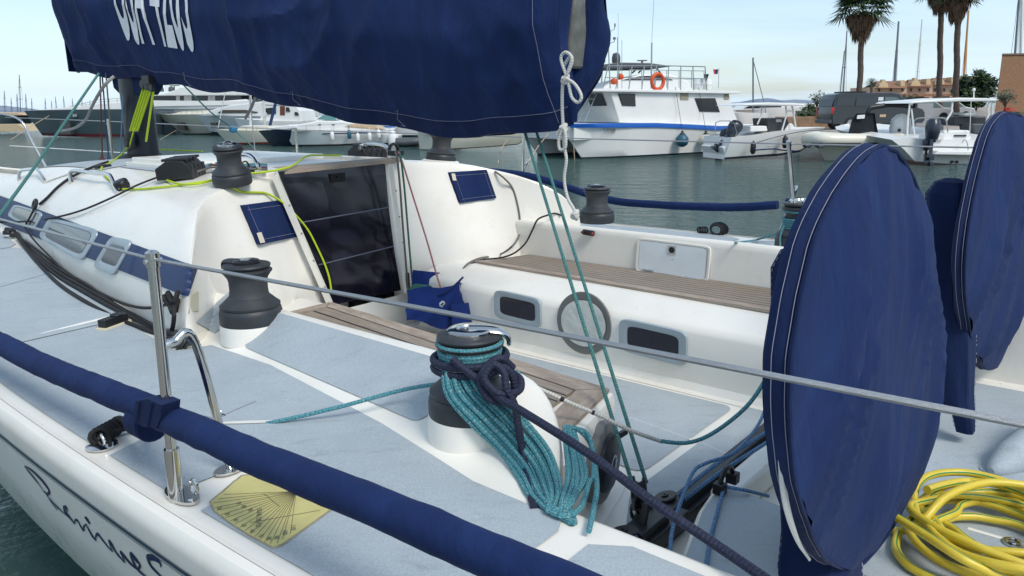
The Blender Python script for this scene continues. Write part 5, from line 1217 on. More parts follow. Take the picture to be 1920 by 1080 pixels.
mb = MB(); quadm(mb, gb(762, 545, 3.10), gb(862, 530, 3.0), gb(852, 618, 2.98), gb(758, 600, 3.06), 16, 12, wr_); quadm(mb, gb(862, 530, 3.0), gb(892, 568, 3.02), gb(898, 600, 2.98), gb(850, 618, 2.98), 8, 8, wr_); mb.build('front_panel', ROYAL, bg_)
mb = MB(); quadm(mb, gb(846, 570, 2.93), gb(893, 564, 2.96), gb(896, 598, 2.94), gb(848, 618, 2.93), 8, 6, lambda u, v: Vector((-.02*sin(pi*u), 0, 0))); mb.build('side_pocket', ROYAL, bg_)
mb = MB(); c = W(gb(829, 570, 2.91)); mb.tube([c+BY*(.016*cos(a))+Vector((0, 0, .012*sin(a))) for a in [2*pi*k/14 for k in range(14)]], .006, 8, closed=True); mb.build('grommet', STEEL, bg_)
mb = MB(); q = [gb(770, 545, 3.12), gb(800, 560, 3.05), gb(840, 545, 2.97), gb(868, 520, 3.0)]; mb.tube([W(p) for p in spline(q, 6)], .006, 6); mb.build('rim_binding', NAVY, bg_)
mb = MB(); cg = gb(800, 560, 3.12)
for k in range(5): mb.tube([W(cg+Vector((.01*k, .065*cos(a)*(1-.05*k)+.012*k, .075*sin(a)*(1-.1*k)+.01*k))) for a in [2*pi*j/20 for j in range(20)]], .0058, 7, closed=True)
tag(mb.build('rope_coil', GRNR), 'small green rope coil in the mouth of the blue bag', 'rope coil')
# ---- lines on the far bulkhead
rope('rope_tail', [hs(928, 322, .01), hit(945, 334, 'x', 3.2)]+[hb_(x, y, .012) for x, y in [(958, 352), (967, 380), (972, 410), (971, 440)]]+[hit(960, 462, 'x', 2.95), hit(935, 478, 'y', -3.66), hit(900, 484, 'y', -3.5), hit(878, 494, 'y', -3.35), hit(866, 508, 'y', -3.28), hit(860, 522, 'y', -3.26)], .0062, GRYR, 'grey flecked rope running down the far bulkhead over the seat end to the blue bag')
rope('shore_cable', [hs(1052, 404, .012), hs(1040, 400, .014)]+[hit(1025, 404, 'y', -3.78), hit(1008, 412, 'y', -3.76), hit(998, 432, 'y', -3.74), hit(985, 456, 'y', -3.72), hit(965, 474, 'y', -3.66), hit(940, 483, 'y', -3.6), hit(900, 488, 'y', -3.45), hit(876, 500, 'y', -3.34)], .0055, BLKR, 'thin black cable crossing the far coaming corner down to the seat', 'cable')
mb = MB(); c = hs(1345, 440, .0); c = Vector((c.x, c.y, c.z+.035))
for k in range(5): mb.tube([W(c+Vector((.062*cos(a+k*.5)*(1-.1*k), .012*(k-2), .042*sin(a+k*.5)*(1-.06*k)))) for a in [2*pi*j/18 for j in range(18)]], .0062, 7, closed=True)
for k in range(3): mb.tube([W(c+Vector((.09+.012*k+.02*cos(a), .01*k, -.012+.02*sin(a)))) for a in [2*pi*j/10 for j in range(10)]], .006, 6, closed=True)
tag(mb.build('cord_coil', BLKR), 'small coiled black cord standing on the far side deck', 'cord coil')
rope('sheet_rope', [hs(1378, 459, .01), hs(1420, 455, .02), w4+Vector((.06, .07, .08))], .0058, TEAL, 'teal rope on the far side deck leading to the far aft winch')
cw4 = W(w4); mb = MB()
for i in range(5): mb.tube([cw4+Vector((.083*cos(a), .083*sin(a), .10+.011*i)) for a in [2*pi*k/20 for k in range(20)]], .0062, 7, closed=True)
for i in range(2): mb.tube([cw4+Vector((.085*cos(a), .085*sin(a), .185+.016*i)) for a in [2*pi*k/20 for k in range(20)]], .0062, 7, closed=True)
mb.tube([W(p) for p in spline([w4+Vector((.05, .085, .12)), w4+Vector((.06, .10, .06)), w4+Vector((.05, .115, .0))], 5)], .0055, 6)
tag(mb.build('winch_turns', TEAL), 'turns of teal rope round the far aft winch, left of the wheel cover', 'rope')
# ---- yellow hose coiled on the helm floor
def m_hose():
    t = NT('yellow_hose'); b = t.b; uv = t.n('ShaderNodeUVMap').outputs[0]; sx = t.n('ShaderNodeSeparateXYZ'); t.l(uv, sx.inputs[0])
    d = t.n('ShaderNodeMath', operation='SUBTRACT'); t.l(sx.outputs[0], d.inputs[0]); d.inputs[1].default_value = .72
    a = t.n('ShaderNodeMath', operation='ABSOLUTE'); t.l(d.outputs[0], a.inputs[0]); l = t.n('ShaderNodeMath', operation='LESS_THAN'); t.l(a.outputs[0], l.inputs[0]); l.inputs[1].default_value = .03
    nz = t.noise(8, 6, .65, t.map(uv, (2, 3, 1))); dirt = t.noise(1, 5, .8, t.map(uv, (14, 60, 1)))
    r = t.ramp(nz.outputs[0], [(.3, (.58, .43, .03)), (.7, (.74, .58, .06))]); r2 = t.ramp(dirt.outputs[0], [(.30, (.45, .42, .35)), (.42, (1, 1, 1))])
    m1 = t.n('ShaderNodeMix', data_type='RGBA', blend_type='MULTIPLY'); m1.inputs[0].default_value = .6; t.l(r.outputs[0], m1.inputs[6]); t.l(r2.outputs[0], m1.inputs[7])
    m2 = t.n('ShaderNodeMix', data_type='RGBA'); t.l(l.outputs[0], m2.inputs[0]); t.l(m1.outputs[2], m2.inputs[6]); m2.inputs[7].default_value = (.03, .24, .07, 1); t.l(m2.outputs[2], b.inputs['Base Color'])
    b.inputs['Roughness'].default_value = .38; t.bump(dirt.outputs[0], .15, .002); return t.m
mb = MB(); RH = .0125; rnd = random.Random(11)
hc = hit(1868, 1010, 'z', ZF+.02); pts = []
import math as _m
NT_ = 9
for i in range(NT_*14):
    a = 2*pi*i/14+.4; k = i/14
    ra = (.135, .165, .15, .19, .215, .175, .225, .20, .24)[int(k) % 9]; rb = ra
    e = 1+.10*sin(2*a+k*1.3)
    off = Vector((.025*sin(int(k)*2.1), .03*cos(int(k)*1.7), 0))
    zz_ = ZF+.018+.0115*k*(.75+.25*sin(a*1+k*2.2))+.006*rnd.random()
    pts.append(Vector((hc.x+off.x+ra*e*cos(a), hc.y+off.y+ra*e*1.15*sin(a), zz_)))
mb.tube([W(p) for p in spline(pts, 5)], RH, 14)
def hz(L_, ): return [hit(x, y, 'z', ZF+.02+h) for x, y, h in L_]
mb.tube([W(p) for p in spline(hz([(1640, 985, .0), (1690, 995, .005), (1730, 975, .06), (1775, 930, .11), (1850, 905, .12), (1940, 912, .11)]), 8)], RH, 14)
mb.tube([W(p) for p in spline(hz([(1672, 965, .10), (1730, 1000, .10), (1800, 1045, .09), (1880, 1085, .05), (1980, 1130, .02)]), 8)], RH, 14)
mb.tube([W(p) for p in spline(hz([(1684, 1000, .0), (1680, 1030, .0), (1705, 1062, .0), (1760, 1090, .0), (1850, 1130, .0)]), 8)], RH, 14)
tag(mb.build('garden_hose', m_hose()), 'dirty yellow hose with a green stripe, coiled on the grey helm floor', 'hose')
# flush ring and hatch lines of the helm floor
mb = MB(); c = W(hit(1900, 1018, 'z', ZF+.006)); mb.lathe(c, [(.03, 0), (.03, .003), (0, .003)], 20); mb.tube([c+BX*(.016*cos(a))+BY*(.016*sin(a))+Vector((0, 0, .006)) for a in [2*pi*k/14 for k in range(14)]], .003, 6, closed=True); P('lifting_ring', mb, STEEL)
mb = MB(); mb.tube([W(hit(1815, 990, 'z', ZF+.004)), W(hit(1890, 1012, 'z', ZF+.004))], .008, 4, flat=.15); P('floor_seam', mb, GEL, smooth=False)
# ================================================================= the harbour behind
WH = mat('boat_white', (.74, .74, .72), .3, var=.04, vs=1); CRM = mat('boat_cream', (.68, .65, .55), .35, var=.05, vs=1.2); DKG = mat('dark_glass', (.015, .02, .026), .08); GRH = mat('slate_hull', (.055, .082, .095), .3, var=.06, vs=.5)
NVH = mat('navy_hull', (.010, .022, .05), .25); SHD = mat('boat_grey', (.30, .31, .32), .5); TANC = mat('tan_cover', (.52, .38, .24), .7); ORG = mat('safety_orange', (.62, .08, .015), .5); FND = mat('fender_blue', (.02, .10, .15), .45); WRD = mat('varnished_wood', (.30, .085, .02), .35, var=.2); TUBE = mat('inflatable_grey', (.07, .08, .09), .5); OBD = mat('outboard_navy', (.018, .026, .042), .3); SSR = mat('bright_rail', (.42, .43, .43), .3, .9); AFR = mat('antifoul_red', (.22, .035, .02), .6); AFB = mat('antifoul_dark', (.015, .03, .04), .6); MGR = mat('mast_grey', (.16, .18, .20), .4, .4); MWH = mat('mast_white', (.55, .56, .55), .4)
class PL:            # a vertical working plane at a real distance; pixels become points of it
    def __init__(s, px, py, Y, yaw=0.0):
        s.p = yw(px, py, Y); s.u = Vector((cos(radians(yaw)), sin(radians(yaw)), 0)); s.n = Vector((-s.u.y, s.u.x, 0))
        if s.n.y < 0: s.n = -s.n
    def __call__(s, px, py, off=0.0):       # off > 0 is farther away
        r = ray(px, py); t = (s.p + s.n*off - CAM).dot(s.n)/r.dot(s.n); return CAM + r*t
    def base(s): return Vector((s.p.x, s.p.y, 0))
def slab(pl, pts, d0, d1, mb=None, m=0):
    mb = mb or MB(); a = [pl(x, y, d0) for x, y in pts]; mb.prism(a, pl.n*(d1-d0), m); return mb
def smp(P_, t):
    L_ = [0]
    for a, b in zip(P_, P_[1:]): L_.append(L_[-1]+sqrt((a[0]-b[0])**2+(a[1]-b[1])**2))
    return (interp(list(zip([q/L_[-1] for q in L_], [p[0] for p in P_])), t), interp(list(zip([q/L_[-1] for q in L_], [p[1] for p in P_])), t))
def hullpx(pl, top, bot, beam, n=22, tr=.9, full=.45, m2=.06, flare=.82, deckm=0, mono=True):
    # top and bottom outlines both start at the bow
    mb = MB(); rows = []
    for i in range(n+1):
        t = i/n; hb_x = beam/2*(1-(1-min(1, t/full))**2)*lerp(1, tr, t) + .01
        a = smp(top, t); b = smp(bot, t); r = []
        for v in (0, .12, .35, .6, .85, 1-m2, 1.0, 1.05):
            q = (lerp(a[0], b[0], v), lerp(a[1], b[1], v)); w = hb_x*lerp(1, flare, v**1.3)
            r.append(pl(q[0], q[1], -w))
        r2 = [p+pl.n*(2*hb_x*lerp(1, flare, v**1.3)) for p, v in zip(r, (0, .12, .35, .6, .85, 1-m2, 1.0, 1.05))][::-1]
        rows.append(r+r2)
    k = len(rows[0]); mb.grid(rows, m=lambda i, j: 1 if j in (5, 6, 8, 9) else 0)
    # deck and transom
    mb.grid([[r[0]-Vector((0, 0, .03)), r[-1]-Vector((0, 0, .03))] for r in rows], m=deckm)
    mb.face([mb.vert(p) for p in rows[-1]], 0); return mb
def boat(name, label, cat, pl, group=None): return thing(name, label, cat, pl.base(), group)
def tb(mb, P_, r, n=6, m=0): mb.tube(P_, r, n, m=m); return mb
def railing(pl, top, bot, off, r, n, name, par, mids=1, m=None):
    mb = MB(); tb(mb, [pl(*smp(top, k/12), off) for k in range(13)], r)
    for j in range(mids): tb(mb, [pl(*[lerp(a, b, (j+1)/(mids+1)) for a, b in zip(smp(top, k/12), smp(bot, k/12))], off) for k in range(13)], r*.8)
    for k in range(n+1): tb(mb, [pl(*smp(top, k/n), off), pl(*smp(bot, k/n), off)], r)
    mb.build(name, m or SSR, par)
def mastline(pl, b, t, r, par, m=MGR, spr=((.45, 14), (.72, 10)), stays=True, off=0, name='mast'):
    mb = MB(); B, T = pl(*b, off), pl(*t, off); mb.tube([B, T], lambda s_: r*(1-.4*s_), 8); o = mb.build(name, m, par)
    sp = MB(); 
    for f_, w in spr:
        c = B.lerp(T, f_); h = (T-B).length*w*.004; sp.tube([c-pl.u*h, c, c+pl.u*h], r*.45, 5)
    if spr: sp.build('spreader', m, o)
    if stays:
        s_ = MB(); H = (T-B).length
        for e in (-1, 1): s_.tube([T, B.lerp(T, spr[0][0])+pl.u*(e*H*spr[0][1]*.004) if spr else T.lerp(B, .5), B+pl.u*(e*H*.05)], r*.16, 4)
        s_.build('rigging', m, o)
    return o
# ---- hills and shore
HILL = NT('far_hill'); _g = HILL.noise(.02, 6, .6, HILL.obj()); _r = HILL.ramp(_g.outputs[0], [(.35, (.10, .15, .22)), (.65, (.22, .26, .32))]); HILL.l(_r.outputs[0], HILL.b.inputs['Base Color']); HILL.b.inputs['Roughness'].default_value = 1
def hill(pts, Y, dep):
    pl = PL(pts[0][0], pts[0][1], Y); mb = MB(); rows = []
    P_ = [Vector((x, y, 0)) for x, y in pts]; P_ = spline(P_, 5)
    for k, p in enumerate(P_):
        a = pl(p.x, p.y+1.2*noise.noise(Vector((p.x*.2, 0, 0))), 0); rows.append([Vector((a.x, a.y-dep*.5, -1)), Vector((a.x, a.y-dep*.2, a.z*.6)), a, Vector((a.x*1.05, a.y+dep, -1))])
    mb.grid(rows); return tag(mb.build('hill', HILL.m), None, None, kind='structure')
hill([(-80, 205), (-20, 198), (15, 199), (40, 203), (75, 209), (110, 214)], 900, 200)
hill([(1330, 196), (1390, 191), (1412, 187), (1440, 184), (1460, 188), (1500, 187), (1540, 190), (1600, 190)], 700, 150)
# ---- quay with its paving
PAVE = mat('quay_paving', (.34, .28, .24), .85, var=.15, vs=1.5, bump=.4, bs=20, bd=.01); QW = mat('quay_wall', (.13, .075, .06), .8, var=.3, vs=3, bump=.5, bs=9, bd=.02)
ql = gw(1452, 262, 0); q0 = Vector((ql.x, 41.0, 0))
mb = MB(); mb.box((q0.x+60, 41.0+75, .0), (120, 150, 1.2), m=0); mb.box((q0.x+60, 40.9, -.05), (120, .3, 1.0), m=1); mb.box((q0.x+60, 40.85, .58), (120, .5, .12), m=2)
tag(mb.build('quay', [PAVE, QW, mat('quay_coping', (.42, .38, .34), .8)], base=q0, smooth=False), None, None, kind='structure')
# ---- catamaran workboat
cb = gw(1108, 299, 0); YAW = 29
pc = PL(1108, 299, cb.y, YAW); pc.p = cb
cat_ = boat('motor_catamaran', 'white motor catamaran with a broad blue band, rooftop railing and orange lifebuoy', 'catamaran', pc)
BL = 11.0; BMW = 4.6; HBM = 1.25
def cl(x, y, z): return cb+pc.u*x+pc.n*y+Vector((0, 0, z))
def catside(px, py, off=0): return pc(px, py, off)
zt_ = lambda x: interp([(-1.4, 1.42), (0, 1.40), (3.5, 1.32), (6.5, 1.12), (10.8, 1.10)], x)
mb = MB()
for y0, s_ in ((0, 1), (BMW-HBM, 1)):
    rows = []
    for x in [i*.35 for i in range(32)]:
        f_ = min(1, x/2.6); rk = lambda z: -1.15*(z/1.4)*(1-min(1, x/5.0)); w0 = HBM/2*(.06+.94*(1-(1-f_)**2))
        r = []
        for z, w in ((zt_(x), 1.12), (zt_(x)-.33, 1.05), (.75, .97), (.35, .9), (.06, .82), (.05, .8), (-.2, .6)): r.append(cl(x+rk(max(0, z)), y0+HBM/2-w0*w, z))
        for z, w in ((-.2, .6), (.05, .8), (.06, .82), (.35, .9), (.75, .97), (zt_(x)-.33, 1.05), (zt_(x), 1.12)): r.append(cl(x+rk(max(0, z)), y0+HBM/2+w0*w, z))
        rows.append(r)
    mb.grid(rows, m=lambda i, j: 1 if j in (4, 5, 6, 7, 8) else 0); mb.face([mb.vert(p) for p in rows[-1]])
mb.build('hull', [WH, AFB], cat_)
mb = MB(); rows = []
for x in [-.6+i*.3 for i in range(39)]: rows.append([cl(x, .28*(1-min(1, (x+.6)/3))+.0, zt_(x)-.02), cl(x, BMW-.2, zt_(x)-.02), cl(x, BMW-.2, .75), cl(x, .3, .75)])
mb.grid(rows, closeu=True); mb.face([mb.vert(p) for p in rows[0]]); mb.build('bridge_deck', WH, cat_)
BLU = mat('band_blue', (.008, .10, .42), .35)
mb = MB(); rows = []
for x in [-1.3+i*.3 for i in range(41)]:
    f_ = min(1, max(0, x+.3)/2.6); w0 = HBM/2*(.06+.94*(1-(1-f_)**2)); y_ = HBM/2-w0*1.13-.01
    rk = -1.15*(1-min(1, max(0, x)/5.0))*0
    rk = lambda z: -1.15*(z/1.4)*(1-min(1, max(0, x)/5.0))
    if x < 0: continue
    rows.append([cl(x+rk(zt_(x)), y_, zt_(x)+.01), cl(x+rk(zt_(x)), y_-.015, zt_(x)-.02), cl(x+rk(zt_(x)-.2), y_-.010, zt_(x)-.17)])
mb.grid(rows); 
mb.prism([cl(-1.28, .45, 1.43), cl(-1.28, 4.2, 1.43), cl(-1.28, 4.2, 1.22), cl(-1.28, .45, 1.22)], pc.u*.1)
mb.build('band', BLU, cat_)
# deckhouse: outlined on the side plane, as deep as the boat is wide
side = [(1142, 166), (1161, 226), (1161, 230), (1387, 238), (1372, 196), (1366, 172)]
mb = slab(pc, side, .32, 4.2); mb.build('deckhouse', WH, cat_, smooth=False, bev=.03)
mb = slab(pc, [(1090, 166), (1388, 171), (1388, 176), (1090, 171)], .15, 4.45); mb.build('roof', WH, cat_, smooth=False, bev=.02)
def pane(q, off, par, name='window', m=DKG, fm=None, fw=.04):
    f_ = slab(pc, q, off, off+.03).build(name, fm or mat('window_frame_dark', (.03, .03, .035), .5), par, smooth=False)
    c = (sum(x for x, y in q)/len(q), sum(y for x, y in q)/len(q)); q2 = [(c[0]+(x-c[0])*.9, c[1]+(y-c[1])*.88) for x, y in q]
    slab(pc, q2, off-.008, off+.01).build('glass', m, f_, smooth=False); return f_
pane([(1159, 175), (1191, 176), (1192, 199), (1167, 198)], .29, cat_); pane([(1303, 184), (1341, 184), (1350, 210), (1312, 209)], .29, cat_)
for q in ([(1276, 172), (1291, 172), (1291, 187), (1276, 187)], [(1358, 172), (1367, 172), (1367, 186), (1358, 186)]): slab(pc, q, .29, .32).build('vent', mat('vent_tan', (.30, .27, .2), .7), cat_, smooth=False)
# front face of the house (faces the bow) with its windows
F0 = pc(1161, 230, .32); F1 = pc(1142, 166, .32); Wd = pc.n*3.85
mb = MB(); mb.grid([[F0, F0+Wd], [F1, F1+Wd]]); 
for a, b in ((.12, .42), (.56, .86)):
    q = [F0.lerp(F1, v)+Wd*w-pc.u*.02 for v, w in ((.50, a), (.86, a+.02), (.86, b-.02), (.50, b))]
    mb2 = MB(); mb2.prism(q, -pc.u*.02); mb2.build('front_window', DKG, cat_, smooth=False)
mb = MB(); a, b = cl(.3, .9, 1.42), cl(1.0, .9, 2.75)
mb.tube([a, b], .02, 6); mb.tube([a+pc.n*.4, b+pc.n*.4], .02, 6)
for k in range(1, 6): mb.tube([a.lerp(b, k/6), a.lerp(b, k/6)+pc.n*.4], .014, 5)
mb.build('ladder', SSR, cat_)
railing(pc, [(1140, 124), (1240, 123), (1322, 125)], [(1130, 167), (1240, 168), (1325, 170)], .35, .022, 8, 'railing', cat_, mids=1)
railing(pc, [(1180, 131), (1320, 133)], [(1180, 163), (1320, 165)], 4.2, .018, 6, 'railing', cat_, mids=1)
mb = MB(); c = pc(1233, 153, .30); mb.tube([c+pc.u*(.30*cos(a))+Vector((0, 0, .30*sin(a))) for a in [2*pi*k/28 for k in range(28)]], .075, 10, closed=True, m=0)
lb = mb.build('lifebuoy', ORG); tag(lb, 'orange lifebuoy hanging on the rooftop railing of the catamaran', 'lifebuoy')
for (x, y) in ((1163, 144), (1151, 153)):
    mb = MB(); c = pc(x, y, .4); mb.lathe(c-Vector((0, 0, .12)), [(0, 0), (.11, .03), (.14, .12), (.11, .21), (.03, .25), (0, .25)], 14); tag(mb.build('orange_buoy', ORG), ('upper' if x > 1160 else 'lower')+' small orange float by the ladder rail on the catamaran roof', 'float')
for i, (x, dy) in enumerate(((1309, 0), (1326, 1))):
    mb = MB(); c = pc(x, 157+dy, .8); mb.lathe(c-pc.u*.0-Vector((0, 0, .22)), [(0, 0), (.20, .01), (.215, .05), (.215, .2), (.225, .22), (.215, .24), (.215, .38), (.19, .43), (0, .44)], 20); tag(mb.build('liferaft_canister', WH), ('left' if i == 0 else 'right')+' white liferaft canister on the roof of the catamaran', 'canister', 'liferaft canisters')
mb = MB(); mb.tube([pc(1347, 165, 1.0), pc(1348, 128, 1.0)], .012, 6); o = mb.build('flagpole', SSR, cat_); mb = MB(); mb.grid([[pc(1347, 130+9*j, 1.0)+pc.u*(-.28*i)+Vector((0, 0, .0))+pc.n*.06*sin(2.5*i+j) for j in (0, 1)] for i in (0, .5, 1)], m=lambda i, j: i); mb.build('flag', [NVP, mat('flag_red', (.5, .02, .03), .7)], o)
mb = MB(); mb.lathe(pc(1324, 146, .4), [(0, -.22), (.13, .15), (0, .15)], 4); mb.build('day_shape', BLK, cat_)
# antennas and domes of the roof
for (x0, y0, x1, y1, r, nm_) in ((1221, 166, 1222, 80, .035, 'antenna_mast'), (1222, 80, 1228, -40, .010, 'whip_antenna'), (1144, 166, 1139, 45, .025, 'antenna_mast'), (1158, 166, 1158, 70, .02, 'antenna'), (1159, 110, 1159, 25, .008, 'whip_antenna'), (1166, 166, 1166, 75, .012, 'antenna'), (1127, 166, 1132, 88, .03, 'antenna_mast')):
    mb = MB(); mb.tube([pc(x0, y0, .9), pc(x1, y1, .9)], r, 7); mb.build(nm_, SSR, cat_)
mb = MB(); mb.tube([pc(1141, 60, .9), pc(1152, 55, .9), pc(1153, 48, .9)], .018, 6); mb.tube([pc(1142, 82, .9), pc(1152, 78, .9), pc(1152, 73, .9)], .018, 6); mb.lathe(pc(1153, 50, .9), [(0, 0), (.03, 0), (.03, .12), (0, .12)], 8); mb.lathe(pc(1152, 74, .9), [(0, 0), (.07, 0), (.06, .08), (0, .1)], 10); mb.build('mast_arms', MGR, cat_)
for x in (1127, 1155):
    mb = MB(); c = pc(x, 118, 1.2); mb.lathe(c, [(0, 0), (.16, .0), (.175, .08), (.175, .22), (.13, .36), (0, .41)], 16); mb.build('radar_dome', TUBE, cat_)
# bimini and windscreen of a boat behind the catamaran
py_ = PL(1180, 160, 44, 8)
t_ = boat('motor_yacht', 'white flybridge motor yacht with a black hardtop behind the catamaran', 'motor yacht', py_)
slab(py_, [(1090, 126), (1160, 117), (1218, 118), (1262, 124), (1240, 127), (1130, 128)], 0, 3.2).build('hardtop', TUBE, t_, smooth=False, bev=.03)
slab(py_, [(1120, 170), (1150, 152), (1200, 140), (1256, 139), (1290, 152), (1300, 172)], 0, 3.6).build('superstructure', WH, t_, smooth=False, bev=.05)
slab(py_, [(1165, 150), (1205, 142), (1240, 142), (1262, 150)], -.04, 0).build('window', DKG, t_, smooth=False)
hullpx(py_, [(1080, 178), (1200, 178), (1330, 180)], [(1110, 232), (1200, 234), (1325, 236)], 3.8).build('hull', [WH, AFB], t_)
mb = MB(); mb.tube([py_(1185, 137, .3), py_(1198, 126, .3)], .05, 6); mb.tube([py_(1197, 137, .3), py_(1207, 126, .3)], .05, 6); mb.tube([py_(1240, 139, .3), py_(1230, 127, .3)], .05, 6); mb.build('hardtop_support', TUBE, t_)
mb = MB(); mb.box(py_(1204, 113.5, 1), (.55, .08, .06)); mb.lathe(py_(1204, 118, 1), [(0, 0), (.07, 0), (.06, .12), (0, .12)], 10); mb.build('radar', TUBE, t_)
# registration on the hull
def catfn(u, v): return pc(lerp(1131, 1154, u), lerp(249.5, 241, v)+.0, -.01)
text_on('registration', 'TL937609', catfn, mat('reg_ink', (.05, .055, .07), .6), cat_)
# fenders on long lanyards
for (x, y, yt, m_, lb) in ((1279, 263, 163, FND, 'round blue fender hanging on the side of the catamaran'), (1323, 263, 163, CRM, 'round cream fender hanging on the side of the catamaran')):
    c = pc(x, y, -.30); t_ = thing('fender', lb, 'fender', c, 'round fenders of the catamaran'); mb = MB(); mb.lathe(c-Vector((0, 0, .28)), [(0, 0), (.10, .02), (.22, .10), (.27, .24), (.25, .38), (.15, .50), (.06, .56), (.05, .64), (0, .64)], 24); mb.build('ball', m_, t_)
    mb = MB(); mb.tube([c+Vector((0, 0, .34)), pc(x-6, 206, .2), pc(x-13, yt, .2)], .010, 5); mb.build('lanyard', BLK, t_)
    mb = MB(); mb.lathe(c+Vector((0, 0, .24)), [(.13, 0), (.06, .07), (.05, .14), (0, .14)], 14); mb.build('eye', BLK, t_)
rope_b = lambda name, P_, r, m_, lb, g=None: tag((lambda mb: (mb.tube(P_, r, 5), mb)[1])(MB()).build(name, m_), lb, 'mooring line', g)
rope_b('mooring_line', [cl(-.9, 1.2, 1.3), cl(-2.0, .6, .6), cl(-2.8, .2, -.05)], .015, TANC, 'tan mooring line hanging from the bow of the catamaran to the water', 'tan mooring lines')
rope_b('mooring_line', [pc(1072, 228, .4), pc(1075, 262, .4), pc(1078, 308, .4)], .015, TANC, 'tan line hanging straight down beside the catamaran stem', 'tan mooring lines')
# ---- boats left of the catamaran, farther out
def sailboat(px, py, Y, L_, top, lb, m=WH, mm=MGR, lean=0, g='far yachts whose masts rise over the harbour'):
    pl = PL(px, py, Y); t_ = boat('moored_yacht', lb, 'yacht', pl, g); k = 1480/Y
    w = L_*k/2
    hullpx(pl, [(px-w, py-k*1.1), (px+w, py-k*.9)], [(px-w*.85, py), (px+w*.92, py)], 2.6, n=10).build('hull', [m, AFB], t_)
    slab(pl, [(px-w*.4, py-k*.95), (px-w*.3, py-k*1.45), (px+w*.45, py-k*1.4), (px+w*.55, py-k*.9)], -.7, .7).build('coachroof', m, t_, smooth=False)
    mastline(pl, (px-w*.1, py-k), (px-w*.1+lean, top), .10, t_, mm); return t_
hz_ = lambda px: 200-(px-960)*.014
def wl(px, Y): return hz_(px)+2.05*1470/Y      # pixel row of the waterline at that distance
far = [(14, 180, 10, 170, -2, 'short mast near the left edge, yacht far off beyond the breakwater'), (45, 150, 12, 140, -3, 'tallest mast above the left hill, yacht far off beyond the breakwater'), (37, 190, 9, 176, -2, 'thin pair of low masts just left of the tallest left mast'), (54, 170, 9, 176, -2, 'mast just right of the tallest left mast'), (89, 200, 9, 184, -1, 'small lone mast over the bow of the slate hull'), (110, 210, 9, 181, -3, 'pale mast above the foredeck of the slate hull'), (125, 210, 9, 180, -3, 'mast with a slanting stay above the slate hull'), (158, 220, 8, 186, -2, 'low mast above the slate hull, left of the slanting line')]
far += [(63, 210, 8, 184, -1, 'very small mast between the left hill and the slate bow'), (100, 240, 8, 188, -1, 'faint low mast just right of the small lone mast'), (140, 230, 8, 184, -2, 'faint mast near the middle of the slate hull'), (172, 240, 8, 188, -1, 'faint low mast above the slate superstructure'), (26, 200, 9, 183, -2, 'low mast over the far left hill')]
for px, Y, L_, top, lean, lb in far: sailboat(px, wl(px, Y), Y, L_, top, lb, lean=lean)
# tan moored barge edge and dark yacht at the far left
pl = PL(20, 245, 85); t_ = boat('motor_yacht', 'dark hulled yacht cut by the left edge behind the bow rail', 'motor yacht', pl)
hullpx(pl, [(60, 228), (30, 216), (-80, 214)], [(40, 243), (10, 246), (-80, 247)], 5, n=10).build('hull', [GRH, AFB], t_)
slab(pl, [(48, 216), (30, 212), (-80, 210), (-80, 217)], -2.2, 2.2).build('deck', TANC, t_, smooth=False)
pl = PL(25, 246, 78); t_ = boat('pontoon', 'low tan floating pontoon at the left edge of the harbour', 'pontoon', pl)
slab(pl, [(-60, 234), (32, 233), (55, 246), (-60, 248)], -1, 2).build('deck', mat('pontoon_tan', (.48, .38, .24), .8), t_, smooth=False)
# slate superyacht
Yg = gw(75, 255, 0).y; pl = PL(75, 255, 71, -4)
t_ = boat('motor_yacht', 'large slate grey yacht hull with a red waterline at the left', 'motor yacht', pl)
hullpx(pl, [(45, 208), (90, 206.5), (178, 205), (252, 205)], [(78, 252), (110, 253), (205, 255), (256, 255.5)], 7, n=24, full=.6, m2=.07).build('hull', [GRH, mat('antifoul_dull', (.10, .012, .018), .6)], t_)
slab(pl, [(60, 207), (150, 199), (186, 194), (250, 190), (250, 205)], -1.5, 1.5).build('superstructure', WH, t_, smooth=False, bev=.05)
mb = slab(pl, [(112, 227), (130, 227), (133, 252), (113, 252)], -3.0, -2.4); mb.build('anchor_pocket', mat('anchor_grey', (.05, .055, .06), .5), t_, smooth=False)
slab(pl, [(136, 214), (144, 214), (144, 219), (136, 219)], -3.3, -2.9).build('hawse', SSR, t_, smooth=False)
railing(pl, [(130, 200), (190, 186), (250, 184)], [(130, 206), (190, 195), (250, 191)], -1.4, .02, 8, 'railing', t_, mids=1)
rope_b('mooring_line', [pl(92, 217, -3), pl(60, 236, -6), gw(20, 262, 0)], .022, TANC, 'tan mooring line from the bow of the slate hull', 'tan mooring lines')
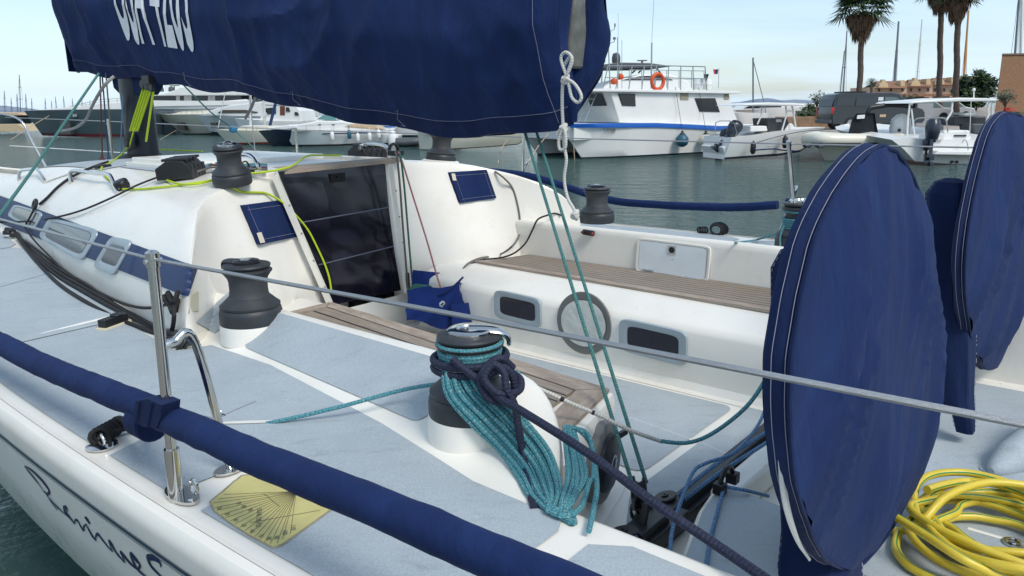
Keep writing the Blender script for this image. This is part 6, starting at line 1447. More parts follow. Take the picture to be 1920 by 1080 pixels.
# big white superyacht
pl = PL(380, 240, 92, -3); t_ = boat('motor_yacht', 'largest white superyacht with long dark window bands, behind the mast', 'motor yacht', pl)
hullpx(pl, [(250, 208), (330, 204), (400, 203), (560, 200)], [(285, 250), (330, 250), (400, 249), (560, 247)], 8, n=20).build('hull', [SHD, AFB], t_)
slab(pl, [(262, 205), (274, 190), (300, 189), (420, 189), (460, 186), (480, 196), (560, 198), (560, 206)], -3.2, 3.2).build('main_deck', WH, t_, smooth=False, bev=.1)
slab(pl, [(276, 190), (282, 179), (450, 179), (456, 190)], -3.0, 3.0).build('saloon_window', DKG, t_, smooth=False)
for x in (330, 345, 352, 390, 396): slab(pl, [(x, 179), (x+7, 179), (x+7, 190), (x, 190)], -3.03, -2.9).build('mullion', mat('glass_light', (.25, .25, .24), .2), t_, smooth=False)
slab(pl, [(270, 180), (300, 176), (325, 170), (337, 163), (420, 161), (540, 166), (540, 178), (440, 179)], -3.1, 3.1).build('upper_deck', WH, t_, smooth=False, bev=.1)
slab(pl, [(270, 188), (450, 190), (474, 187), (470, 196), (268, 200)], -3.4, -3.2).build('bulwark', WH, t_, smooth=False)
for x in (302, 322):
    mb = MB(); mb.lathe(pl(x, 172, 0), [(0, 0), (.30, 0), (.34, .2), (.28, .5), (0, .62)], 14); mb.build('radar_dome', TUBE, t_)
mb = MB(); mb.box(pl(327, 160.5, 0), (1.1, .15, .1)); mb.tube([pl(327, 170, 0), pl(327, 160, 0)], .06, 6); mb.build('radar', TUBE, t_)
for x in (311, 315): mb = MB(); mb.tube([pl(x, 172, 0), pl(x, 147, 0)], .02, 5); mb.build('whip_antenna', SSR, t_)
# dark transom yacht low at left of it
pl = PL(290, 252, 74, 0); t_ = boat('motor_yacht', 'white and dark yacht bow tucked between the mast and the cream bow', 'motor yacht', pl)
hullpx(pl, [(252, 228), (275, 226), (330, 224)], [(262, 252), (280, 253), (330, 253)], 4, n=10).build('hull', [mat('hull_greyblue', (.10, .13, .15), .3), AFB], t_)
slab(pl, [(270, 227), (282, 221), (330, 219), (330, 227)], -1.6, 1.6).build('deckhouse', WH, t_, smooth=False)
# cream bow with anchor pocket
pl = PL(345, 252, 71.5, -12); t_ = boat('motor_yacht', 'cream yacht bow with a square anchor pocket, left of the grey white one', 'motor yacht', pl)
hullpx(pl, [(293, 214), (320, 214.5), (372, 214), (460, 213)], [(345, 252), (355, 253), (390, 252), (460, 250)], 5.5, n=20, full=.6, flare=.5).build('hull', [CRM, AFB], t_)
slab(pl, [(329, 230), (343, 230), (346, 244), (335, 244)], -1.6, -1.1).build('anchor_pocket', mat('anchor_dark', (.04, .04, .035), .5), t_, smooth=False)
railing(pl, [(300, 209), (380, 208)], [(300, 213), (380, 213)], -1.2, .02, 8, 'railing', t_, mids=0)
slab(pl, [(320, 214), (345, 208), (420, 206), (420, 214)], -1.2, 1.2).build('deckhouse', CRM, t_, smooth=False)
rope_b('mooring_line', [pl(331, 244, -2), gw(300, 262, 0)], .018, TANC, 'tan mooring line from the anchor pocket of the cream bow', 'tan mooring lines')
# grey white motor yacht with swept cabin
pl = PL(430, 252, 66, -14); t_ = boat('motor_yacht', 'grey white motor yacht with a swept cabin and slim dark window', 'motor yacht', pl)
hullpx(pl, [(368, 215), (400, 217), (470, 219), (540, 220)], [(396, 248), (410, 250), (470, 252), (540, 252)], 4.6, n=18, full=.6, flare=.6).build('hull', [mat('hull_pale', (.55, .57, .58), .3), AFB], t_)
slab(pl, [(380, 215), (400, 205), (430, 197), (470, 193), (520, 186), (560, 186), (560, 220), (400, 217)], -1.7, 1.7).build('deckhouse', WH, t_, smooth=False, bev=.08)
slab(pl, [(408, 211), (418, 206), (460, 206), (484, 210), (480, 212), (412, 212)], -1.76, -1.66).build('window', mat('window_tan', (.07, .055, .045), .2), t_, smooth=False)
slab(pl, [(394, 230), (404, 230), (406, 239), (396, 239)], -1.5, -1.1).build('anchor_pocket', mat('anchor_dark', (.04, .04, .035), .5), t_, smooth=False)
# flybridge boat with brown door
pl = PL(520, 240, 58, -6); t_ = boat('motor_boat', 'white cabin boat with a brown door and dark side windows', 'motor boat', pl)
hullpx(pl, [(440, 222), (500, 226), (566, 228)], [(455, 252), (500, 254), (566, 254)], 3.6, n=12).build('hull', [WH, AFB], t_)
slab(pl, [(486, 228), (492, 198), (500, 184), (548, 188), (562, 208), (566, 228)], -1.5, 1.5).build('deckhouse', WH, t_, smooth=False, bev=.05)
slab(pl, [(490, 197), (500, 180), (548, 183), (556, 199)], -1.55, 1.55).build('flybridge', WH, t_, smooth=False, bev=.05)
slab(pl, [(525, 199), (534, 199), (534, 216), (525, 216)], -1.53, -1.48).build('door', mat('door_brown', (.14, .04, .02), .5), t_, smooth=False)
for q in ([(536, 201), (541, 201), (544, 209), (536, 209)], [(486, 190), (498, 184), (506, 190)], [(552, 210), (557, 210), (560, 216), (553, 216)], [(497, 203), (517, 201), (517, 213), (495, 214)]): slab(pl, q, -1.57, -1.48).build('window', DKG, t_, smooth=False)
# masts with furled sails between
for (x0, y0, x1, y1, m_, r, lb) in ((497, 240, 493, 160, MWH, .09, 'white mast with fittings rising behind the cream sailing boat'),):
    pl = PL(x0, y0, 50); t_ = thing('mast_pole', lb, 'mast', pl(x0, y0)); mb = MB(); mb.tube([pl(x0, y0), pl(x1, y1)], r, 8); mb.build('pole', m_, t_); mb = MB(); mb.tube([pl(x1-6, y0-12), pl(x0+8, y0-12)], .03, 5); mb.box(pl(x0, 215), (.2, .2, .25)); mb.build('fittings', MWH, t_)
# cream sailing boat with red boot top
pl = PL(430, 270, 48.5, 4); t_ = boat('sailing_boat', 'cream sailing boat with an orange red waterline, bow to the left', 'sailing boat', pl)
hullpx(pl, [(403, 243), (430, 244), (480, 245), (560, 246)], [(428, 269), (440, 270), (505, 268), (560, 267)], 3.2, n=18, full=.6, m2=.08).build('hull', [CRM, AFR], t_)
slab(pl, [(440, 245), (452, 236), (500, 236), (545, 238), (550, 246)], -.9, .9).build('coachroof', CRM, t_, smooth=False, bev=.04)
mastline(pl, (470, 240), (468, 60), .09, t_, MWH, spr=((.5, 8),), stays=False)
mb = MB(); mb.tube([pl(409, 240), pl(424, 165), pl(440, 70)], .03, 5); mb.tube([pl(505, 240), pl(520, 180), pl(548, 60)], .10, 6, m=1); mb.build('furled_sail', [MWH, NVP], t_)
railing(pl, [(406, 236), (500, 238)], [(406, 243), (500, 245)], -1.0, .014, 5, 'railing', t_, mids=0)
# white cruiser with navy bow, blue side line and fenders
pl = PL(550, 273, 44.8, 6); t_ = boat('sailing_boat', 'white cruiser with a navy bow and a row of white fenders', 'sailing boat', pl)
hullpx(pl, [(533, 250), (560, 247), (640, 246), (738, 243)], [(549, 273), (570, 273), (640, 272), (735, 266)], 3.3, n=22, full=.5, m2=.07).build('hull', [WH, AFB], t_)
mb = MB(); mb.grid([[pl(lerp(548, 722, k/20), lerp(250.8, 247.5, k/20)+d, -(3.3/2*(1-(1-min(1, (lerp(0, .94, k/20))/.5))**2))*1.0-.02) for d in (0, 2.2)] for k in range(21)]); mb.build('side_line', NVP, t_)
slab(pl, [(545, 247), (562, 233), (600, 226), (640, 227), (690, 237), (712, 245)], -1.2, 1.2).build('deckhouse', WH, t_, smooth=False, bev=.06)
slab(pl, [(593, 224), (606, 216), (628, 214), (630, 226)], -1.0, 1.0).build('windscreen', mat('screen_teal', (.12, .26, .27), .15), t_, smooth=False)
slab(pl, [(642, 238), (660, 232), (700, 233), (722, 242), (700, 243)], -1.25, 1.0).build('cockpit_cover', TANC, t_, smooth=False, bev=.08)
for x in (596, 622): slab(pl, [(x, 233), (x+6, 232.4), (x+6, 234), (x, 234.6)], -1.23, -1.1).build('porthole', DKG, t_, smooth=False)
railing(pl, [(548, 237), (640, 232), (730, 236)], [(548, 248), (640, 246), (730, 245)], -1.5, .012, 7, 'railing', t_, mids=0)
mastline(pl, (612, 232), (606, 40), .08, t_, MGR, spr=((.5, 8),), stays=False)
for i, (x, y, m_) in enumerate(((623, 255, WH), (655, 252, FND), (671, 258, WH), (693, 256, WH), (710, 251, WH))):
    c = pl(x, y, -1.85); mb = MB(); mb.lathe(c-Vector((0, 0, .25)), [(0, 0), (.07, .02), (.11, .08), (.11, .4), (.07, .46), (.02, .5), (.02, .75), (0, .75)], 12)
    tag(mb.build('fender', m_), ('first', 'second, teal blue,', 'third', 'fourth', 'last')[i]+' fender from the left along the side of the white cruiser', 'fender', 'fenders of the white cruiser')
# navy hull whose bow overlaps
pl = PL(500, 272, 46, -10); t_ = boat('sailing_boat', 'navy hulled sailing boat with white deck, bow pointing left toward the viewer', 'sailing boat', pl)
hullpx(pl, [(484, 245), (510, 243), (545, 241)], [(509, 273), (530, 274), (548, 272)], 3.0, n=12, full=.9, flare=.5).build('hull', [NVH, AFB], t_)
slab(pl, [(486, 245), (505, 239), (540, 234), (552, 236), (556, 243)], -1.0, 1.0).build('foredeck', WH, t_, smooth=False, bev=.05)
# small boat with white outboard, dark inflatable
pl = PL(735, 272, 44.5, 0); t_ = boat('small_boat', 'small white boat with a white outboard raised at its stern', 'small boat', pl)
hullpx(pl, [(700, 252), (725, 252), (748, 254)], [(704, 268), (725, 269), (746, 268)], 1.6, n=10).build('hull', [WH, AFB], t_)
mb = MB(); c = pl(737, 262, -1); mb.lathe(c-Vector((0, 0, .5)), [(0, 0), (.22, .03), (.28, .3), (.26, .75), (.14, .95), (0, 1.0)], 16); mb.build('outboard', WH, t_)
pl = PL(765, 275, 43.2, 0); t_ = boat('inflatable_dinghy', 'dark grey inflatable dinghy tied between the cruiser and the white wooden boat', 'dinghy', pl)
mb = MB(); mb.tube(spline([pl(742, 266, -.8), pl(760, 267, -.8), pl(784, 265, -.7), pl(790, 264, 0), pl(784, 265, .7), pl(745, 266, .8)], 6), .22, 12); mb.build('tube', TUBE, t_); slab(pl, [(748, 262), (786, 262), (784, 272), (750, 272)], -.6, .6).build('floor', TUBE, t_, smooth=False)
# clutter of boats behind, in line along the far pontoon
specs = [(640, 244, 60, 9, 205, 'white yacht behind the tan cockpit cover'), (690, 240, 64, 8, 190, 'white yacht with a dark mast behind the small boats'), (725, 240, 60, 7, 195, 'small white yacht right of the blue tarpaulin'), (765, 243, 58, 8, 200, 'white yacht just left of the wooden boat'), (590, 236, 72, 10, 175, 'white yacht behind the teal windscreen')]
for px, py, Y, L_, top, lb in specs: sailboat(px, wl(px, Y), Y, L_, top-120, lb, g='white yachts along the far pontoon')
pl = PL(722, 235, 56); t_ = boat('tarpaulin_boat', 'small boat under a bright blue tarpaulin', 'small boat', pl)
slab(pl, [(718, 240), (722, 227), (732, 227), (736, 240)], -.8, .8).build('tarpaulin', mat('tarp_blue', (.02, .16, .50), .6), t_, smooth=False, bev=.08); hullpx(pl, [(708, 239), (740, 239)], [(711, 248), (738, 248)], 1.8, n=8).build('hull', [WH, AFB], t_)
# white wooden boat with orange cabin, right of the winch
pl = PL(787, 281, 39.6, 13); t_ = boat('wooden_boat', 'cream boat with an upright stem and an orange varnished cabin side', 'wooden boat', pl)
hullpx(pl, [(782, 238), (800, 250), (870, 258), (930, 254), (978, 246), (1000, 240)], [(787, 281), (800, 281), (870, 278), (930, 274), (972, 270), (985, 262)], 3.0, n=24, full=.35, m2=.03).build('hull', [CRM, mat('boot_brown', (.07, .04, .03), .6)], t_)
slab(pl, [(785, 236), (800, 236), (880, 243), (878, 254), (800, 253)], -.9, .9).build('cabin', WRD, t_, smooth=False)
mb = MB(); mb.tube([pl(781, 240, 0), pl(780, 200, 0)], .07, 8); mb.build('stem_post', CRM, t_)
rope_b('mooring_line', [pl(952, 262, -1.2), pl(935, 285, -3.0), gw(934, 306, 0)], .018, TANC, 'frayed tan line from the stern of the wooden boat into the water', 'tan mooring lines')
# ---- boats between catamaran and quay
pl = PL(1450, 225, 75, 0); t_ = boat('motor_yacht', 'white yachts row behind the left T-top boat, nearest long grey white hull', 'motor yacht', pl)
hullpx(pl, [(1380, 206), (1420, 202), (1475, 201), (1560, 200)], [(1384, 228), (1420, 229), (1475, 229), (1560, 228)], 4, n=12).build('hull', [WH, AFB], t_)
slab(pl, [(1385, 206), (1400, 197), (1470, 194), (1560, 193), (1560, 203)], -1.5, 1.5).build('deckhouse', WH, t_, smooth=False); slab(pl, [(1395, 203), (1404, 199), (1465, 197), (1465, 202)], -1.55, -1.5).build('window', DKG, t_, smooth=False)
pl = PL(1412, 230, 58); t_ = boat('sailing_boat', 'yacht with a lone mast and slanting backstay right of the catamaran', 'sailing boat', pl)
hullpx(pl, [(1350, 212), (1400, 211), (1440, 212)], [(1362, 234), (1400, 235), (1437, 235)], 2.8, n=10).build('hull', [WH, AFB], t_)
mb = MB(); mb.tube([pl(1412, 212), pl(1412, 108)], .06, 8); mb.tube([pl(1412, 112), pl(1432, 190), pl(1436, 212)], .03, 5); mb.build('mast', MGR, t_)
# ---- T-top boats and ribs (real parts, outlined at their own distance)
def outboard(c, u, s, m, par, tilt=0.5):
    # c: top of the transom; u: horizontal direction pointing aft
    n_ = Vector((-u.y, u.x, 0)); Z = Vector((0, 0, 1)); R_ = Matrix.Rotation(0, 3, 'Z')
    ax = (Z*cos(tilt)+u*-sin(tilt)).normalized(); ay = n_.cross(ax).normalized()
    if ay.dot(u) < 0: ay = -ay
    mb = MB(); rows = []
    for h, a, b, o_ in ((.05, .13, .12, .10), (.12, .20, .17, .12), (.3, .27, .21, .16), (.5, .29, .22, .18), (.66, .26, .20, .16), (.76, .15, .12, .12), (.79, .02, .02, .1)):
        rows.append([c+ax*(h*s)+ay*((o_+a*cos(t))*s)+n_*(b*sin(t)*s) for t in [2*pi*k/20 for k in range(20)]])
    mb.grid(rows, closeu=True); o = mb.build('outboard', m, par)
    mb = MB(); mb.prism([c+ay*(q*s)+ax*(h*s)-n_*.05*s for q, h in ((.02, .12), (.26, .12), (.24, -.5), (.30, -.62), (.10, -.62), (.08, -.4))], n_*.10*s)
    mb.prism([c+ay*(q*s)+ax*(h*s)-n_*.11*s for q, h in ((.04, -.50), (.34, -.50), (.34, -.53), (.04, -.53))], n_*.22*s)
    mb.lathe(c+ay*.16*s+ax*(-.66*s)-ay*.15*s, [(0, 0), (.05*s, .05*s), (.06*s, .2*s), (.04*s, .34*s), (0, .36*s)], 12, ay)
    for k in range(3):
        a = 2*pi*k/3+.4; d = ax*cos(a)+n_*sin(a); e = ay.cross(d); p = c+ay*.34*s+ax*(-.66*s); mb.prism([p+d*.03*s-e*.03*s, p+d*.15*s-e*.06*s, p+d*.18*s+e*.01*s, p+d*.13*s+e*.07*s, p+d*.03*s+e*.03*s], ay*.015*s)
    mb.build('lower_unit', m, o); return o
# left T-top boat
pl = PL(1390, 296, 29.8, 14); t_ = boat('center_console_boat', 'white open boat with a T-top roof, bow to the right, beside the catamaran', 'motor boat', pl)
hullpx(pl, [(1548, 238), (1530, 239), (1470, 245), (1420, 253), (1372, 258)], [(1524, 268), (1500, 283), (1460, 290), (1400, 294), (1358, 297)], 2.3, n=24, full=.5, m2=.05, flare=.78).build('hull', [WH, AFB], t_)
slab(pl, [(1355, 276), (1375, 270), (1398, 276), (1398, 292), (1360, 293)], -.8, .9).build('swim_platform', WH, t_, smooth=False, bev=.03)
mb = MB()
for a, b, k in (((1420, 266), (1520, 246), -1.16), ): mb.grid([[pl(lerp(1415, 1545, i/12), lerp(268, 243, sin(pi*.5*i/12))+d, -1.17+.9*max(0, i/12-.5)**2*3) for d in (0, 1.2)] for i in range(13)])
mb.build('side_line', mat('line_dark', (.03, .03, .04), .5), t_)
mb = MB(); mb.grid([[pl(lerp(1410, 1500, i/10), lerp(281, 281, i/10)+3*sin(pi*i/10)*-1+d+(2 if i > 5 else 0), -1.1) for d in (0, 2.5)] for i in range(11)]); mb.build('sheer_stripe', NVP, t_)
slab(pl, [(1393, 198), (1398, 195), (1440, 192), (1490, 193), (1510, 196), (1508, 199), (1440, 198)], -1.0, 1.0).build('t_top', WH, t_, smooth=False, bev=.03)
mb = MB()
for e in (-.7, .7):
    mb.tube([pl(1473, 198, e), pl(1475, 214, e), pl(1466, 245, e)], .03, 7); mb.tube([pl(1485, 198, e), pl(1488, 214, e), pl(1492, 238, e)], .03, 7); mb.tube([pl(1475, 208, e), pl(1487, 208, e)], .025, 6); mb.tube([pl(1428, 200, e), pl(1428, 215, e), pl(1420, 233, e)], .03, 7)
mb.build('t_top_frame', WH, t_)
slab(pl, [(1437, 222), (1476, 221), (1480, 232), (1470, 248), (1440, 246)], -.5, .5).build('console', mat('console_dark', (.03, .035, .04), .4), t_, smooth=False, bev=.03)
slab(pl, [(1455, 223.5), (1466, 223.5), (1466, 229), (1455, 229)], -.53, -.5).build('screen', SHD, t_, smooth=False)
slab(pl, [(1407, 236), (1438, 236), (1440, 246), (1407, 247)], -.7, .7).build('seat', WH, t_, smooth=False, bev=.04)
slab(pl, [(1466, 246), (1474, 232), (1486, 231), (1494, 243)], -.5, .5).build('bow_seat', WH, t_, smooth=False, bev=.05)
mb = MB(); mb.tube([pl(1341, 250, -.6), pl(1342, 230, -.6), pl(1350, 226.5, -.6), pl(1368, 226.5, -.6), pl(1376, 232, -.6), pl(1381, 248, -.6), pl(1375, 271, -.6)], .02, 7); mb.build('ski_bar', SSR, t_)
o1 = outboard(pl(1368, 262, -.4), -pl.u, .95, OBD, t_, .75); o2 = outboard(pl(1362, 272, .3), -pl.u, .8, OBD, t_, .2)
text_on('hull_name', 'Cap Camarat', lambda u, v: pl(lerp(1435, 1462, u), lerp(277, 273, v), -1.19), mat('name_grey', (.12, .13, .14), .5), t_)
for i, (x, y) in enumerate(((1412, 278), (1472, 267))):
    mb = MB(); mb.lathe(pl(x, y, -1.28)-Vector((0, 0, .22)), [(0, 0), (.06, .02), (.10, .1), (.10, .36), (.06, .44), (.02, .48), (0, .5)], 14); tag(mb.build('fender', BLK), ('stern' if i == 0 else 'midships')+' black fender on the white T-top boat, bow to the right', 'fender', 'black fenders of the T-top boat')
# rib with covered console
pl = PL(1545, 300, 28.3, 6); t_ = boat('inflatable_boat', 'cream rigid inflatable with a white outboard and black covered console, bow to the left', 'inflatable boat', pl)
hullpx(pl, [(1530, 272), (1560, 272), (1640, 273), (1700, 272)], [(1546, 300), (1570, 300), (1640, 298), (1700, 296)], 1.5, n=16, full=.5, m2=.03).build('hull', [CRM, CRM], t_)
mb = MB(); mb.tube(spline([pl(1690, 262, -1.0), pl(1620, 263, -1.0), pl(1550, 262, -.95), pl(1524, 261, -.5), pl(1514, 262, 0), pl(1530, 258, .5), pl(1560, 260, .95), pl(1690, 260, 1.0)], 7), .23, 16); mb.build('tube', CRM, t_)
mb = MB(); mb.tube([pl(lerp(1522, 1690, k/16), 268.5, -1.22+.3*max(0, 1-k/2)) for k in range(17)], .02, 5); mb.tube([pl(lerp(1524, 1690, k/16), 271, -1.2+.3*max(0, 1-k/2)) for k in range(17)], .018, 5)
mb.build('rubbing_strake', mat('strake_dark', (.04, .05, .06), .5), t_)
for q in ([(1510, 272), (1521, 271), (1521, 277), (1512, 277)], [(1534, 273), (1545, 273), (1545, 277), (1535, 277)]): slab(pl, q, -1.25, -1.0).build('patch', OBD, t_, smooth=False, bev=.02)
mb = MB(); pr = [(1586, 264), (1590, 252), (1598, 222), (1606, 213), (1640, 212), (1645, 240), (1650, 265)]
rows = []
for k, (w, ins) in enumerate(((-.55, .0), (-.62, .02), (-.3, 0), (.3, 0), (.6, .02), (.55, .0))):
    c = (1618, 245); rows.append([pl(c[0]+(x-c[0])*(.93 if k in (0, 5) else 1+.015*sin(x)), c[1]+(y-c[1])*(.95 if k in (0, 5) else 1), w) for x, y in pr])
mb.grid(rows, closeu=True); mb.face([mb.vert(p) for p in rows[0]]); mb.face([mb.vert(p) for p in rows[-1]])
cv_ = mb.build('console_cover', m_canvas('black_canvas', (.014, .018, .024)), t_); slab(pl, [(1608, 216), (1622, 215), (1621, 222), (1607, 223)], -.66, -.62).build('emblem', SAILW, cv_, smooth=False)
mb = MB(); mb.tube(spline([pl(1627, 214, 0), pl(1630, 203, 0), pl(1645, 200, 0), pl(1670, 197, 0), pl(1700, 199, 0), pl(1708, 204, 0)], 5), .09, 10); mb.build('roll_bar_cover', BLK, t_)
for e in (-.6, .6): mb = MB(); mb.tube([pl(1705, 203, e), pl(1701, 245, e), pl(1700, 256, e)], .03, 7); mb.tube([pl(1709, 203, e), pl(1712, 230, e), pl(1716, 248, e)], .03, 7); mb.build('roll_bar', WH, t_)
slab(pl, [(1646, 246), (1658, 246), (1659, 264), (1648, 264)], -.4, .4).build('seat', WH, t_, smooth=False, bev=.03)
mb = MB(); rows = []
for h, a, b in ((0, .2, .2), (.15, .32, .25), (.5, .40, .28), (.8, .34, .26), (.95, .15, .15), (.98, .02, .02)): rows.append([pl(1686, 262, -.2)+Vector((0, 0, h*1.05-.1))+pl.u*(a*cos(q)-.0)+pl.n*(b*sin(q)) for q in [2*pi*k/20 for k in range(20)]])
mb.grid(rows, closeu=True); ob = mb.build('outboard', WH, t_); mb = MB(); mb.lathe(pl(1686, 244, -.5), [(0, 0), (.06, 0), (.06, -.02), (0, -.02)], 12, pl.n); mb.build('badge', BLK, ob)
# right T-top boat, stern towards the viewer
pl = PL(1790, 308, 25.8, 4); t_ = boat('center_console_boat', 'white fishing boat with a T-top, stern towards the viewer, dark outboard', 'motor boat', pl)
mb = MB(); st0 = [(1672, 262), (1700, 258), (1740, 262), (1830, 262), (1862, 256), (1866, 262), (1858, 300), (1840, 309), (1760, 306), (1715, 302), (1695, 280)]
rows = []
for d, s_ in ((0, 1.0), (2.2, 1.0), (4.2, .9), (5.6, .55), (6.4, .05)):
    c = (1775, 285); rows.append([pl(c[0]+(x-c[0])*s_, c[1]+(y-c[1])*(1 if d == 0 else 1.02), 0)+pl.n*d+Vector((0, 0, .05*d)) for x, y in st0])
mb.grid(rows, closeu=True); mb.face([mb.vert(p) for p in rows[0]]); mb.build('hull', WH, t_, smooth=False)
slab(pl, [(1770, 245), (1818, 244), (1822, 262), (1768, 262)], .4, 1.6).build('seat', WH, t_, smooth=False, bev=.04)
slab(pl, [(1740, 250), (1770, 250), (1770, 263), (1738, 263)], -.1, .4).build('transom_box', WH, t_, smooth=False, bev=.03); slab(pl, [(1790, 253), (1812, 253), (1812, 256), (1790, 256)], .36, .4).build('vent', BLK, t_, smooth=False)
slab(pl, [(1760, 283), (1838, 283), (1860, 287), (1858, 292), (1752, 290)], -.6, .05).build('swim_platform', WH, t_, smooth=False, bev=.03)
slab(pl, [(1704, 194), (1712, 190), (1750, 187), (1800, 183), (1850, 184), (1875, 187), (1865, 190), (1800, 190), (1745, 192)], 1.2, 3.4).build('t_top', WH, t_, smooth=False, bev=.03)
mb = MB()
for d in (1.3, 3.2):
    mb.tube([pl(1706, 193, d), pl(1702, 225, d), pl(1701, 258, d)], .03, 7); mb.tube([pl(1709, 206, d), pl(1713, 240, d), pl(1715, 256, d)], .025, 7); mb.tube([pl(1786, 190, d), pl(1784, 210, d), pl(1774, 226, d)], .035, 7)
    mb.tube([pl(1856, 190, d), pl(1852, 205, d), pl(1853, 215, d), pl(1846, 240, d)], .04, 7); mb.tube([pl(1861, 190, d), pl(1860, 215, d)], .03, 7)
mb.tube([pl(1826, 168, 2), pl(1826, 186, 2)], .02, 6); mb.lathe(pl(1826, 170, 2), [(0, 0), (.05, .0), (.05, .06), (0, .1)], 10); mb.tube([pl(1821, 190, .3), pl(1818, 256, .3)], .012, 5)
mb.build('t_top_frame', WH, t_)
slab(pl, [(1788, 220), (1850, 218), (1848, 236), (1790, 236)], 1.8, 2.8).build('console', mat('console_dark', (.03, .035, .04), .4), t_, smooth=False, bev=.04)
slab(pl, [(1808, 213), (1816, 211), (1830, 211), (1836, 214), (1834, 217), (1810, 217)], 1.6, 2.4).build('headrest', WH, t_, smooth=False, bev=.05)
slab(pl, [(1824, 232), (1846, 232), (1842, 252), (1828, 252)], 1.2, 2.0).build('seat_pedestal', TUBE, t_, smooth=False, bev=.04); slab(pl, [(1758, 235), (1770, 234), (1770, 245), (1760, 245)], .6, 1.2).build('locker', TUBE, t_, smooth=False, bev=.03)
mb = MB(); mb.tube(spline([pl(1714, 230, .2), pl(1722, 222, .2), pl(1765, 221, .2), pl(1774, 226, .2), pl(1777, 248, .2)], 5), .022, 7); mb.build('ski_bar', SSR, t_)
outboard(pl(1746, 270, -.25), (-pl.n*.85-pl.u*.5).normalized(), 1.05, OBD, t_, .35); outboard(pl(1735, 284, -.1), (-pl.n*.9-pl.u*.3).normalized(), .55, OBD, t_, .1)
mb = MB(); mb.tube(spline([pl(1804, 268, -.1), pl(1808, 262, -.2), pl(1814, 270, -.25), pl(1816, 300, -.25)], 5), .018, 6); mb.build('boarding_ladder', SSR, t_)
for x in (1785, 1794): mb = MB(); mb.lathe(pl(x, 304-.4, -.03), [(0, 0), (.05, 0), (.05, .02), (0, .02)], 12, -pl.n); mb.build('drain', BLK, t_)
# ---- van
VG = mat('van_grey', (.028, .032, .038), .3, .4, var=.05, coat=.4)
a = gw(1594, 237.5, .6); a = Vector((a.x, 42.1, .6)); a.x = yw(1594, 237, 42.1).x; b = yw(1698, 232, 42.3); vu = Vector((b.x-a.x, b.y-a.y, 0)); k = vu.length/3.0; vu = vu.normalized(); vn = Vector((-vu.y, vu.x, 0))
van = thing('parked_van', 'dark grey panel van parked on the quay, rear light facing left', 'van', Vector((a.x, a.y, .6)))
def vp(x, y, z): return Vector((a.x, a.y, .6))+vu*(x*k)+vn*(y*k)+Vector((0, 0, z*.98))
prof = [(-.95, .32), (-1.0, .5), (-1.02, 1.0), (-.93, 1.45), (-.80, 1.88), (-.55, 1.95), (2.2, 1.95), (2.6, 1.88), (3.35, 1.22), (3.9, 1.05), (4.05, .85), (4.08, .45), (3.95, .30)]
mb = MB(); rows = []
for y_, ins in ((0, .10), (.04, .03), (.12, 0), (1.74, 0), (1.82, .03), (1.86, .1)):
    rows.append([vp(x*(1-ins*.3), y_+(.10*max(0, z-1.0) if y_ < .9 else -.10*max(0, z-1.0)), z-(ins*.6 if z > 1.5 else 0)) for x, z in prof])
mb.grid(rows, closeu=True); mb.face([mb.vert(p) for p in rows[0]]); mb.face([mb.vert(p) for p in rows[-1]]); bd = mb.build('body', VG, van, bev=.03)
mb = MB()
for q in ([(1.75, 1.25), (1.78, 1.72), (2.38, 1.70), (3.0, 1.25)],): mb.prism([vp(x, -.005+.1*max(0, z-1.0), z) for x, z in q], -vn*.02)
mb.build('side_window', mat('van_glass', (.10, .14, .14), .1), van, smooth=False)
for q in ([(.2, 1.25), (.25, 1.72), (1.6, 1.72), (1.6, 1.25)], [(-.85, 1.28), (-.75, 1.70), (.1, 1.72), (.05, 1.28)]):
    mb = MB(); mb.prism([vp(x, -.002+.1*max(0, z-1.0), z) for x, z in q], -vn*.012); mb.build('side_panel', mat('panel_grey', (.042, .048, .054), .25, .3), van, smooth=False)
mb = MB(); mb.prism([vp(x, .16+y, z) for x, y, z in ((-.99, 0, 1.25), (-.87, 0, 1.65), (-.87, 1.5, 1.65), (-.99, 1.5, 1.25))], -vu*.03); mb.build('rear_window', DKG, van, smooth=False)
for yy in (.02, 1.72): mb = MB(); mb.box(vp(-.98, yy+.05, 1.02), (.12, .14, .34), vu, vn); mb.build('tail_light', mat('tail_red', (.55, .01, .02), .2), van, bev=.02)
mb = MB(); mb.box(vp(-1.02, .93, .45), (.15, 1.8, .2), vu, vn); mb.build('bumper', TUBE, van, bev=.03)
mb = MB(); mb.box(vp(1.55, .04, 1.62), (.28, .01, .18), vu, vn); mb.build('sticker', SAILW, van); mb = MB(); mb.box(vp(1.7, -.02, .72), (.34, .02, .14), vu, vn); mb.build('sticker', TANC, van)
mb = MB(); mb.box(vp(.3, .9, 2.0), (1.2, 1.2, .08), vu, vn); mb.build('roof_rack', BLK, van)
for x in (0, 3.0):
    for y_ in (-.03, 1.70):
        mb = MB(); mb.lathe(vp(x, y_, .33), [(0, 0), (.33, 0), (.34, .05), (.34, .18), (.3, .2), (0, .2)], 24, vn); w_ = mb.build('wheel', BLK, van); mb = MB(); mb.lathe(vp(x, y_-.01, .33), [(0, 0), (.2, -.01), (.21, .02), (0, .03)], 16, vn); mb.build('rim', SHD, w_)
mb = MB(); mb.prism([vp(3.3, .0, 1.12), vp(3.3, -.22, 1.12), vp(3.3, -.22, 1.35), vp(3.3, .0, 1.35)], vu*.1); mb.build('mirror', BLK, van)
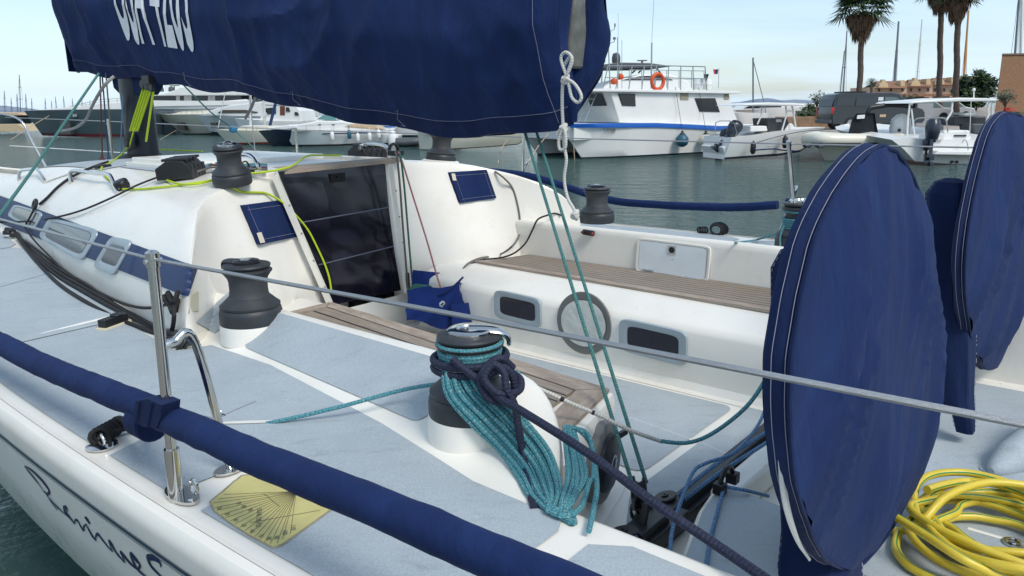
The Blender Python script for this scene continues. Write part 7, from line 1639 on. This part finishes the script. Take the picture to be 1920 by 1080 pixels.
# ---- white cars behind, no-parking box
for i, (px, Y, lb) in enumerate(((1735, 56, 'pale car with a glazed front, parked behind the van'), (1778, 60, 'white car parked between the palm trunks'))):
    c = yw(px, 215, Y); c.z = .6; t_ = thing('parked_car', lb, 'car', c, 'cars parked behind the van')
    mb = MB(); pr = [(-2.0, .3), (-2.05, .75), (-1.5, .95), (-.9, 1.42), (.6, 1.45), (1.3, .98), (2.0, .85), (2.1, .4), (2.0, .3)]
    mb.prism([c+Vector((x, 0, z)) for x, z in pr], Vector((0, 1.7, 0))); mb.build('body', mat('car_silver', (.5, .52, .54), .25, .2), t_, smooth=False, bev=.06)
    mb = MB(); mb.prism([c+Vector((x, -.02, z)) for x, z in ((-1.3, .98), (-.85, 1.36), (.55, 1.38), (1.1, .98))], Vector((0, 1.74, 0))); mb.build('windows', mat('car_glass', (.14, .19, .2), .1), t_, smooth=False)
    for x in (-1.25, 1.3): mb = MB(); mb.lathe(c+Vector((x, -.03, .32)), [(0, 0), (.32, 0), (.32, .2), (0, .2)], 18, Vector((0, 1, 0))); mb.build('wheel', BLK, t_)
c = yw(1722, 226, 45.2); c.z = .6; t_ = thing('utility_box', 'grey utility box with a round no-parking sign beside the van front', 'utility box', c)
mb = MB(); mb.box(c+Vector((.35, .3, .65)), (.9, .5, 1.3)); mb.build('cabinet', SHD, t_, bev=.02)
cs = yw(1717, 216, 45); mb = MB(); mb.lathe(cs, [(.24, 0), (.24, .02), (0, .02)], 24, Vector((0, -1, 0)), m=0); mb.lathe(cs+Vector((0, -.02, 0)), [(.16, 0), (.16, .01), (0, .01)], 24, Vector((0, -1, 0)), m=1); mb.box(cs+Vector((0, -.04, 0)), (.34, .01, .05), Vector((.7, 0, .7)), Vector((0, 1, 0)), Vector((-.7, 0, .7)), m=0); mb.build('sign', [mat('sign_red', (.6, .03, .04), .5), mat('sign_blue', (.02, .08, .4), .5)], t_, smooth=False)
# ---- plants
LEAF = mat('leaf_green', (.045, .085, .025), .6, var=.45, vs=6); LEAFD = mat('leaf_dark', (.022, .048, .018), .6, var=.4, vs=5); DEAD = mat('dead_frond', (.12, .075, .045), .9, var=.35, vs=5); BARK = mat('palm_bark', (.085, .065, .055), .9, var=.35, vs=8, bump=1, bs=14, bd=.03); OLV = mat('olive_leaf', (.08, .10, .06), .6, var=.4, vs=8)
def frond(mb, o, d, L_, dn, w, nseg, up=Vector((0, 0, 1)), m=0):     # feather frond: drooping midrib with leaflets
    d = d.normalized(); s_ = d.cross(up).normalized() if abs(d.dot(up)) < .98 else Vector((1, 0, 0)); P_ = []
    for k in range(nseg+1): t = k/nseg; P_.append(o+d*(L_*t)-Vector((0, 0, dn*L_*t*t)))
    for k in range(1, nseg):
        p = P_[k]; t = k/nseg; tg = (P_[k+1]-P_[k-1]).normalized(); ll = w*(1-.55*abs(t-.4)*1.6)
        for e in (-1, 1):
            q = p+(s_*e*.8+tg*.55-up*.35).normalized()*ll*(.8+.4*rnd.random()); mb.face([mb.vert(p-tg*.03*L_/nseg*4), mb.vert(p+tg*.03*L_/nseg*4), mb.vert(q)], m)
    for a_, b_ in zip(P_, P_[1:]): mb.face([mb.vert(a_-s_*.02), mb.vert(a_+s_*.02), mb.vert(b_+s_*.01)], m)
def fan(mb, o, d, L_, R_, m=0, n=15):         # fan leaf: petiole and radiating blades
    d = d.normalized(); s_ = d.cross(Vector((0, 0, 1)));  s_ = s_.normalized() if s_.length > .05 else Vector((1, 0, 0)); u_ = s_.cross(d)
    c = o+d*L_; mb.face([mb.vert(o-s_*.03), mb.vert(o+s_*.03), mb.vert(c)], m)
    for k in range(n):
        a = lerp(-1.9, 1.9, k/(n-1)); q = c+(d*cos(a)+s_*sin(a))*R_*(.75+.35*rnd.random()*1)-Vector((0, 0, R_*.30*rnd.random()+.12*R_))+u_*.1*rnd.random(); da = .10
        e1 = c+(d*cos(a-da)+s_*sin(a-da))*R_*.5; e2 = c+(d*cos(a+da)+s_*sin(a+da))*R_*.5
        mb.face([mb.vert(c), mb.vert(e1), mb.vert(q), mb.vert(e2)], m)
def fanpalm(px, pyc, Y, wpx, lb, skirt=1.0, lean=3, H_=None):
    base = yw(px-lean, 200, Y); base.z = .6; top = yw(px, pyc, Y)
    t_ = thing('fan_palm', lb, 'palm tree', base, 'tall fan palms on the quay')
    mb = MB(); P_ = [base.lerp(top, k/24)+Vector((.02*sin(k*.7), .02*cos(k*.9), 0)) for k in range(25)]
    mb.tube(P_, lambda s_: (.30-.09*min(1, s_*6)-.02*s_+.010*sin(90*s_)), 14); mb.build('trunk', BARK, t_)
    R_ = wpx/1480*Y/2
    mb = MB()
    for k in range(300):
        a = 2*pi*rnd.random(); h = rnd.random(); o = top+Vector((0, 0, .1-h*.62*R_*skirt)); rr = R_*(.56-.36*h)*(.75+.35*rnd.random())
        out_ = Vector((cos(a), sin(a), 0)); p0 = o+out_*.2; p1 = o+out_*rr+Vector((0, 0, -.12*R_)); p2 = p1-out_*.05-Vector((0, 0, R_*(.22+.22*rnd.random()))); s_ = Vector((-sin(a), cos(a), 0))*(.05+.07*rnd.random())
        mb.face([mb.vert(p0-s_*.3), mb.vert(p0+s_*.3), mb.vert(p1+s_), mb.vert(p1-s_)]); mb.face([mb.vert(p1-s_), mb.vert(p1+s_), mb.vert(p2)]); mb.face([mb.vert(p1-s_*.2), mb.vert(p1+s_*1.3), mb.vert(p2+s_*2)])
    mb.build('dead_skirt', DEAD, t_, smooth=False, fix=False)
    mb = MB()
    for k in range(58):
        a = 2*pi*(k*.382+.05*rnd.random()); el = lerp(-.35, 1.3, (k/57)**.8); d = Vector((cos(a)*cos(el), sin(a)*cos(el), sin(el))); fan(mb, top+Vector((0, 0, .1)), d, R_*.55*(.8+.4*rnd.random()), R_*.62, m=0 if rnd.random() < .6 else 1)
    mb.build('crown', [LEAF, LEAFD], t_, smooth=False, fix=False); return t_
rnd = random.Random(3)
fanpalm(1617, 22, 58, 112, 'fan palm standing apart on the left, green leaves over a brown skirt', lean=5)
fanpalm(1765, -14, 60, 82, 'fan palm with the slimmer trunk, left of the pair at the right', lean=2)
fanpalm(1797, -6, 57, 92, 'fan palm on the right of the pair, thick brown skirt', lean=3, skirt=1.1)
def featherpalm(px, py, Y, Rpx, trunk_py, lb, n=46, dn=.75):
    c = yw(px, py, Y); R_ = Rpx/1480*Y; b_ = yw(px, trunk_py, Y); t_ = thing('date_palm', lb, 'palm tree', b_); mb = MB(); mb.tube([b_, c], lambda s_: .22*(R_/1.5), 10); mb.build('trunk', BARK, t_)
    mb = MB()
    for k in range(n):
        a = 2*pi*k*.382; el = lerp(-.2, 1.35, (k/n)); frond(mb, c, Vector((cos(a)*cos(el), sin(a)*cos(el), sin(el))), R_*(1.0+.15*rnd.random()), dn*(1-.4*sin(el)), R_*.26, 12, m=k % 2)
    mb.build('crown', [LEAF, LEAFD], t_, smooth=False, fix=False); return t_
featherpalm(1634, 156, 95, 17, 183, 'small feather palm rising beside the villas')
featherpalm(1516, 201, 47, 15, 222, 'young feather palm in the stone planter by the van', n=34)
def bush(name, lb, cat, c, rx, ry, rz, n, ls, mats, trunk=None, par_part='foliage'):
    t_ = thing(name, lb, cat, Vector((c.x, c.y, c.z-rz if trunk is None else trunk)))
    if trunk is not None:
        mb = MB(); b_ = Vector((c.x, c.y, trunk)); mb.tube([b_, b_.lerp(c, .5)+Vector((.04, 0, 0)), c], lambda s_: .05, 7)
        for k in range(5): a = 2*pi*k/5; mb.tube([b_.lerp(c, .6), c+Vector((rx*.6*cos(a), ry*.6*sin(a), rz*.3))], .02, 5)
        mb.build('trunk', BARK, t_)
    mb = MB(); cl_ = [Vector((rnd.gauss(0, .45), rnd.gauss(0, .45), rnd.gauss(0, .42))) for _ in range(26)]
    for k in range(n):
        q = cl_[k % 26]; v = q+Vector((rnd.gauss(0, .16), rnd.gauss(0, .16), rnd.gauss(0, .16)))
        if v.length > 1.25: v = v*(1.2/v.length)
        p = c+Vector((v.x*rx, v.y*ry, v.z*rz)); d = Vector((rnd.gauss(0, 1), rnd.gauss(0, 1), rnd.gauss(0, .7))).normalized(); e = d.orthogonal().normalized()
        mb.face([mb.vert(p-e*ls*.35), mb.vert(p+d*ls), mb.vert(p+e*ls*.35), mb.vert(p-d*ls*.6)], k % len(mats))
    mb.build(par_part, mats, t_, smooth=False, fix=False); return t_
RST = mat('rust_flower', (.30, .09, .02), .7, var=.3); RFL = mat('red_flower', (.5, .02, .02), .6)
pc_ = yw(1497, 222, 46.5); t_ = thing('stone_planter', 'low tan stone planter full of shrubs, left of the van', 'planter', Vector((pc_.x, 46.5, .6))); mb = MB(); mb.box((pc_.x+1.0, 46.8, .92), (4.2, 1.2, .66)); mb.build('wall', mat('planter_stone', (.28, .18, .11), .9, var=.25, vs=3, bump=.8, bs=12, bd=.03), t_, bev=.05)
g1 = yw(1505, 214, 46.8); bush('low_shrub', 'green shrub in the planter under the young palm', 'shrub', g1, .8, .5, .35, 900, .10, [LEAF, LEAFD, OLV])
g1 = yw(1530, 211, 46.9); bush('low_shrub', 'bright green bush at the right end of the planter', 'shrub', g1, .6, .5, .42, 800, .10, [LEAF, LEAFD])
g1 = yw(1537, 218, 46.3); bush('flower_clump', 'rust coloured flower clump at the planter edge', 'flowers', g1, .4, .3, .15, 300, .06, [RST])
g1 = yw(1532, 188, 47.2); bush('wispy_shrub', 'wispy grey green shrub above the planter', 'shrub', g1, .45, .4, .5, 260, .10, [OLV], trunk=1.2)
g1 = yw(1835, 165, 62); bush('dense_tree', 'dense dark green tree left of the terracotta wall', 'tree', g1, 1.4, 1.3, 1.3, 3600, .26, [LEAFD, LEAF, LEAFD], trunk=.6)
g1 = yw(1812, 185, 62); bush('dense_tree', 'lower dark bush under the dense tree, right of the palm pair', 'tree', g1, 1.3, 1.0, .8, 1800, .22, [LEAFD, LEAF], trunk=.6)
g1 = yw(1703, 190, 80); bush('dark_bush', 'small dark bush behind the van bonnet', 'shrub', g1, .9, .6, .7, 500, .16, [LEAFD])
g1 = yw(1886, 182, 44); bush('olive_tree', 'small olive tree with a thin trunk against the terracotta wall', 'tree', g1, .65, .6, .42, 700, .07, [OLV, LEAFD], trunk=.9)
g1 = yw(1893, 207, 43.8); bush('flower_clump', 'red flowering plant below the olive tree', 'flowers', g1, .28, .25, .16, 200, .06, [RFL]); g1 = yw(1898, 215, 43.7); bush('low_shrub', 'green potted plant under the red flowers', 'shrub', g1, .5, .4, .25, 400, .08, [LEAF])
# ---- terracotta block and brick base
TER = NT('terracotta_render'); _n = TER.noise(9, 6, .7, TER.obj()); _r = TER.ramp(_n.outputs[0], [(.3, (.22, .12, .065)), (.7, (.33, .19, .11))]); TER.l(_r.outputs[0], TER.b.inputs['Base Color']); TER.b.inputs['Roughness'].default_value = .95; TER.bump(_n.outputs[0], .8, .04)
c = yw(1866, 205, 46); zt = yw(1866, 104, 46).z; t_ = thing('terracotta_building', 'plain terracotta rendered building block at the right edge', 'building', Vector((c.x, 46, .6))); mb = MB(); mb.prism([Vector((c.x, 46, .6)), Vector((c.x+14, 46, .6)), Vector((c.x+14, 54, .6)), Vector((c.x*1.18, 54, .6))], Vector((0, 0, zt-.6))); mb.build('wall', TER.m, t_, bev=.04); mb = MB(); mb.prism([Vector((c.x-.04, 45.95, zt)), Vector((c.x+14, 45.95, zt)), Vector((c.x+14, 54, zt)), Vector((c.x*1.178, 54, zt))], Vector((0, 0, .1))); mb.build('parapet', mat('parapet_brown', (.16, .10, .07), .8), t_)
c = yw(1905, 226, 42.4); t_ = thing('brick_planter', 'low brick planter with wooden slats at the right edge of the quay', 'planter', Vector((c.x, 42.4, .6))); mb = MB(); mb.box((c.x+1.6, 42.6, .95), (4.4, .8, .7)); mb.build('wall', mat('brick_brown', (.20, .10, .06), .9, var=.3, vs=6, bump=.6, bs=8, bd=.02), t_)
# ---- villas
VC = [mat('villa_pink', (.50, .36, .26), .9, var=.1, vs=.6), mat('villa_cream', (.52, .40, .24), .9, var=.1, vs=.6), mat('villa_rose', (.48, .33, .25), .9, var=.1, vs=.6)]; TILE = mat('roof_tile', (.26, .13, .075), .9, var=.25, vs=2, bump=1, bs=6, bd=.1); SHUT = mat('villa_dark', (.03, .03, .035), .6)
vl = [((1640, 1700), 163, 0, 'leftmost pink villa of the terrace with a stepped gable'), ((1700, 1748), 160, 2, 'middle villa of the terrace with a long tiled roof'), ((1745, 1795), 157, 0, 'villa with arched window between the palm trunks'), ((1790, 1830), 156, 1, 'rightmost villa of the terrace, behind the dark tree')]
for i, ((x0, x1), yt, ci_, lb) in enumerate(vl):
    pl = PL(x0, 190, 112+2*i); t_ = boat('terraced_villa', lb, 'villa', pl, 'terrace of pastel villas'); t_.location.z = 0
    slab(pl, [(x0, 200), (x0, yt), (x1, yt), (x1, 200)], 0, 8).build('wall', VC[ci_], t_, smooth=False)
    mb = MB(); e0, e1 = pl(x0-1.5, yt+2, -.8), pl(x1+1, yt+2, -.8); r0, r1 = pl(x0+4, yt-11, 4), pl(x1, yt-11, 4); mb.grid([[e0, e1], [r0, r1], [r0+pl.n*5-Vector((0, 0, 1)), r1+pl.n*5-Vector((0, 0, 1))]]); mb.build('roof', TILE, t_, smooth=False)
    slab(pl, [(x0-3, 176), (x1, 176), (x1, 180), (x0-6, 181)], -2.0, 0).build('porch_roof', TILE, t_, smooth=False)
    gx = x0+8; mb = slab(pl, [(gx, yt+1), (gx+2, yt-6), (gx+6, yt-9), (gx+7, yt-14), (gx+12, yt-14), (gx+13, yt-9), (gx+17, yt-6), (gx+18, yt+1)], -.4, .4); slab(pl, [(x1-11, yt), (x1-11, yt-12), (x1-4, yt-13), (x1-3, yt)], .5, 2, mb); mb.build('gable', VC[1], t_, smooth=False)
    for k in range(3):
        wx = lerp(x0+6, x1-10, k/2); f_ = slab(pl, [(wx, 165), (wx+5, 165), (wx+5, 172), (wx, 172)], -.06, 0).build('window', VC[1], t_, smooth=False); slab(pl, [(wx+.6, 165.6), (wx+4.4, 165.6), (wx+4.4, 171.4), (wx+.6, 171.4)], -.09, -.05).build('shutter', SHUT, f_, smooth=False)
    slab(pl, [(x0+6, 182), (x1-6, 182), (x1-6, 199), (x0+6, 199)], -.06, 0).build('loggia', SHUT, t_, smooth=False)
# ---- masts beyond the quay
for (x0, x1, yt, Y, m_, r, spr, lb) in ((1579, 1588, 58, 90, MGR, .11, ((.55, 5), (.85, 0.1)), 'leaning dark mast just left of the lone fan palm'), (1572, 1583, 95, 92, MGR, .08, ((.6, 3),), 'thin mast crossing the leaning one left of the lone fan palm'), (1674, 1685, 40, 120, MGR, .22, ((.32, 6), (.66, 4)), 'tall dark mast above the villas'), (1715, 1729, 36, 120, MWH, .13, ((.42, 5), (.72, 4)), 'tall pale mast above the villas'), (1803, 1816, 20, 75, mat('wooden_mast', (.42, .22, .08), .5), .13, ((.5, 4),), 'varnished wooden mast right of the palm pair'), (1895, 1915, -60, 62, MGR, .10, ((.9, .1),), 'dark mast rising over the terracotta building'), (1912, 1917, -60, 64, MWH, .12, ((.95, .1),), 'pale mast at the right edge over the terracotta building')):
    pl = PL(x0, 195, Y); t_ = boat('moored_yacht', lb, 'yacht', pl, 'yachts beyond the quay showing only their masts'); kk = 1480/Y; w = 5*kk; py0 = wl(x0, Y)
    hullpx(pl, [(x0-w, py0-kk*1.2), (x0+w, py0-kk)], [(x0-w*.85, py0), (x0+w*.95, py0)], 3, n=8).build('hull', [WH, AFB], t_); mastline(pl, (x0, py0-kk), (x1, yt), r, t_, m_, spr=spr)
# number plate and orange hose at the quay wall
pl = PL(1568, 252, 40.6); slab(pl, [(1563, 248.5), (1572, 248.5), (1572, 254.5), (1563, 254.5)], -.02, .02).build('berth_plate', SAILW); o = bpy.data.objects['berth_plate']; tag(o, 'small white berth number plate on the quay wall', 'plate')
text_on('berth_number', '40', lambda u, v: pl(lerp(1564.5, 1570.5, u), lerp(253.5, 249.7, v), -.03), INK); o2 = bpy.data.objects['berth_number']; o2.parent = o; o2.location = Vector(o2.location)-Vector(o.location)
rope_b('shore_hose', [pl(1574, 251, -.1), pl(1590, 256, -.1), pl(1604, 256, -.1), pl(1640, 250, -.1)], .03, ORG, 'orange hose hanging on the quay wall')
for o in bpy.data.objects:
    if '_b' in o: del o['_b']
